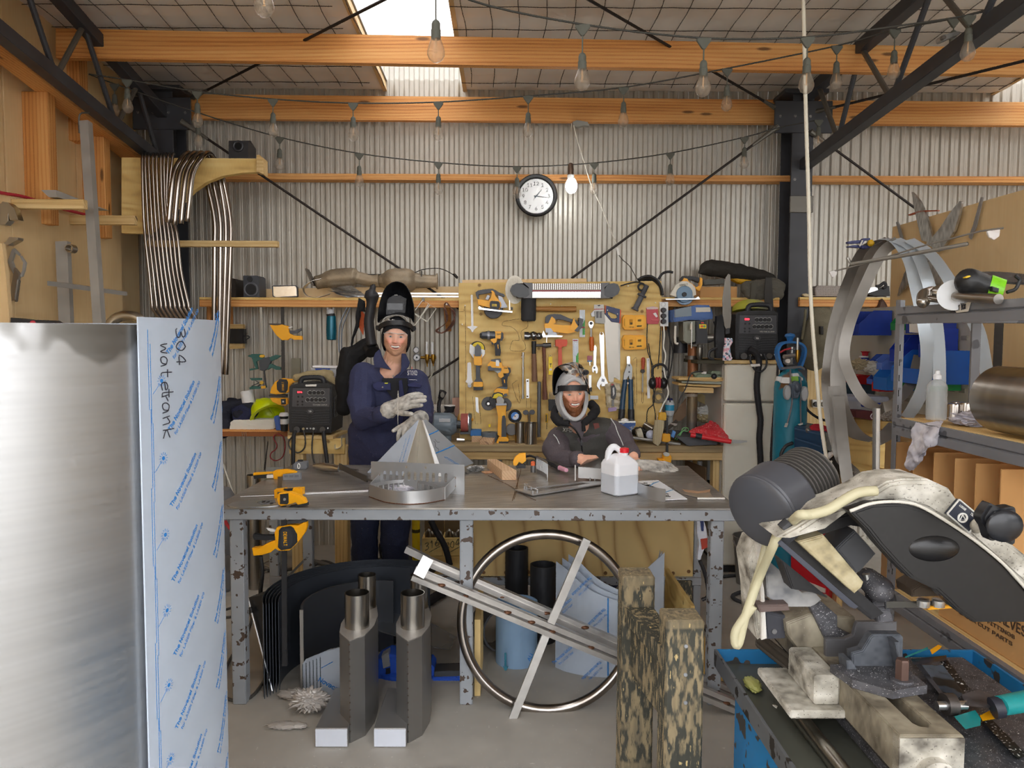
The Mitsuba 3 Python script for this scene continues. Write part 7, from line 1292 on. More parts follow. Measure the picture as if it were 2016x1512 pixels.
for tw,tx,x0,x1 in (('left','316',808,972),('right','304',978,1130)):
 TH('stock_box',f'{tw} timber box marked {tx} by hand under the back bench','box');Yx=5.1
 A('front',plate(f'{x0},168 {x1},165 {x1},312 {x0},314',Yx,.015,.001),'mat_ply',False);a,b=pt(x0,314,Yx),pt(x1,314,Yx);A('side',box(a[0],a[0]+.012,Yx,5.28,a[2],pt(x0,168,Yx)[2]),'mat_ply',False);A('floor',box(a[0],b[0],Yx,5.28,a[2],a[2]+.012),'mat_ply',False);A('back',box(a[0],b[0],5.265,5.28,a[2],pt(x0,40,Yx)[2]),C('#6d5a3c',.7),False)
 h=sz(60,Yx);o=pt(x0+25,270,Yx-.001);A('handwriting',script_(tx,h,lambda x,y:o+(x*.9-y*.0,0,y+x*.35),.0022,8),C('#2e2a26',.6),False);A('underline',tub(f'{x0 + 60},285 {x0 + 150},235',Yx-.001,.002,5,1),C('#2e2a26',.6),False)
 for j in range(5):xj=x0+30+j*24;O('steel_fitting',f'bent steel fitting, {ORD[j]} from the left in the {tw} marked timber box','fitting',tub(f'{xj},190 {xj + 5},{130 + 17 * (j % 2)} {xj + 30},{100 + 20 * (j % 3)} {xj + 40},170',5.18+.01*j,.011,10),'mat_stain',True,group=f'fittings in the {tx} box')
k=TH('storage_crate','plain timber crate under the stock boxes behind the middle table leg','crate');a=pt(808,316,5.1);b=pt(1130,316,5.1);A('front',box(a[0],b[0],5.1,5.115,.001,a[2]-.001),'mat_ply',False);A('side',box(a[0],a[0]+.015,5.115,5.28,.001,a[2]-.001),'mat_ply',False);A('lid',box(a[0],b[0],5.115,5.28,a[2]-.014,a[2]-.001),'mat_ply',False)
O('thick_cable','thick black cable hanging down in front of the stock boxes','cable',tub('880,20 930,120 980,200 1015,290 1040,390',4.95,.02,10),C('#1c1d22',.6),True)
O('black_mat','dark stretch of hose lying under the table right of the standing man','hose',sweep(crom([atZ(*(q([(x,y)])[0]),.03) for x,y in ((790,700),(850,700),(930,650),(1000,610))],5),.03,10),C('#22242a',.6),True)
#  right of the bench
Z(1280,500,300)
S2=5.6
TH('circular_saw','corded circular saw with a grey blade guard standing on the shelf above the drill press','circular saw')
A('blade',disc(455,545,S2-.03,128,.006,36),C('#6f8090',.4,.6));A('guard',plate('265,540 300,480 340,410 420,360 490,360 560,400 600,450 612,540 560,560 345,570',S2-.06,.05,.005),C('#b9b3a4',.4,.3));A('lower_guard',disc(455,530,S2-.066,108,.01,32),C('#5f7486',.4,.4));A('hub',disc(455,535,S2-.078,30,.014,18),BLK);A('handle',plate('400,345 440,290 560,290 680,320 700,340 660,380 560,340 470,350',S2,.06,.008),BLK);A('yellow_body',plate('430,360 450,315 500,330 510,365 560,395 610,440 655,420 665,310 695,320 695,400 655,490 600,460 560,420 480,370',S2-.02,.05,.005),YEL);A('base',plate('205,592 600,588 640,560 665,600 210,606',S2-.09,.14,.002),STL);A('lettering',word('DEWALT',440,410,S2-.0612,26,True,5,110),C('#4a463e',.5),False)
O('cardboard_box','small tan cardboard box on the shelf behind the hanging machete','box',plate('665,430 780,435 1150,430 1150,590 780,590 660,580',5.66,.2,.002),'mat_cardb',False)
O('metal_clamp_set','grey metal clamp plate lying on the tan cardboard box','clamp',plate('700,340 900,330 980,320 980,395 840,405 720,410',5.68,.1,.006),C('#4f4e48',.5,.5))
O('yellow_bag','folded yellow bag between the black tripod bag and the box','bag',bump(sub_long(plate('880,290 920,245 1060,290 1400,350 1340,390 1200,390 1080,330 960,300',5.72,.08,.01),.03),.012,14),C('#c99a12',.6),True)
O('tripod_bag','long black rolled bag lying on top of the things on the right back shelf','bag',bump(body(chain((pt(650,250,5.7),.012),(pt(790,185,5.72),.068),(pt(1000,210,5.74),.068),(pt(1300,260,5.76),.06),(pt(1600,320,5.78),.035)),.02,6),.018,11,2),MAT('bagblk',PR(proc(cloth_fn('#1f1d18','#34302a')),.8)),True)
O('pouch','olive-grey strapped pouch on the shelf beside the steel column','pouch',bump(body([[(pt(1310,460,5.66),.06),(pt(1660,440,5.7),.07)],[(pt(1320,530,5.64),.05),(pt(1660,520,5.68),.06)]],.018,5),.016,14,3),MAT('olive',PR(proc(cloth_fn('#4a4840','#66635a')),.9)),True);A('strap',plate('1340,380 1420,370 1395,580 1330,580',5.575,.02,.003),C('#4f4d45',.8));A('strap_tail',plate('1325,580 1390,575 1385,640 1325,640',5.58,.01),C('#4f4d45',.8))
TH('machete','long machete with a patterned handle standing point-up in front of the right welder','machete');Ym=5.2
A('blade',plate('1035,262 1062,275 1068,600 1075,850 1060,980 1010,1000 985,960 960,800 955,600 985,380 1000,310',Ym,.004,.001),C('#6f6a62',.4,.7));A('collar',plate('1005,985 1055,975 1055,1050 1000,1060',Ym-.004,.02,.004),BLK);A('handle',plate('1000,1110 1090,1115 1100,1160 1060,1230 1080,1360 1095,1370 1080,1412 975,1412 985,1280 1000,1180',Ym-.01,.035,.008),MAT('patt',PR(proc(lambda p,n,uv:rampc(['#e8e2e6','#d78aa0','#e8e2e6','#8ab0c9','#3a3440'],mikit.voronoi(p.x*90,p.z*90)[2])),.5)))
O('flat_steel_piece','dark flat blade standing upright beside the steel column above the welder','blade',plate('1530,310 1610,320 1635,760 1520,740 1510,520',5.56,.008,.001),C('#33312e',.5,.4))
TH('drill_press','blue-topped drill press with a rusty column standing on the right end of the back bench','drill press');Yd=5.5;DG=C('#77786a',.4,.3)
A('column',lat(545,'68,2500 68,1200',Yd,26),MAT('rustcol',PR(proc(lambda p,n,uv:rampc(['#8a5a3a','#7a6a50','#5f5b55'],dr.clip(2.6*(1.32-p.z)+.3*noise(p.x*30,p.y*30,p.z*30),0,1))),.5,.5)));A('column_collar',lat(545,'82,1395 82,1345',Yd,26),C('#5d5750',.4,.6));A('belt_cover',plate('325,735 560,690 620,672 790,675 825,740 842,800 835,860 700,875 520,870 330,900 315,860',Yd-.14,.22,.02),C('#3a5f9c',.45));A('cover_top',plate('330,735 545,690 550,820 330,840',Yd-.145,.03,.003),C('#7d8a94',.6));A('label',plate('605,708 795,705 800,765 605,770',Yd-.146,.02),C('#c4c0b5',.5),False);A('head',plate('440,900 610,880 610,1160 500,1185 445,1150',Yd-.1,.16,.01),DG);A('control_panel',plate('612,885 755,880 765,1180 610,1190',Yd-.13,.18,.006),BLK);A('switch_plate',plate('650,930 745,930 745,985 652,985',Yd-.135,.01),C('#e0c020',.5),False);A('red_button',disc(685,957,Yd-.14,14,.006,14),C('#d8342e',.4));A('green_button',disc(718,957,Yd-.14,14,.006,14),C('#5a9a5a',.4));A('red_cap',plate('675,900 710,900 710,918 675,918',Yd-.136,.01),C('#c8342e',.4));A('depth_rod',lat(545,'8,1250 8,900',Yd-.15,10),STL);A('depth_nut',lat(545,'22,1000 22,920',Yd-.15,12),C('#c9c4b8',.4,.5));A('motor',rod(pt(400,1100,Yd+.12),pt(400,1310,Yd+.12),.05,18),BLK);A('belt_lever',tub('335,950 332,1160 370,1190',Yd-.02,.009),C('#d5d0c5',.4));A('quill',lat(655,'34,1240 40,1200',Yd-.1),C('#6d6a64',.4,.6));A('chuck',lat(652,'5,1440 18,1410 36,1370 44,1300 40,1240',Yd-.1),C('#77726a',.3,.8));A('chuck_arm',plate('560,1200 720,1195 725,1220 560,1225',Yd-.1,.08,.004),C('#55524c',.5,.5));A('feed_hub',rod(pt(760,1110,Yd-.06),pt(880,1100,Yd-.08),.03,16,.022),C('#8a857c',.4,.6))
for s in ('860,1080 880,1000 850,890','870,1110 900,1180 880,1230','860,1120 800,1150 760,1160'):A('feed_lever',tub(s,Yd-.08,.01),BLK)
Z(1280,700,300)
A('lower_collar',lat(545,'78,540 90,500',Yd),C('#a39c8c',.5));A('table',plate('380,295 1000,288 1220,300 1222,325 870,345 380,325',Yd-.16,.24,.004),'mat_pineX');A('table_plate',plate('415,340 1040,345 1285,345 1290,358 1180,368 900,380 420,362',Yd-.14,.2,.003),C('#8d8f80',.4,.4));A('lower_board',plate('378,365 600,385 940,390 935,412 860,420 378,395',Yd-.15,.22,.003),'mat_pineX');A('block',plate('445,412 830,428 845,440 840,498 450,490',Yd-.12,.16,.004),'mat_pineX');A('base',plate('360,1085 500,1080 880,1130 900,1180 500,1198 440,1150',Yd-.24,.42,.01),C('#4a4c50',.5))
TH('drill_vice','small green-grey machine vice lying on the drill press table','vice');A('body',plate('600,290 640,250 780,245 900,260 960,285 960,295 620,305',Yd-.13,.12,.005),C('#6f7d66',.5));A('jaw',plate('800,240 820,205 940,210 940,250 860,255',Yd-.12,.1,.004),C('#77836d',.5));A('fixed_jaw',plate('560,230 640,205 760,235 720,260 600,270',Yd-.1,.08,.004),C('#77836d',.5));A('knob',ball(pt(845,275,Yd-.16),.02),BLK);A('paper_tag',plate('680,212 745,215 742,245 678,240',Yd-.14,.004),C('#e4e2dc',.6),False)
O('thin_lead','thin black lead hanging down from the drill press table','cable',tub('700,215 600,220 530,260 470,430 400,560 378,630',Yd-.18,.004),BLK,True)
TH('red_bag','red mesh bag lying on the base of the drill press','bag');A('bag',bump(sub_long(hexa([pt(x,y,Yv) for x,y,Yv in ((520,1010,5.3),(600,960,5.45),(810,870,5.5),(1030,930,5.45),(1035,1100,5.25),(860,1110,5.2),(600,1060,5.25),(1000,980,5.3))]),.012),.022,22,2),MAT('redmesh',PR(proc(lambda p,n,uv:mix(mi.Color3f(*lin('#c9323a')),mi.Color3f(*lin('#e8a0a0')),smoothstep(.7,.85,noise(p.x*230,p.y*100,p.z*230)))),.4)),True)
TH('caulking_gun','red sealant gun with a pale nozzle lying across the end of the back bench','sealant gun');A('barrel',rod(pt(535,1050,5.2),pt(1070,1140,5.16),.016,14),C('#d02830',.4));A('collar',rod(pt(600,1060,5.195),pt(680,1075,5.19),.019,14),BLK);A('nozzle',plate('1080,1115 1160,1120 1285,1128 1285,1145 1180,1162 1095,1160',5.16,.012,.002),C('#b9bbbb',.3,.7))
O('leaning_board','brown board leaning behind the drill press column','board',plate('265,850 480,570 480,790 420,860 290,880',5.75,.03,.003),C('#8a7058',.7));O('leaning_board','pale greenish board leaning behind the drill press column on its right','board',plate('610,520 690,505 820,600 815,690 630,600',5.8,.03,.003),'mat_horse' if False else C('#a39266',.7))
for lab,x,y,c in (('tan paper bag lying behind the base of the drill press',720,800,'#a39370'),('white bag with a blue top at the back of the bench behind the drill press',740,750,'#b9b9b4')):O('paper_bag',lab,'bag',crumple(pt(x,y,5.74),(.09,.05,.05),x,.3),C(c,.7),True)
for lab,x,w,c,t in (('white spray can with a dark foot standing under the right end of the bench',810,60,'#c9cdd0',1330),('small white pot with blue band under the right end of the bench',890,38,'#d5d8da',1490),('white tube lying under the right end of the bench',650,36,'#a9abad',1390)):
 TH('storage_pot',lab,'can');A('body',lat(x,f'{w},1780 {w},{t + 20} {w - 8},{t + 4} 0,{t}',5.62),C(c,.4));A('band',lat(x,f'{w + 1},1760 {w + 1},1640',5.62),C('#1f2a50' if w<50 else '#1c1c1e',.5))
O('brown_sheet','brown cardboard sheet standing under the right end of the bench','cardboard',hexa([pt(x,y,Yv) for x,y,Yv in ((460,1380,5.8),(460,1600,5.8),(735,1480,5.45),(735,1720,5.45),(742,1480,5.45),(742,1720,5.45))]),C('#6f5a42',.8),False)
Yf=5.28
fr0,fr1=pt(990,110,Yf),pt(1640,110,Yf);X0,X1=fr0[0],at(1532,900,Yf)[0];zt=fr0[2];zm=pt(1000,618,Yf)[2];FR=MAT('fridge',PR(proc(lambda p,n,uv:rampc(['#cfcabb','#dcd8ca'],fbm(p.x*6,p.y*6,p.z*6))),.4))
TH('fridge','old cream fridge standing between the back bench and the gas bottle','fridge')
A('cabinet',box(X0,X1,Yf+.06,5.92,.04,zt,.006),C('#a8a399',.5));A('upper_door',box(X0+.004,X1,Yf,Yf+.055,zm+.008,zt-.004,.01),FR);A('lower_door',box(X0+.004,X1,Yf,Yf+.055,.06,zm-.008,.01),FR);A('plinth',box(X0+.02,X1-.02,Yf+.05,5.9,0,.05),BLK);A('top_board',box(X0-.005,X1,Yf-.01,5.9,zt+.001,zt+.026,.002),'mat_pineX');A('dark_board',box(X0-.19,X0+.01,Yf+.0,5.7,zt+.0,zt+.024,.002),C('#3a3626',.7))
Z(1280,500,300);FT=zt+.027
fx2=lambda x,y:(1140+(x-1135)*.985,770+(y-390)*.985)
welder('welder','black welder with red digits standing on top of the fridge',fx2,Yf+.02,.34,None,'050')
O('baseball_cap','grey and yellow cap lying on top of the right welder','cap',shell(pt(1330,740,Yf+.2),RX(-10),np.array((.13,.1,.075)),lambda f:f[:,2]>-.01),MAT('capcol',PR(proc(lambda p,n,uv:rampc(['#a8a83a','#8d8b78','#a39f8d'],dr.clip(4*(p.x-1.72)+.3*noise(p.x*40,p.z*40),0,1))),.8)),True)
TH('dark_case','black leather pouch standing left of the right welder','pouch');A('body',plate('890,820 960,800 985,1000 1000,1380 880,1380 870,1100',Yf+.06,.06,.01),BLK);A('loop',tub('880,1240 790,1290 780,1370 840,1400',Yf+.04,.01),BLK)
Z(1280,700,300)
O('torch_cable','thick black welding torch cable hanging down the front of the fridge','cable',sweep(crom(pts('1310,-90 1400,-30 1440,80 1420,250 1410,430 1440,700 1460,860 1445,1100 1460,1400 1450,1560 1430,1800 1380,1920 1300,2050',[5.22]*10+[5.2,5.0,4.8]),5),.021,12),MAT('cabslv',PR('#17171b',.7)),True)
A('torch_loop',tub('1325,-20 1330,80 1380,180 1460,215 1530,150 1540,60 1500,-20',5.2,.007),BLK,True);A('cable_tie',plate('1330,115 1450,108 1460,140 1340,150',5.185,.01,.002),C('#d9d6d0',.4))
O('thin_hose','thin black hose hanging between the fridge and the gas bottle','cable',tub('1690,90 1680,300 1640,700 1610,1100 1600,1400 1650,1600',5.2,.008),C('#2a2426',.6),True)
Z(1500,680,300);Yg=4.95
TH('gas_bottle','tall teal gas bottle with a blue guard and pressure regulator beside the fridge','gas bottle');p=pt(370,1000,Yg);R_=sz(212,Yg)
zs_=lambda y:pt(370,y,Yg)[2]
A('cylinder',lathe([(0,.0),(R_-.01,0),(R_,.02),(R_,zs_(560)),(R_*.96,zs_(490)),(R_*.82,zs_(420)),(R_*.58,zs_(355)),(R_*.4,zs_(325)),(R_*.38,zs_(300)),(0,zs_(300))],36,(p[0],Yg,0)),'mat_tealpaint',50)
BG=C('#2a6aa8',.45)
A('guard',strip(crom(pts('265,320 220,200 200,80 240,-10 320,-40 430,-40 520,-10 560,60 540,180 490,310',Yg-.02),5),.06,.014,np.array([0,1.0,0])),BG,30);A('guard_cap',lat(370,'26,-40 50,-100 70,-120 60,-150 0,-165',Yg),BG);A('valve',lat(395,'30,250 30,60 45,50 45,20',Yg),C('#9a9a98',.3,.8));A('regulator_body',plate('320,190 400,170 420,250 350,260 325,235',Yg-.09,.06,.008),C('#8a8a88',.4,.6));A('gauge',disc(350,207,Yg-.095,30,.02,20),C('#d9d2c8',.4));A('flow_meter',lat(470,'14,225 22,190 28,150 26,100 24,60',Yg-.06),BR);A('flow_tube',lat(470,'15,70 15,-100 0,-105',Yg-.06),C('#c9cdcc',.2,.4));A('tap',rod(pt(290,150,Yg-.08),pt(430,130,Yg-.06),.014,12),C('#c9c9c7',.3,.9));A('red_hose',tub('240,95 300,60 380,40',Yg-.05,.006),C('#b03038',.5))
for s,c in (('200,470 215,410 265,415 250,480','#d8dad8'),('250,490 270,425 370,425 370,505 270,500','#e4e4e2'),('390,420 480,400 490,470 400,490','#8ab84a'),('395,375 480,368 500,410 410,410','#e0e2e0'),('510,410 540,430 545,465 520,460','#d8dad8')):A('sticker',plate(s,Yg-R_*.93,.03,.001),C(c,.5),False)
A('strap',plate('260,290 520,270 575,300 570,330 520,300 280,318',Yg-.14,.02,.003),C('#77797c',.4,.6))
TH('respirator_mask','grey half-face respirator with two round filters hanging on the gas bottle','respirator');Ym=Yg-R_-.06
A('face_piece',bump(sub_long(plate('405,520 450,490 480,475 510,500 540,550 525,640 490,705 415,700 410,610',Ym,.07,.02),.01),.004,40),C('#55606e',.5),True);A('nose',ball(pt(468,560,Ym),1.0,(.018,.02,.03),3),C('#4a5462',.5),True)
for x,y,sx in ((345,625,45),(572,640,46)):A('filter',disc(x,y,Ym-.01,sx,.03,26,98),C('#8f9498',.6));A('filter_face',disc(x,y,Ym-.013,sx-10,.01,24,84),C('#a9adb0',.7))
A('strap',strip(crom(pts('375,320 380,500 400,700 380,860 330,1050',Ym+.04),4),.018,.003,np.array([0,1.0,0])),C('#77757a',.7));A('strap',strip(crom(pts('510,420 520,560 510,760 515,1040',Ym+.04),4),.018,.003,np.array([0,1.0,0])),C('#77757a',.7))
for s in ('320,1030 350,1030 330,1085 300,1080','480,1045 545,1025 545,1045 500,1060'):A('buckle',plate(s,Ym+.03,.01),C('#b5b3ae',.5))
O('black_gas_hose','black gas hose curving beside the gas bottle','cable',tub('580,690 590,830 680,920 790,980 900,1000',4.9,.008),BLK,True);A('lower_loop',tub('410,1290 320,1330 260,1420 255,1512 290,1640 350,1720',4.75,.011),BLK,True)
Z(1500,460,300)
O('grey_mat','grey perforated rubber block lying on the back shelf right of the column','block',plate('705,715 750,685 1250,695 1400,760 1400,835 720,832 705,790',5.66,.12,.008),MAT('perf',PR(proc(lambda p,n,uv:mix(mi.Color3f(*lin('#a39a93')),mi.Color3f(*lin('#4f4a48')),smoothstep(.2,.6,dr.sin(p.x*260+p.z*260)*dr.sin(p.x*260-p.z*260)))),.7)))
TH('chrome_clamp','black clamp with a chrome jaw on the back shelf at the plywood partition','clamp');A('base',plate('1340,760 1500,745 1690,690 1700,825 1480,825 1400,800',5.66,.1,.006),BLK);A('chrome',plate('1335,735 1400,715 1530,705 1540,745 1400,790 1340,780',5.645,.03,.004),STL);A('bow',tub('1510,700 1560,690 1620,650 1640,700 1600,720',5.65,.012),BLK)
O('paper_slip','small folded card on the back shelf right of the column','card',plate('545,800 580,790 700,825 640,835 560,830',5.63,.05),C('#c4b593',.7))
O('backpack','tan canvas backpack hanging under the back shelf right of the column','backpack',bump(body([[(pt(800,960,5.7),.05),(pt(760,1100,5.68),.085)],[(pt(740,1100,5.68),.085),(pt(830,1150,5.66),.08),(pt(700,1450,5.62),.1),(pt(840,1460,5.62),.09)],[(pt(690,1480,5.62),.09),(pt(840,1480,5.62),.08),(pt(700,1650,5.64),.09),(pt(820,1640,5.64),.08)]],.02,5),.025,9,4),'mat_canvas',True);A('buckle',plate('775,1225 815,1225 820,1335 775,1330',5.52,.03,.004),C('#1d1a16',.5));A('strap',tub('700,900 740,870 800,930 890,1060',5.68,.008),C('#55503f',.8));A('strap',tub('580,1000 560,1200 530,1400',5.6,.01),C('#6d6852',.8))
O('brown_leather','brown leather apron hanging beside the plywood partition','apron',bump(sub_long(plate('1560,880 1600,860 1670,960 1640,1060 1560,1200 1470,1300 1380,1450 1330,1470 1255,1440 1300,1370 1440,1270 1500,1080 1540,960',5.6,.04,.01),.02),.015,12),C('#4a3020',.6),True)
O('blue_jacket','dark and blue jacket hanging behind the steel hoops','jacket',bump(sub_long(plate('1100,1120 1180,1150 1215,1290 1180,1420 1150,1540 1080,1540 1100,1300',5.7,.06,.015),.02),.015,12),C('#4a6a94',.8),True)
O('white_rod','thin bent steel rod hanging under the right back shelf','rod',tub('1160,950 1250,1000 1420,1090 1450,1150 1440,1220',5.62,.006),STL,True)
O('timber_post','timber board standing on the back wall behind the gas bottle','board',plate('700,910 868,905 870,3050 600,3050 600,1640 700,1600',5.9,.04,.003),'mat_pineZ')
Z(1500,680,300)
TH('wall_socket','white double power socket on the timber board behind the hoops','socket');A('plate',plate('672,720 860,725 860,825 680,820',5.86,.03,.004),C('#d5d5d0',.4));A('plug',disc(725,780,5.84,34,.03,18),BLK);A('plug',disc(825,780,5.84,34,.03,18),C('#8a8070',.5))
def chest(lab,name,y0,y1,x0,x1,X1p,Yc,mat,nd,hmat):
 """front from crop (x0, y0 top-left) leaning with perspective: a box turned towards the viewer's left"""
 k=TH(name,lab,'tool chest');a,b,c,d=pt(x0,y0[0],Yc),pt(x1,y0[1],Yc-.18),pt(x0,y1[0],Yc),pt(x1,y1[1],Yc-.18);e=np.array([.16,.28,0])
 A('case',hexa([a,b,c,d,a+e,b+e,c+e,d+e]),mat,30)
 n=np.cross(b-a,c-a);n=n/np.linalg.norm(n);n=n if n[1]<0 else-n
 for i in range(nd):
  t0,t1=(i+.08)/nd,(i+.92)/nd;L=lambda u,v:a+(b-a)*u+(c-a)*v*(1-u)+(d-b)*v*u
  pq=[L(u,v) for u in (.05,.95) for v in (t0,t1)];dk=A('drawer',hexa([p_+n*o for p_ in pq for o in (0,.01)]),mat,30,parent=k)
  A('drawer_pull',hexa([L(u,v)+n*o for u in (.07,.93) for v in (t0,t0+.02/nd*6) for o in (.009,.02)]),hmat,30,parent=dk)
chest('dark blue tool chest with five drawers standing on the red tool chest','tool_chest',(1075,1160),(1700,1960),430,830,0,4.75,MAT('navychest',PR('#24405c',.4)),5,C('#3a5470',.4))
Z(1500,880,300)
chest('red tool chest under the dark blue one behind the band saw motor','tool_chest',(265,470),(2100,2300),385,890,0,4.72,MAT('redchest',PR('#b01c26',.4)),4,C('#c9c2b8',.4));
Z(1500,680,300)
for i,s in enumerate(('605,1125 700,1110 900,1130','640,1110 720,1085 880,1100')):O('pliers',['red-handled pliers lying on the blue tool chest, nearer pair','red-handled pliers lying on the blue tool chest, farther pair'][i],'pliers',[tub(s,4.66+.1*i,.012),tub(s.replace('1110','1090').replace('1085','1060'),4.68+.1*i,.012)],C('#a82030',.45),True);A('jaw',ball(pt(615+25*i,1125-15*i,4.66+.1*i),.018),C('#7a7672',.4,.7))
TH('black_bin','tall black container right of the tool chests','bin');Z(1500,880,300);A('body',bp(880,95,1035,900,4.5,.25,.02),C('#0f0f11',.6));A('white_bag',bump(sub_long(plate('885,110 900,75 960,70 985,55 990,80 940,120 890,165',4.47,.02,.004),.02),.006,20),C('#dcdad8',.6),True);A('drawstring',tub('860,190 825,300 815,440',4.46,.008),C('#d5d3cc',.6));A('drawstring',tub('920,180 900,400 910,480 890,580',4.46,.006),C('#d5d3cc',.6))
Z(1500,680,300)
k=TH('timber_rack','rough timber rack with two curved shelves under the blue bins','rack')
A('upper_shelf',hexa([pt(x,y,Yv) for x,y,Yv in ((1090,960,4.75),(1090,1110,4.75),(1230,950,4.7),(1700,1015,4.25),(1700,1215,4.25),(1840,1000,4.6),(1840,1180,4.6))]),'mat_ply',False)
A('back',hexa([pt(x,y,Yv) for x,y,Yv in ((1100,1150,4.85),(1100,2000,4.85),(1740,1150,4.85),(1740,2000,4.85),(1110,1150,4.87),(1740,1150,4.87),(1110,2000,4.87),(1740,2000,4.87))]),'mat_ply',False)
Z(1500,880,300)
A('lower_shelf',hexa([pt(x,y,Yv) for x,y,Yv in ((1025,190,4.6),(1030,330,4.6),(1180,195,4.7),(1680,390,4.2),(1600,505,4.2),(1690,300,4.5),(1520,510,4.25))]),'mat_ply',False);a=pt(1040,330,4.6);b=pt(1120,330,4.6);A('leg',box(a[0],b[0],4.6,4.68,0,a[2],.003),'mat_pineZ')
O('label_box','white and black printed box under the lower shelf of the timber rack','box',plate('1120,440 1270,490 1270,620 1120,600',4.55,.1,.003),C('#c9c9c6',.6))
Z(1500,680,300)
TH('storage_box','clear plastic storage box with a blue latch on the timber rack','storage box');A('body',plate('1095,730 1690,735 1640,940 1110,930',4.55,.2,.012),C('#b5b5b8',.3));A('lid',plate('1085,700 1130,680 1680,680 1700,720 1690,745 1090,740',4.53,.24,.01),C('#a9aebb',.3));A('latch',plate('1340,780 1590,765 1590,800 1345,815',4.52,.03,.004),C('#2440a8',.4))
TH('wheel_box','dark red box with a white hexagon on the front of the timber rack','box');A('box',plate('1245,865 1400,870 1560,890 1560,990 1420,985 1245,955',4.4,.12,.003),C('#5a2226',.5));A('hexagon',disc(1475,938,4.397,44,.004,6),C('#d9d5d8',.5),False);A('hexagon_core',disc(1475,938,4.392,26,.004,6),C('#5a2a3c',.5),False)
O('clear_bag','clear plastic bag of bits on the right end of the timber rack shelf','bag',crumple(pt(1660,900,4.35),(.06,.05,.05),41,.4),C('#8f8780',.25),True)
O('red_tray','shallow red parts tray behind the steel hoops','tray',plate('1130,450 1300,395 1540,400 1540,530 1400,525 1140,500',4.9,.2,.006),C('#a8141c',.4));O('blue_case','dark blue metal case under the red tray','case',plate('1055,500 1130,490 1500,535 1490,670 1060,690',4.85,.25,.006),C('#1f3440',.4))
TH('spray_can','blue and white spray can with a red cap above the red tray','can');A('can',lat(1350,'58,330 58,165 40,145',4.95),C('#2a3a8a',.4));A('cap',lat(1365,'34,145 38,100 60,80 0,75',4.95),C('#c02834',.4));A('band',lat(1350,'59,160 59,138',4.95),C('#d9d9d9',.4))
O('reel','round black wheel with small bolts standing above the spray can','wheel',mv(lathe([(0,-.04),(.06,-.04),(.065,-.03),(.065,.03),(.06,.04),(0,.04)],30),pt(1500,0 if False else 15,5.1),RX(90)),C('#17150f',.5))
for i,(x,y) in enumerate(((1290,250),(1440,280),(1560,340))):O('work_gloves',f'white and tan work gloves hung over the parts bins, {ORD[i]} from the left','gloves',crumple(pt(x,y,4.6),(.055,.03,.035),51+i,.35),C('#c4bdb0' if i else '#a8997a',.8),True)
XP=2.35;Z(0,0,2016)
p=[atX(1757,447,XP),atX(2040,360,XP)];zt=p[0][2];Y1,Y0=p[0][1],p[1][1]-.8
W_=S('wall_partition',box(XP,XP+.03,Y0,Y1,0,zt,.001),'mat_plypale',False,'tall plywood partition behind the shelving on the right','partition')
pb=[atX(x,y,XP) for x,y in ((1745,600),(1928,770))];ylo,yhi=pb[1][1],pb[0][1]
k=TH('louvre_panel','pale slotted steel panel on the plywood partition carrying the plastic bins','panel');LZ0,LZ1=atX(1745,770,XP)[2]-.1,atX(1745,605,XP)[2]
A('panel',box(XP-.02,XP-.005,ylo,yhi+.5,LZ0,LZ1,.002),C('#b5b1a4',.5))
for i in range(6):
 for j in range(8):y=ylo+.08+j*.09;z=LZ0+.06+i*.09;A('louvre',box(XP-.026,XP-.02,y,y+.05,z,z+.022),C('#8a877c',.5),False) if z<LZ1-.03 else None
def bin_(lab,col,px_,py_,w,h,d,X=None):
 """open-fronted parts bin on the partition, its mouth towards -X; px_, py_: where its near lower corner shows"""
 X=XP-.03 if X is None else X;c=atX(px_,py_,X-d);y0,z0=c[1],c[2];t=.004;m=C(col,.4)
 TH('parts_bin',lab,'parts bin','plastic parts bins')
 side=lambda y:hexa([(x,y+o,z) for o in (0,t) for x,z in ((X,z0),(X,z0+h),(X-d*.55,z0+h),(X-d,z0+h*.45),(X-d*.96,z0))])
 A('side',side(y0),m,False);A('side',side(y0+w),m,False);A('floor',box(X-d*.97,X,y0,y0+w,z0,z0+t),m,False);A('back',box(X-t,X,y0,y0+w,z0,z0+h),m,False);A('lip',hexa([(X-d+o,y,z) for o in (0,t) for y in (y0,y0+w) for z in (z0,z0+h*.45)]),m,False)
for a in (('large dark blue bin at the top of the slotted panel, left of the shelf post','#2440a0',1690,660,.18,.15,.2),('green bin at the top behind the shelf post','#1f7a3e',1770,650,.1,.09,.1),('dark blue bin behind the pale strips under the top shelf','#22388f',1822,656,.2,.13,.16),('tall dark blue bin in the middle of the slotted panel','#2038a0',1772,712,.12,.15,.14),('dark blue bin behind the pale hanging strip','#1f3a9a',1828,704,.1,.15,.15),('pale blue bin left of the shelf post in the middle row','#5a78c4',1736,728,.1,.09,.12),('darker blue bin at the left end of the middle row','#3a56a8',1720,727,.08,.09,.12),('wide bright blue bin on the right of the slotted panel','#1f5ab0',1812,757,.3,.17,.25),('bright blue bin with a curved mouth behind the shelf post','#2a6ab8',1745,769,.16,.16,.16),('green bin in the lower row right of the shelf post','#25864a',1778,758,.1,.13,.12),('small blue bin left of the red bin in the lower row','#4a64b4',1718,757,.08,.07,.1),('red bin left of the shelf post in the lower row','#c0242c',1730,771,.09,.1,.12),('green bin at the bottom right of the slotted panel','#1f8a44',1815,769,.25,.06,.2)):bin_(*a)
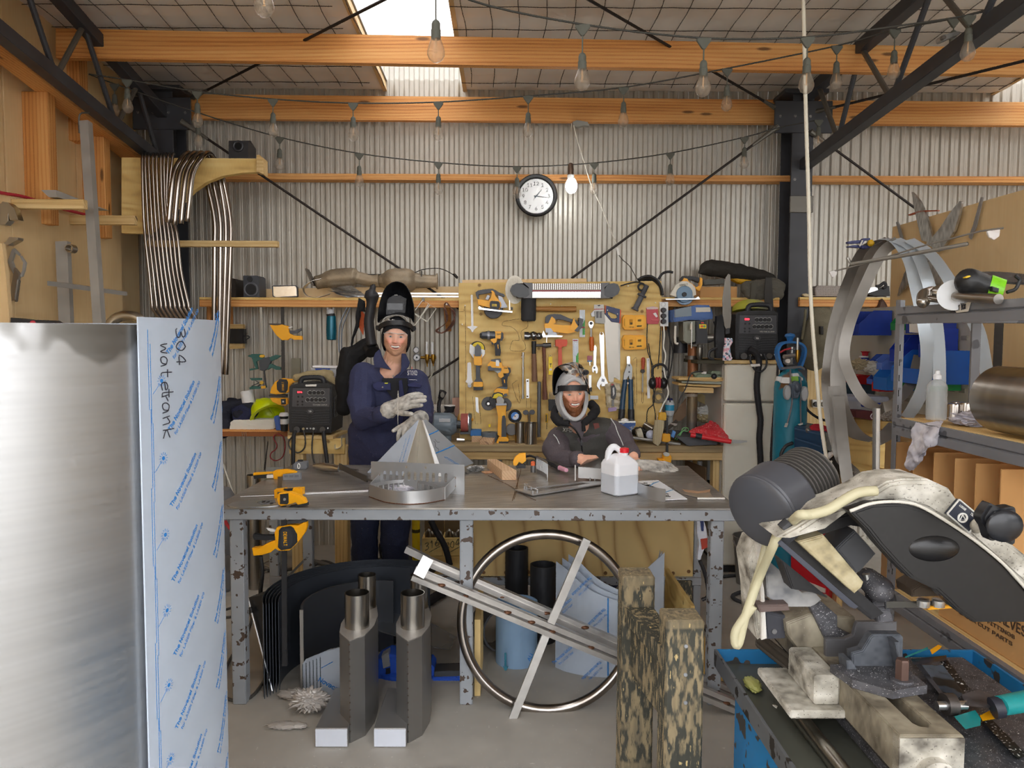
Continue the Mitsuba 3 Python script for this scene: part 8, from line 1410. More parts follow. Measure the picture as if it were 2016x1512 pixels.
def pside(s,off,t):a=q(s);o=[atX(x,y,XP-off) for x,y in a];return mv(prism([(v[1],v[2]) for v in o],t,0),(XP-off,0,0),np.array([[0,0,-1],[1,0,0],[0,1,0]]))
Z(1716,360,300)
for lab,s in (('upper left foil insulation strip pinned to the plywood partition','530,120 560,150 640,250 700,380 760,560 800,720 760,790 660,760 620,600 560,330'),('upper right foil insulation strip pinned to the plywood partition','1160,240 1190,250 1160,420 1090,640 960,830 870,920 790,850 720,800 790,730 900,600 1030,400'),('lower left foil insulation strip pinned to the plywood partition','620,860 690,860 800,980 730,1050 540,1270 340,1500 360,1400 430,1200 480,1100'),('lower right foil insulation strip hanging behind the steel strips','720,1060 830,1000 900,1200 960,1480 850,1500 790,1300')):O('foil_strip',lab,'foil strip',sub_long(pside(s,.03,.012),.05),'mat_foil',False)
for i,(s,lab) in enumerate((('1440,190 1470,190 1380,580 1310,750 1280,720 1340,560','flat steel strap screwed slanted to the right of the plywood partition'),('320,520 350,520 420,760 385,770','flat steel strap screwed to the left of the plywood partition'))):O('steel_strap',lab,'strap',pside(s,.02,.006),C('#8f8d8c',.4,.5),False)
O('orange_strip','orange-brown strip lying on the top edge of the plywood partition','strip',pside('480,420 640,365 870,360 870,375 650,385 490,435',.03,.012),C('#9a4a2a',.5),False)
Z(0,0,2016)
def band(name,lab,s,Ys,w,mat,cat_='steel hoop'):p=crom(pts(s,Ys),6);return O(name,lab,cat_,strip(p,w,.0025,np.array([.92,-.38,0])),mat,40)
HG=MAT('hoop',PR(proc(lambda p,n,uv:rampc(['#77736d','#96928c'],fbm(p.x*8,p.y*8,p.z*8))),.4,.5));HW=MAT('hoopw',PR('#b9c3cb',.35,.3))
band('steel_hoop','outermost grey steel hoop curving from the hooks down to the floor side','1750,474 1705,494 1672,560 1646,640 1634,720 1632,760 1640,830 1655,890',[4.1,4.2,4.35,4.4,4.4,4.35,4.3,4.25],.08,HG);band('steel_hoop','second grey steel hoop from the left, running down past the timber rack','1760,474 1722,500 1690,570 1665,650 1650,730 1656,800 1680,850 1715,866 1740,860 1765,835',[4.0,4.1,4.2,4.25,4.25,4.2,4.1,4.0,4.0,4.1],.08,HG);band('steel_hoop','innermost brownish steel hoop curving down to the storage box','1768,474 1735,500 1700,570 1672,640 1662,700 1678,750 1705,790 1735,802 1765,790 1795,752 1810,700',[3.9,3.95,4.0,4.05,4.05,4.0,3.95,3.9,3.9,4.0,4.1],.055,HG)
band('steel_strip','grey steel strip hanging down from the hoops past the tool chest','1642,760 1648,850 1655,900 1680,930 1690,945',[4.1,4.1,4.08,4.0,4.0],.06,HG,'steel strip');band('steel_strip','grey steel strip hanging straight down in front of the timber rack','1650,780 1660,880 1672,960 1700,1030',[4.0,4.0,3.95,3.85],.06,HG,'steel strip')
band('pale_strip','white-filmed strip arching over the hooks and curling down behind the water bottle','1738,470 1765,475 1790,510 1803,560 1820,640 1826,700 1818,760 1800,800 1785,822',[4.0,3.9,3.8,3.75,3.7,3.7,3.72,3.75,3.8],.06,HW,'strip');band('pale_strip','second white-filmed strip arching over the hooks and ending straight down by the bins','1764,472 1800,492 1822,540 1838,600 1848,680 1850,760',[3.9,3.8,3.7,3.68,3.68,3.68],.055,HW,'strip');band('pale_strip','right white-filmed strip running out over the grinder and hanging free at its cut end','1790,472 1832,500 1865,545 1890,590 1925,650 1940,720 1948,764',[3.85,3.7,3.55,3.5,3.5,3.5,3.5],.055,HW,'strip')
for lab,s,Ys in (('front hook rod with an upturned end carrying the steel hoops','1668,507 1676,520 1780,503 1852,490 1905,480',[3.85,3.85,3.6,3.4,3.3]),('thin rear hook rod with white tags at both ends','1632,536 1700,520 1820,483 1930,455 1975,449',[4.1,4.0,3.6,3.3,3.2])):O('hook_rod',lab,'rod',sweep(pts(s,Ys),.009 if '668' in s else .004,8),C('#a8a6a0',.4,.6),True)
for s,Yv in (('1633,535 1648,531 1648,540 1642,546 1638,545',4.08),('1944,455 1970,450 1968,465 1958,472 1948,467',3.25)):A('tag',plate(s,Yv,.01,.002),C('#e2e0de',.5))
TH('spring_clamp','dark blue spring clamp gripping the top of the steel hoops','clamp');Z(1500,460,300)
for s in ('1140,105 1220,90 1300,85 1340,110 1300,125 1200,130 1145,128','1138,165 1220,150 1300,150 1320,180 1280,185 1150,175','1310,100 1350,60 1440,55 1440,80 1370,90 1330,140','1320,150 1400,160 1440,140 1445,175 1380,200 1320,190'):A('arm',plate(s,4.1,.03,.006),C('#2b3263',.4))
A('yellow_tip',ball(pt(1440,125,4.1),.018),C('#c9a01e',.5));A('white_label',plate('1290,160 1330,85 1342,90 1305,168',4.085,.01),C('#c9c9c6',.5))
XS=1.53;SG=MAT('shelfgrey',PR(proc(chip('#77797e','#55565a',20,.66,.72,'#8f9196')),.45,.2));Z(0,0,2016)
TH('shelving_unit','grey steel shelving unit with chipboard shelves along the right','shelving')
YA=XS*F/762;zsh=[atX(1762,y,XS)[2] for y in (606,822,1166)]
for y,nm in ((YA,0),(.9,1)):
 for x in (XS,XS+.55):A('upright',[box(x,x+.035,y-.002,y,0,zsh[0]+.03),box(x,x+.002,y-.035,y,0,zsh[0]+.03)],SG,False)
 if y==YA:
  for j in range(26):A('slot',hexa([(XS+.008,y-.0035,z) for z in (.1+j*.06,.125+j*.06)]+[(XS+.022,y-.0035,z) for z in (.1+j*.06,.125+j*.06)]+[(XS+.015,y-.0025,.11+j*.06)]),C('#1d1e20',.7),False)
for i,z in enumerate(zsh):
 A('beam',sweep(np.array([(XS,.9,z-.03),(XS,YA-.03,z-.03)]),1.0,prof=[(-.012,-.035),(.012,-.035),(.012,-.005),(.004,0),(.012,.005),(.012,.03),(-.012,.03)],up=np.array([0,0,1.0])),SG,20)
 A('shelf_board',box(XS+.01,XS+.56,.9,YA-.03,z-.012,z,.001),'mat_cardb' if False else 'mat_pineY',False);A('cross_beam',box(XS+.02,XS+.56,YA-.035,YA-.012,z-.06,z-.004,.002),SG,False)
A('shelf_board',box(XS+.01,XS+.56,.9,YA-.03,.91,.93,.001),'mat_pineY',False);A('far_upright',box(XS+.3,XS+.335,YA-.01,YA,0,zsh[0]),SG,False)
pa=atX(1962,640,XS+.56);A('dark_upright',box(XS+.55,XS+.59,pa[1]-.002,pa[1],.2,zsh[0],.001),C('#2a2622',.6),False)
O('paper_sign','torn paper sign reading OUT BOX taped to the top shelf edge','sign',hexa([atX(x,y,XS-.016)+(dx,0,0) for x,y in ((1877,607),(1912,592),(1906,613),(1883,616)) for dx in (0,.001)]),C('#cfc8ba',.7),False)
o_=atX(1881,612,XS-.018);e_=atX(1902,608,XS-.018)-o_;e_/=np.linalg.norm(e_);A('handwriting',script_('OUT BOX',.017,lambda x,y:o_+e_*x*.62+(0,0,y),.0011,8),ink,False)
O('label_card','small white card with handwriting hung on the green bin under the top shelf','label',hexa([atX(x,y,XP-.31)+(dx,0,0) for x,y in ((1790,635),(1811,635),(1811,656),(1790,654)) for dx in (0,.001)]),C('#d9d6d2',.6),False)
def on_shelf(i,x,y):return atZ(x,y,zsh[i]+.001)
Z(1716,440,300)
TH('angle_grinder','black and lime green corded power tool lying on the top shelf','grinder');g=[pt(x,y,2.55) for x,y in ((1140,720),(1220,790),(1290,790),(1540,870),(1600,880),(1740,900),(1790,910))]
A('tail',sweep(np.array(g[:2]),[.006,.018],12),BLK);A('head',body([[(pt(1290,770,2.55),.045),(pt(1500,850,2.55),.042)],[(pt(1260,800,2.55),.035),(pt(1520,880,2.55),.036)]],.01,5),C('#1c1d1f',.45),True);A('switch',plate('1250,710 1310,685 1322,700 1265,722',2.5,.02,.004),C('#e8c020',.4));A('green_band',rod(pt(1545,870,2.55),pt(1740,905,2.53),.048,24,.04),C('#7cc820',.35));A('badge',plate('1600,830 1690,860 1680,915 1605,890',2.49,.02,.002),BLK);A('cord',tub('1790,910 1900,870 1950,780 1960,740 1900,690',2.5,.006),BLK);A('disc',mv(lathe([(0,-.004),(.1,-.004),(.1,.004),(0,.004)],30),pt(1800,720,2.6),RX(15)),C('#24201e',.5))
O('blue_tape','blue roll lying at the right end of the top shelf','tape roll',lathe([(.05,0),(.075,0),(.075,.04),(.05,.04)],30,on_shelf(0,2000,588)+(.12,0,0)),C('#4a6a9a',.5))
TH('steel_hinge_rod','steel fitting with a rod lying at the front corner of the top shelf','fitting');A('knuckle',body([[(pt(700,960,2.75),.026),(pt(680,1040,2.72),.022)],[(pt(700,940,2.75),.022),(pt(800,900,2.8),.02)]],.008,5),'mat_stain',True);A('rod',rod(pt(740,990,2.72),pt(1040,1030,2.62),.011,14),'mat_stain')
TH('steel_valve','chrome valve body lying on the top shelf behind the fittings','fitting');A('body',ball(pt(930,920,2.75),1.0,(.04,.03,.03),3),'mat_stain',True)
TH('flanged_pipe','steel pipe through a white filmed flange lying on the top shelf','pipe');A('flange',mv(lathe([(0,-.003),(.052,-.003),(.052,.003),(0,.003)],30),pt(1090,950,2.6),RZ(-25) @ RX(82)),C('#d3d7da',.4));A('pipe',rod(pt(1110,965,2.58),pt(1680,1000,2.35),.016,18),'mat_stain')
Z(1716,660,300)
TH('water_bottle','clear plastic water bottle standing on the second shelf','bottle');Yw=2.62;MAT('petg',{'type':'twosided','bsdf':PR('#c4c8c8',.12,0.0,specular=.7,clearcoat=.6)['bsdf']})
A('body',lat(850,'110,1120 125,1100 128,960 122,930 128,900 124,800 130,780 122,740 128,700 120,660 90,620 52,590',Yw,30),MAT('pet',{'type':'blendbsdf','weight':.3,'a':{'type':'thindielectric','int_ior':1.3},'b':{'type':'twosided','bsdf':{'type':'principled','base_color':rgb('#c9cdcd'),'roughness':.15}}}),True);A('cap',lat(868,'50,580 52,530 30,510 28,470 0,465',Yw),C('#d5d6d8',.4))
for i,(x,y,r,t) in enumerate(((1070,1115,95,905),(1235,1060,85,890),(1390,1040,80,890),(1110,1060,70,880))):O('steel_canister',['front left steel canister on the second shelf','second steel canister on the second shelf','third steel canister beside the rolled sheet','rear steel canister partly behind the front left one'][i],'canister',lat(x,f'{r},{y} {r},{t + 25} {r - 8},{t} 0,{t - 4}',2.75+.1*(i==3),26),'mat_tubes',group='steel canisters on the second shelf')
O('rag','dirty white rag hanging over the front edge of the second shelf','rag',bump(sub_long(hexa([atX(x,y,XS-dx) for x,y,dx in ((1805,833,.02),(1860,826,-.05),(1848,845,.03),(1800,885,.03),(1782,905,.03),(1780,920,.03),(1790,930,.02),(1830,870,.04),(1822,900,.01))]),.012),.03,17,3),'mat_rag',True)
A('tail',bump(sub_long(hexa([atX(x,y,XS-dx) for x,y,dx in ((1815,870,.012),(1825,880,.012),(1822,898,.02),(1805,902,.02),(1802,890,.01),(1812,900,-.0))]),.012),.012,20),'mat_rag',True)
O('rag','crumpled grey rag lying on the second shelf in front of the canisters','rag',crumple(on_shelf(1,1905,838)+(.02,0,.028),(.09,.1,.03),61,.4),'mat_rag',True)
ax=on_shelf(1,1990,850);TH('rolled_sheet','half-rolled polished steel sheet lying on the second shelf at the right edge','sheet metal')
a_=np.radians(np.linspace(100,330,40));A('sheet',loft([[(XS+.1+r*math.cos(t),y,zsh[1]+.115+r*math.sin(t)) for r,y in ((.11,2.52),(.11,2.15),(.107,2.15),(.107,2.52))] for t in a_]),'mat_stain',40);A('cut_hole',disc(1900,870,2.5,10,.003,20) if False else ball((XS+.0,2.2,zsh[1]+.1),.03),C('#2a2826',.4,.6),True)
Z(1716,860,300)
for i in range(6):
 x=(330,565,835,1115,1390,1720)[i];y=(70,138,208,285,355,430)[i];P0=atX(1716+x/6.72,860+y/6.72,XS+.012);O('cardboard_divider',f'upright tan card divider, {ORD[i]} from the far end of the third shelf','divider',box(XS+.012,XS+.54,P0[1],P0[1]+.006,.931,P0[2],.001),'mat_cardb',False,group='card dividers on the third shelf')
def carton(lab,y0,y1,h,d=.4,z=None,mat='mat_cardb',x=.03):return O('carton',lab,'carton',box(XS+x,XS+x+d,y0,y1,z,z+h,.004),mat,False)
z0=zsh[2]-.0
carton('brown carton printed FITTINGS & VALVES on the third shelf',2.2,2.72,.19,.4,z0-.0+.001);
for tx,dz,h,w in (('FITTINGS & VALVES',.12,.03,.4),('STAINLESS FITTINGS',.085,.012,.3),('LASER CUT PARTS',.06,.012,.28)):A('print',letters(tx,h,(XS+.0285,2.45,z0+dz),(0,-1,0),(0,0,1),.0008,True,width=w),C('#4a3626',.7),False)
carton('brown carton with white labels on the third shelf at the right edge',1.75,2.18,.2,.4,z0+.001);
for y,z,w,h in ((2.0,.12,.07,.06),(1.98,.06,.035,.06),(1.88,.06,.07,.05)):A('label',box(XS+.0285,XS+.03,y-w/2,y+w/2,z0+z-h/2,z0+z+h/2),C('#d9dade',.6),False)
for i in range(5):O('white_box',f'white box with a dark stripe, {ORD[i]} in the stack under the third shelf','box',box(XS+.03+.03*(i%2),XS+.3,2.52+.03*i%.05,2.74,.12+.065*i,.183+.065*i,.002),C('#c2c1c6',.6),False,group='white boxes under the third shelf');A('stripe',box(XS+.028+.03*(i%2),XS+.0305+.03*(i%2),2.6,2.72,.14+.065*i,.15+.065*i),C('#23284a',.6),False)
O('shelf_liner','pale plywood sheet forming the lowest shelf under the white boxes','board',box(XS+.01,XS+.56,.95,YA-.04,.1,.118),'mat_pineY',False)
for i in range(6):O('steel_cup',f'dark shiny steel cup, {ORD[i]} from the far end of the bottom shelf','cup',lathe([(.035,0),(.04,.002),(.04,.11),(.036,.11),(.036,.01),(0,.01)],22,(XS+.12,1.5+.12*i,.119)),'mat_tubes',group='steel cups on the bottom shelf')
O('carton','open tan carton flap on the bottom shelf behind the clamps','carton',hexa([(XS+.0,2.45,.5),(XS+.0,1.6,.36),(XS+.05,2.45,.14),(XS+.05,1.6,.14),(XS+.0,2.0,.52)]),'mat_cardb',False)
for i in range(5):O('red_pack',f'dull red and grey pack, {ORD[i]} from the bottom of the stack behind the right shelving','pack',box(XS+.62,XS+.75,2.2,2.62,1.34+.06*i,1.395+.06*i,.004),C('#7a4f4f' if i%2==0 else '#6d6a6a',.7),group='packs stacked behind the shelving')
TH('white_hook','white powder-coated steel bar bent at its foot standing in front of the shelf post','steel bar');Z(1500,680,300)
A('bar',sweep(pts('1540,835 1535,1512 1530,1860 1545,1905 1720,1910 1735,1940 1735,2200',2.98),.008,4),C('#d9d7d2',.4,.2));A('side',plate('1495,830 1535,835 1530,1850 1490,1850',2.985,.02,.002),C('#8a8a88',.4,.5))
TH('steel_bucket','steel bucket with a wire handle on the floor right of the welding table','bucket');Z(1440,1050,300);Yb=5.08
b0=pt(210,30,Yb);zb=b0[2];A('pail',lathe([(0,.002),(.085,.002),(.112,zb-.004),(.117,zb),(.112,zb),(.083,.01),(0,.01)],34,(b0[0]+.02,Yb,0)),MAT('pail',PR('#8d8b86',.3,.7)),40);A('handle',tub('25,90 60,180 140,340 230,435 330,420',4.95,.005),C('#b5b5b2',.3,.9))
O('power_lead','long white extension cord hanging from the roof in front of the steel column','cable',sweep(crom([at(x,y,3.9) for x,y in ((1580,-60),(1583,60),(1586,200),(1592,400),(1594,520),(1598,620),(1606,720),(1616,830),(1630,920),(1640,965))],5),.0095,10),C('#dcd8c8',.5),True);Z(1500,880,300);A('tag',plate('935,600 1060,575 1078,620 950,690',3.88,.008,.001),C('#d9d9d9',.5),False)
#  band saw on its bench
BX,BZ=.672,.65
TH('saw_bench','blue steel bench with a shallow grey tray under the band saw','bench');BLUE,SW,CW,CG='mat_bluepaint','mat_swarf','mat_castwhite','mat_castgrime'
A('tray_floor',box(BX,1.5,.9,2.41,BZ-.055,BZ-.045),C('#5b5d54',.4,.3),False)
A('tray_rim',box(BX,1.5,2.405,2.415,BZ-.055,BZ,.001),BLUE);A('tray_rim',box(BX-.005,BX+.004,.9,2.415,BZ-.055,BZ,.001),'mat_worn');A('tray_rim',box(1.496,1.505,.9,2.415,BZ-.055,BZ,.001),BLUE)
A('leg',box(BX+.03,BX+.16,1.2,2.3,.0,BZ-.056,.003),BLUE);A('leg',box(1.3,1.45,1.2,2.3,.0,BZ-.056,.003),BLUE)
Z(1416,1287,300);A('drain_hole',disc(370,125,2.404,42,.003,20),C('#4a4440',.7))
O('gear_oil_pouch','small yellowish plastic pouch lying in the saw bench tray','pouch',crumple(tp(440,400,BZ-.03),(.025,.045,.014),71,.3,3),MAT('pouchy',PR('#a8a860',.2)),True);O('paper_chip','small white chip lying in the saw bench tray','chip',flat('705,672 740,678 772,690 760,712 740,700',BZ-.042,.003),C('#e6e2d8',.6))
O('round_bar','polished round steel bar lying along the saw bench tray','steel bar',rod((.79,2.05,BZ-.022),(.80,1.05,BZ-.022),.021,20),'mat_stain')
k=TH('band_saw','metal-cutting band saw with its black and white bow raised over the vice','band saw')
zt=.78;bx0,bx1=.862,1.005
slot_=[(.922,1.69),(.93,1.675),(.945,1.672),(.956,1.685),(.956,2.0),(.922,2.0)]
A('bed',mv(prism([(bx0,1.634),(bx1,1.634),(bx1,2.42),(bx0,2.42)],.095,.004,[slot_]),(0,0,zt)),CG,30,label='grimy cast bed with a long slot')
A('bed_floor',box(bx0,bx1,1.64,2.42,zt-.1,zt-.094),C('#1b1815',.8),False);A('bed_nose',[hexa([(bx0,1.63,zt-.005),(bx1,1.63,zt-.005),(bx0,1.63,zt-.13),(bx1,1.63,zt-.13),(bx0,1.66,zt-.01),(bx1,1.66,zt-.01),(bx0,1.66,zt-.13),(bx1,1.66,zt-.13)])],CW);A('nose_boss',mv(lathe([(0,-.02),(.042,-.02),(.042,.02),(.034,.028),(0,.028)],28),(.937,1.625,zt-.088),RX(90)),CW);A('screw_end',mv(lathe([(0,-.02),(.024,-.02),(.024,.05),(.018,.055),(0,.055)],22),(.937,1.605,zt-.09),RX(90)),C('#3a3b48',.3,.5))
A('bed_support',box(.795,.862,1.93,2.12,zt-.08,zt,.006),CW);A('flange',box(.722,.90,1.90,2.16,zt-.1,zt-.078,.004),CW);A('base_casting',box(.9,1.45,1.2,2.38,BZ-.045,BZ-.01,.004),SW)
Z(1316,987,700)
A('fixed_jaw',plate('893,785 1000,782 1050,760 1065,700 1075,686 1297,686 1297,780 1300,920 893,918',2.05,.016,.003),C('#77777a',.4,.7));A('moving_jaw',plate('1040,860 1100,845 1145,770 1160,756 1320,758 1335,775 1330,1000 1200,1010 1100,1000 1040,970',1.94,.03,.005),MAT('jawc',PR(proc(lambda p,n,uv:rampc(['#4b5057','#62666d'],noise(p.x*90,p.y*90,p.z*90))),.5,.4)))
A('jaw_rib',plate('1285,800 1312,800 1345,1000 1325,1005',1.9,.05,.003),'mat_jawc');A('jaw_rib',plate('1010,905 1040,905 1075,960 1110,1000 1060,1000 1015,970',1.92,.05,.003),'mat_jawc');A('jaw_base',hexa([(x,y,z) for x,y in ((.842,1.95),(1.03,1.95),(1.03,1.83),(.93,1.80),(.86,1.86)) for z in (zt+.001,zt+.022)]),SW);A('clamp_bolt',lathe([(0,0),(.017,0),(.017,.05),(.014,.055),(0,.056)],6,(.98,1.855,zt+.022)),C('#5f4a42',.5,.5));A('washer',lathe([(0,0),(.027,0),(.027,.006),(0,.006)],20,(.98,1.855,zt+.022)),SW)
A('rear_casting',plate('800,640 1060,660 1075,760 900,790 890,900 820,940 680,760 670,690',2.12,.2,.006),CG);A('chute',plate('800,590 870,570 960,650 960,720 1040,760 900,800',2.1,.03,.004),SW,30)
for s in ('1160,515 1275,510 1290,560 1280,600 1165,600','1180,600 1260,610 1280,685 1190,690'):A('blade_guide',plate(s,1.98,.05,.006),SW)
A('blade',plate('1228,568 1980,562 1980,598 1228,604',1.95,.0015),C('#5d5c58',.35,.8));A('blade_set',plate('1228,560 1234,560 1238,612 1230,612',1.948,.004),BLK)
A('guide_block',plate('1380,500 1430,470 1520,505 1545,540 1385,545',1.9,.08,.005),C('#4c4136',.6,.3));
for x in (1445,1530):A('roller',lat(x,'34,596 36,575 36,560 30,552 0,550',1.93,20),STL)
A('yellow_guard',plate('1468,600 1620,588 1640,605 1475,618',1.925,.01,.002),YEL)
A('bow_casting',plate('880,55 1000,20 1150,-50 1250,-110 1340,-125 1480,-125 1600,-70 1622,-40 1650,0 1750,90 1900,200 2060,330 2060,520 1700,200 1460,50 1330,10 1180,15 1030,60 900,160 700,215 620,210 730,150',1.80,.14,.012),CW,30,label='dirty white cast saw bow')
A('wheel_cover',plate('1030,60 1160,15 1330,10 1460,50 1700,200 1900,360 2060,540 2060,690 1880,690 1740,690 1640,620 1590,570 1520,505 1380,440 1290,350 1200,250 1130,160',1.76,.05,.008),C('#121214',.3),label='black blade wheel cover');A('cover_boss',ball(pt(1500,265,1.765),1.0,(.062,.018,.032),3),C('#161618',.3),True);A('cover_edge',tub('1030,55 1160,10 1330,4 1460,44 1700,195 1900,355 2060,535',1.757,.004,6),C('#c9c6bc',.5),True)
A('back_beam',plate('640,180 1030,60 1160,160 1040,140 760,230 1230,640 1160,680 620,240',1.95,.09,.008),C('#1d1d20',.4));A('beam_face',plate('735,230 880,190 1110,460 1100,490 1060,525',1.9,.06,.006),MAT('castcream',PR(proc(lambda p,n,uv:rampc(['#6a5f48','#b5a883','#cfc6a8'],dr.clip(1.7*fbm(p.x*26,p.y*26,p.z*26,4)-.3,0,1))),.6)),label='grimy cream inner casting');A('beam_flange',plate('615,235 640,222 1080,600 1060,612 1030,600',1.88,.02,.003),C('#4a4d58',.3,.5));A('switch_box',plate('950,270 1060,165 1180,300 1090,400 1060,410',1.93,.1,.006),C('#44464a',.5));A('switch_label',plate('1095,205 1110,195 1155,240 1140,252',1.927,.008),C('#c9c6ba',.5),False)
A('lower_plate',plate('640,330 900,540 960,640 1060,690 1150,660 1230,670 820,520 700,500',1.97,.06,.006),C('#17171a',.45));A('splash_plate',plate('550,320 640,400 650,440 760,520 830,515 870,560 820,600 640,600 560,540',2.1,.02,.004),MAT('splash',PR(proc(lambda p,n,uv:rampc(['#4a505a','#9a9a9a','#b9b9b8'],dr.clip(1.6*fbm(p.x*18,p.y*18,p.z*18,4)-.3,0,1))),.5)))
A('pivot_bracket',plate('455,330 490,240 550,210 560,260 535,450 545,760 510,790 490,700 480,520',2.1,.12,.008),CW);A('pivot_edge',plate('500,240 550,230 530,420 545,500 560,780 530,790 525,500',2.085,.02,.004),C('#d0ccc4',.6));A('hinge_block',plate('545,620 665,650 665,780 560,785 545,700',2.15,.15,.006),C('#42434a',.5,.3));A('hinge_bolt',disc(602,740,2.146,16,.01,14),C('#8a8a8c',.4,.7));A('stop_bar',plate('505,590 680,585 690,620 520,632',2.06,.04,.004),C('#6a5a55',.5,.3))
mo=[pt(x,y,2.0) for x,y in ((500,-10),(600,70),(690,-20),(640,-170))]
ma,mb=pt(560,20,1.98),pt(745,-110,2.06);d_=(mb-ma)/np.linalg.norm(mb-ma);MB=C('#45474d',.35)
ma=pt(580,20,1.98)
A('motor_cover',sweep(np.array([ma-d_*.045,ma-d_*.035,ma+d_*.05,ma+d_*.06]),[.093,.103,.103,.097],36),MB,30,label='dusty black motor cover');A('motor_body',sweep(np.array([ma+d_*.055,ma+d_*.19]),.082,32),C('#6d675f',.7))
for j in range(8):A('motor_fin',sweep(np.array([ma+d_*(.075+.014*j),ma+d_*(.08+.014*j)]),.09,30),C('#4a4845',.6))
A('motor_face',mv(ball((0,0,0),1.0,(.1,.1,.02),3),ma-d_*.042,trimesh.geometry.align_vectors([0,0,1],-d_)[:3,:3]),MB,True)
Z(1716,860,300)
kp=crom(pts('1490,1090 1600,910 1640,905 1760,960 1930,945 1960,1050 2030,1180 1960,1300 1930,1430 1880,1440 1760,1370 1620,1390 1560,1230',1.62),4,True);A('star_knob',mv(prism([(p_[0],p_[2]) for p_ in kp],.04,.012),(0,1.62,0),_XZ),C('#1b1c20',.3),35,label='black star-shaped tension knob');A('knob_stem',rod(pt(1500,1110,1.66),pt(1380,1190,1.8),.016,14),CW);A('knob_dome',ball(pt(1760,1180,1.62),1.0,(.04,.012,.035),3),C('#1f2126',.25),True)
dp=plate('1000,1020 1160,828 1440,1060 1290,1270',1.785,.012,.002);A('dial_plate',dp,C('#2a2f3c',.4),label='dark tension label plate');A('dial_edge',[tub(s,1.784,.0022,5,1) for s in ('1000,1020 1160,828','1160,828 1440,1060','1440,1060 1290,1270','1290,1270 1000,1020')],C('#c9c9c4',.5),False);A('dial_ring',ring(1205,1072,1.783,58,.0025,28,6),C('#e0e0dc',.5));A('dial_mark',tub('1205,1030 1170,1100 1240,1100 1205,1030',1.783,.0016,5,1),C('#e0e0dc',.5));A('dial_text',word('LOOSE',1205,935,1.783,30,True,-38,110),C('#e0e0dc',.5),False);A('dial_text',word('TIGHT',1350,1045,1.783,30,True,-38,110),C('#e0e0dc',.5),False)
Z(1316,987,700)
CC=C('#b9b394',.5);A('power_cable',tub('1180,-60 1080,-50 1000,-10 900,50 800,75 740,80 680,140 620,190 590,260 520,420 440,640 400,800 380,805 380,740 430,660 480,590',[1.78]*3+[1.77]*3+[1.9]*3+[2.0]*7,.012,10),CC,True);A('power_cable',tub('560,200 520,360 470,520 430,700 405,800',2.04,.009),CC,True)
for x,y in ((665,140),(960,25)):A('cable_clip',rod(pt(x-20,y+18,1.84),pt(x+20,y-18,1.84),.016,12),BLK)
A('spring',[sweep(np.array([pt(520,790,2.3)+(pt(785,1000,2.08)-pt(520,790,2.3))*t+.017*(np.array([.0,.6,.8])*math.cos(60*t*2*math.pi/2.2)+np.array([.62,-.5,.6])*math.sin(60*t*2*math.pi/2.2)) for t in np.linspace(0,1,340)]),.0045,6),rod(pt(520,790,2.3),pt(785,1000,2.08),.013,10)],C('#4a443c',.6,.3),True)
A('guide_arm',body([[(pt(1130,440,2.0),.03),(pt(1200,500,1.97),.035)]],.01,4),SW,True);A('hydraulic',rod(pt(1120,410,1.98),pt(1130,455,1.98),.01,12),STL)
Z(1716,1287,300);TB,DB=C('#1f8f90',.45),C('#2a2c36',.5)
def tz(x,y,z):a=q([(x,y)])[0];return atZ(a[0],a[1],z)
TH('bar_clamp','teal and black bar clamp lying at the right edge of the saw bench','clamp');A('handle',rod(tz(1700,690,.74),tz(2080,620,.74),.024,16,.026),TB);A('collar',rod(tz(1600,720,.73),tz(1720,700,.735),.026,16),DB);A('head',hexa([tz(x,y,z) for x,y in ((1190,540),(1420,470),(1640,560),(1560,720),(1260,690)) for z in (.70,.73)]),SW,30);A('jaw',hexa([tz(x,y,z) for x,y in ((1090,830),(1370,745),(1445,860),(1440,950),(1240,1000)) for z in (.67,.71)]),TB,30);A('yellow_tab',hexa([tz(x,y,z) for x,y in ((1430,820),(1580,740),(1645,860),(1470,890)) for z in (.68,.70)]),YEL,30);A('bar',hexa([tz(x,y,z) for x,y in ((1470,900),(1600,880),(2060,1340),(1940,1400)) for z in (.63,.66)]),MAT('dirtybar',PR(proc(lambda p,n,uv:mix(mi.Color3f(*lin('#1c1b1a')),mi.Color3f(.7,.7,.7),smoothstep(.78,.92,noise(p.x*200,p.y*200,p.z*200)))),.5)),30)
TH('bar_clamp','dark bar clamp with a teal pad lying behind the saw vice','clamp');A('bar',hexa([tz(x,y,z) for x,y in ((890,80),(980,60),(1310,470),(1210,500)) for z in (.70,.72)]),'mat_dirtybar');A('head',hexa([tz(x,y,z) for x,y in ((520,70),(990,20),(990,90),(560,150)) for z in (.72,.76)]),DB);A('pad',hexa([tz(x,y,z) for x,y in ((440,40),(740,-90),(750,-60),(440,60)) for z in (.75,.77)]),TB);A('yellow_tab',hexa([tz(x,y,z) for x,y in ((770,-50),(880,-120),(930,-100),(900,-60),(800,10)) for z in (.76,.78)]),YEL);A('second_bar',hexa([tz(x,y,z) for x,y in ((590,150),(640,120),(1000,590),(950,600)) for z in (.68,.72)]),SW)
O('blue_tray','dark worn blue steel channel lying beside the saw bed','channel',hexa([tz(x,y,z) for x,y in ((660,150),(950,150),(1240,520),(1100,620),(950,570)) for z in (.63,.66)]),MAT('blueworn',PR(proc(chip('#25506e','#3a3c3c',20,.45,.62)),.5)),30)
TH('pipe_cutter','round steel rod with a clamp collar lying across beside the saw bed','rod');A('rod',rod(tz(860,690,.72),tz(1250,680,.72),.011,14),STL);A('collar',rod(tz(960,670,.72),tz(1090,665,.72),.027,18),C('#5a5552',.4,.6))
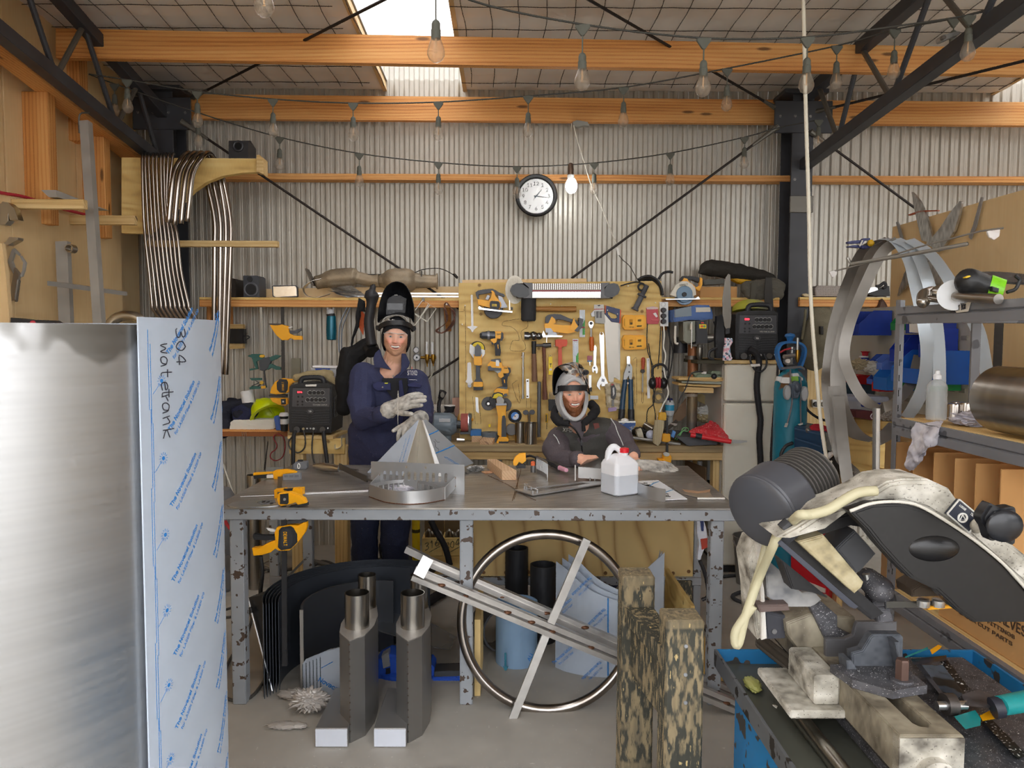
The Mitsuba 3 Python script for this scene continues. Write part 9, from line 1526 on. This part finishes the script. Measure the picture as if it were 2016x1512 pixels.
#  festoon lights,clock,hanging bulb
Z(0,0,2016);MAT('bulb',{'type':'blendbsdf','weight':.12,'a':{'type':'thindielectric','int_ior':1.45},'b':{'type':'twosided','bsdf':{'type':'principled','base_color':rgb('#d8c9b4'),'roughness':.1}}})
GS=C('#55574f',.7);BUL=lathe([(0,-.145),(.012,-.143),(.024,-.134),(.0315,-.118),(.032,-.107),(.027,-.088),(.019,-.065),(.015,-.056)],20);SOC=lathe([(.0165,-.062),(.0175,-.058),(.0175,-.03),(.0155,-.028),(.0155,-.008),(.012,.0),(.005,.006),(0,.008)],14);FIL=cat(rod((0,0,-.06),(0,0,-.105),.003,6),rod((-.006,0,-.108),(.006,0,-.108),.002,6));JOI=prism([(-.03,0),(.03,0),(.03,-.012),(.006,-.045),(-.006,-.045),(-.03,-.012)],.012,.002)
def festoon(lab,cable,Yc,bulbs):
 k=TH('string_light',lab,'string lights');A('cable',tub(cable,Yc,.0042,6),C('#3a3a36',.6),True)
 for x,yj,yb,Yv in bulbs:
  j=at(x,yj,Yv);L=max(.02,j[2]-at(x,yb,Yv)[2]-.148);s=j-(0,0,L)
  if yj>-200:A('junction',mv(JOI,j+(0,-.006,0),_XZ),GS,False)
  A('drop_cord',rod(j,s,.003,6),GS);sk=A('socket',mv(SOC,s),GS,40);b=A('bulb',mv(BUL,s),'mat_bulb',True,parent=k);A('filament',mv(FIL,s),C('#c9a070',.4),True,parent=b)
festoon('nearest string of festoon bulbs across the top of the picture','420,-150 518,-115 700,-110 858,-62 925,0 1147,48 1386,75 1590,73 1760,52 1905,30 2016,0 2200,-60',[2.5,2.55,2.7,2.8,3.0,3.2,3.3,3.35,3.45,3.55,3.6,3.7],((518,-115,36,2.6),(858,-62,125,2.85),(1147,48,180,3.2),(1386,75,192,3.3),(1590,73,186,3.35),(1908,30,122,3.55)))
festoon('middle string of festoon bulbs sagging in front of the lower fir purlin','175,146 250,157 388,180 537,195 695,203 863,201 1040,189 1228,172 1430,135 1648,90 1762,58 1878,36 2030,-5',[4.8,4.8,4.85,4.9,4.9,4.9,4.85,4.75,4.6,4.3,4.1,3.9,3.7],((250,157,224,4.8),(388,180,252,4.85),(537,195,271,4.9),(695,203,279,4.9),(863,201,278,4.9),(1040,189,271,4.85),(1228,172,251,4.75),(1432,135,220,4.6),(1648,90,177,4.3),(1762,58,158,4.1),(1878,36,122,3.9)))
festoon('lowest string of festoon bulbs sagging in front of the wall clock','175,146 225,165 390,222 550,270 707,302 863,320 1018,328 1168,321 1320,301 1466,270 1530,252 1612,236',[5.2,5.25,5.4,5.55,5.6,5.62,5.62,5.6,5.58,5.55,5.5,5.4],((225,165,231,5.25),(390,235,291,5.4),(550,270,336,5.55),(707,302,369,5.6),(863,320,384,5.62),(1018,328,392,5.62),(1170,321,384,5.6),(1320,301,366,5.58),(1466,270,333,5.55),(1612,236,293,5.4)))
TH('wall_clock','round black-rimmed wall clock with a white face on the girt','clock');Z(650,0,700);Yc=5.84;cx,cy=1168,1112
A('rim',mv(lathe([(.152,0),(.158,-.03),(.15,-.042),(.138,-.04),(.134,-.02)],48),at(650+cx/2.88,cy/2.88,Yc),RX(90) @ RX(180) if False else RX(-90)),C('#1b1c1e',.3));A('back',disc(cx,cy,Yc+.0,104,.02,48),C('#1b1c1e',.4));A('face',disc(cx,cy,Yc-.012,96,.01,48),C('#e6e8e8',.35))
for i in range(12):a=math.radians(30*(i+1));A('numeral',word(str(i+1),cx+72*math.sin(a),cy-71*math.cos(a),Yc-.013,20,False),C('#2a2b2d',.5),False)
for a,L,w in ((41,48,3.2),(97,62,2.4),(215,30,1.2)):t=math.radians(a);dx,dy=math.sin(t),-math.cos(t);A('hand',plate(f'{cx - dy * w - dx * 12},{cy + dx * w - dy * 12} {cx + dx * L - dy},{cy + dy * L + dx} {cx + dx * L + dy},{cy + dy * L - dx} {cx + dy * w - dx * 12},{cy - dx * w - dy * 12}',Yc-.016,.002),C('#3a4650',.4),False)
TH('led_bulb','lit white lamp bulb hanging on a cord from the eave purlin','lamp');Yl=5.55
A('cord',tub('1368,700 1365,800 1362,930',[5.78,5.65,Yl],.004),C('#c9c5ba',.6),True);A('socket',lat(1363,'16,995 17,960 14,930 8,925',Yl),C('#6d5a4c',.35,.7));A('collar',lat(1364,'18,1020 20,995 16,990',Yl),C('#d8d8d6',.5))
e=mikit.ply(lat(1367,'0,1098 16,1094 28,1080 34,1060 33,1042 26,1025 18,1012',Yl,22),C('#f2f2f0',.4),smooth=True);e['emitter']={'type':'area','radiance':{'type':'rgb','value':[1.1,1.1,1.08]}};scene[numbered(_cur[0]+'__globe')]=e
TH('lamp_connector','galvanised bracket with white cable fixed under the eave purlin','bracket');A('bracket',plate('1375,690 1400,680 1460,690 1470,715 1440,710 1400,720 1380,712',5.78,.05,.004),C('#8d8c84',.4,.7));A('cord',tub('1380,710 1400,790 1440,920 1480,1050 1540,1180 1600,1330 1630,1400',[5.78,5.78,5.76,5.76,5.78,5.8,5.8],.0045),C('#d5d2c6',.6),True);A('inline_switch',plate('1622,1405 1634,1402 1643,1445 1630,1448',5.79,.012,.003),C('#d8d8d4',.5));A('lower_cord',tub('1637,1447 1660,1475 1700,1512 1760,1610 1880,1740',[5.8,5.8,5.8,5.7,5.55],.003),C('#4a463f',.6),True)
TH('truss_clamp','small galvanised clamp fixed on the bottom chord of the right truss','clamp');Z(1816,60,200);A('body',plate('380,120 410,80 720,5 770,15 765,60 700,80 600,120 430,195 390,180',3.62,.05,.006),C('#a8a9a8',.35,.8));A('bolt_head',disc(435,130,3.61,40,.02,18),C('#6a6662',.4,.7))
Z(1040,700,300)
TH('work_glove','grey leather glove lying flat near the right end of the welding table','glove');gw=at(1268,918,4.33);gw[2]=.925
A('glove',body(hand(gw,(1,-.12,-.05),(0,-.3,1),1,1.3,(10,12,14,16),9,40,.0105)+[[(gw+(-.03,.0,.004),.03),(gw+(.02,0,.0),.028)]],.004,4,12),'mat_glovelea',True)
Z(1316,987,700);TH('glue_gun','white and red hand tool hanging under the right end of the welding table','tool');A('body',plate('165,105 200,105 215,150 228,250 205,270 180,335 165,330 175,230 162,180',3.95,.03,.005),C('#d5d8e2',.4));A('dark_strip',plate('180,105 202,105 200,170 188,170',3.945,.01,.002),C('#2a3a70',.4));A('red_patch',plate('182,215 225,208 224,262 190,275',3.945,.01,.002),C('#b0402e',.4));A('lead',tub('178,335 210,420 225,530 190,560',3.96,.01),BLK)
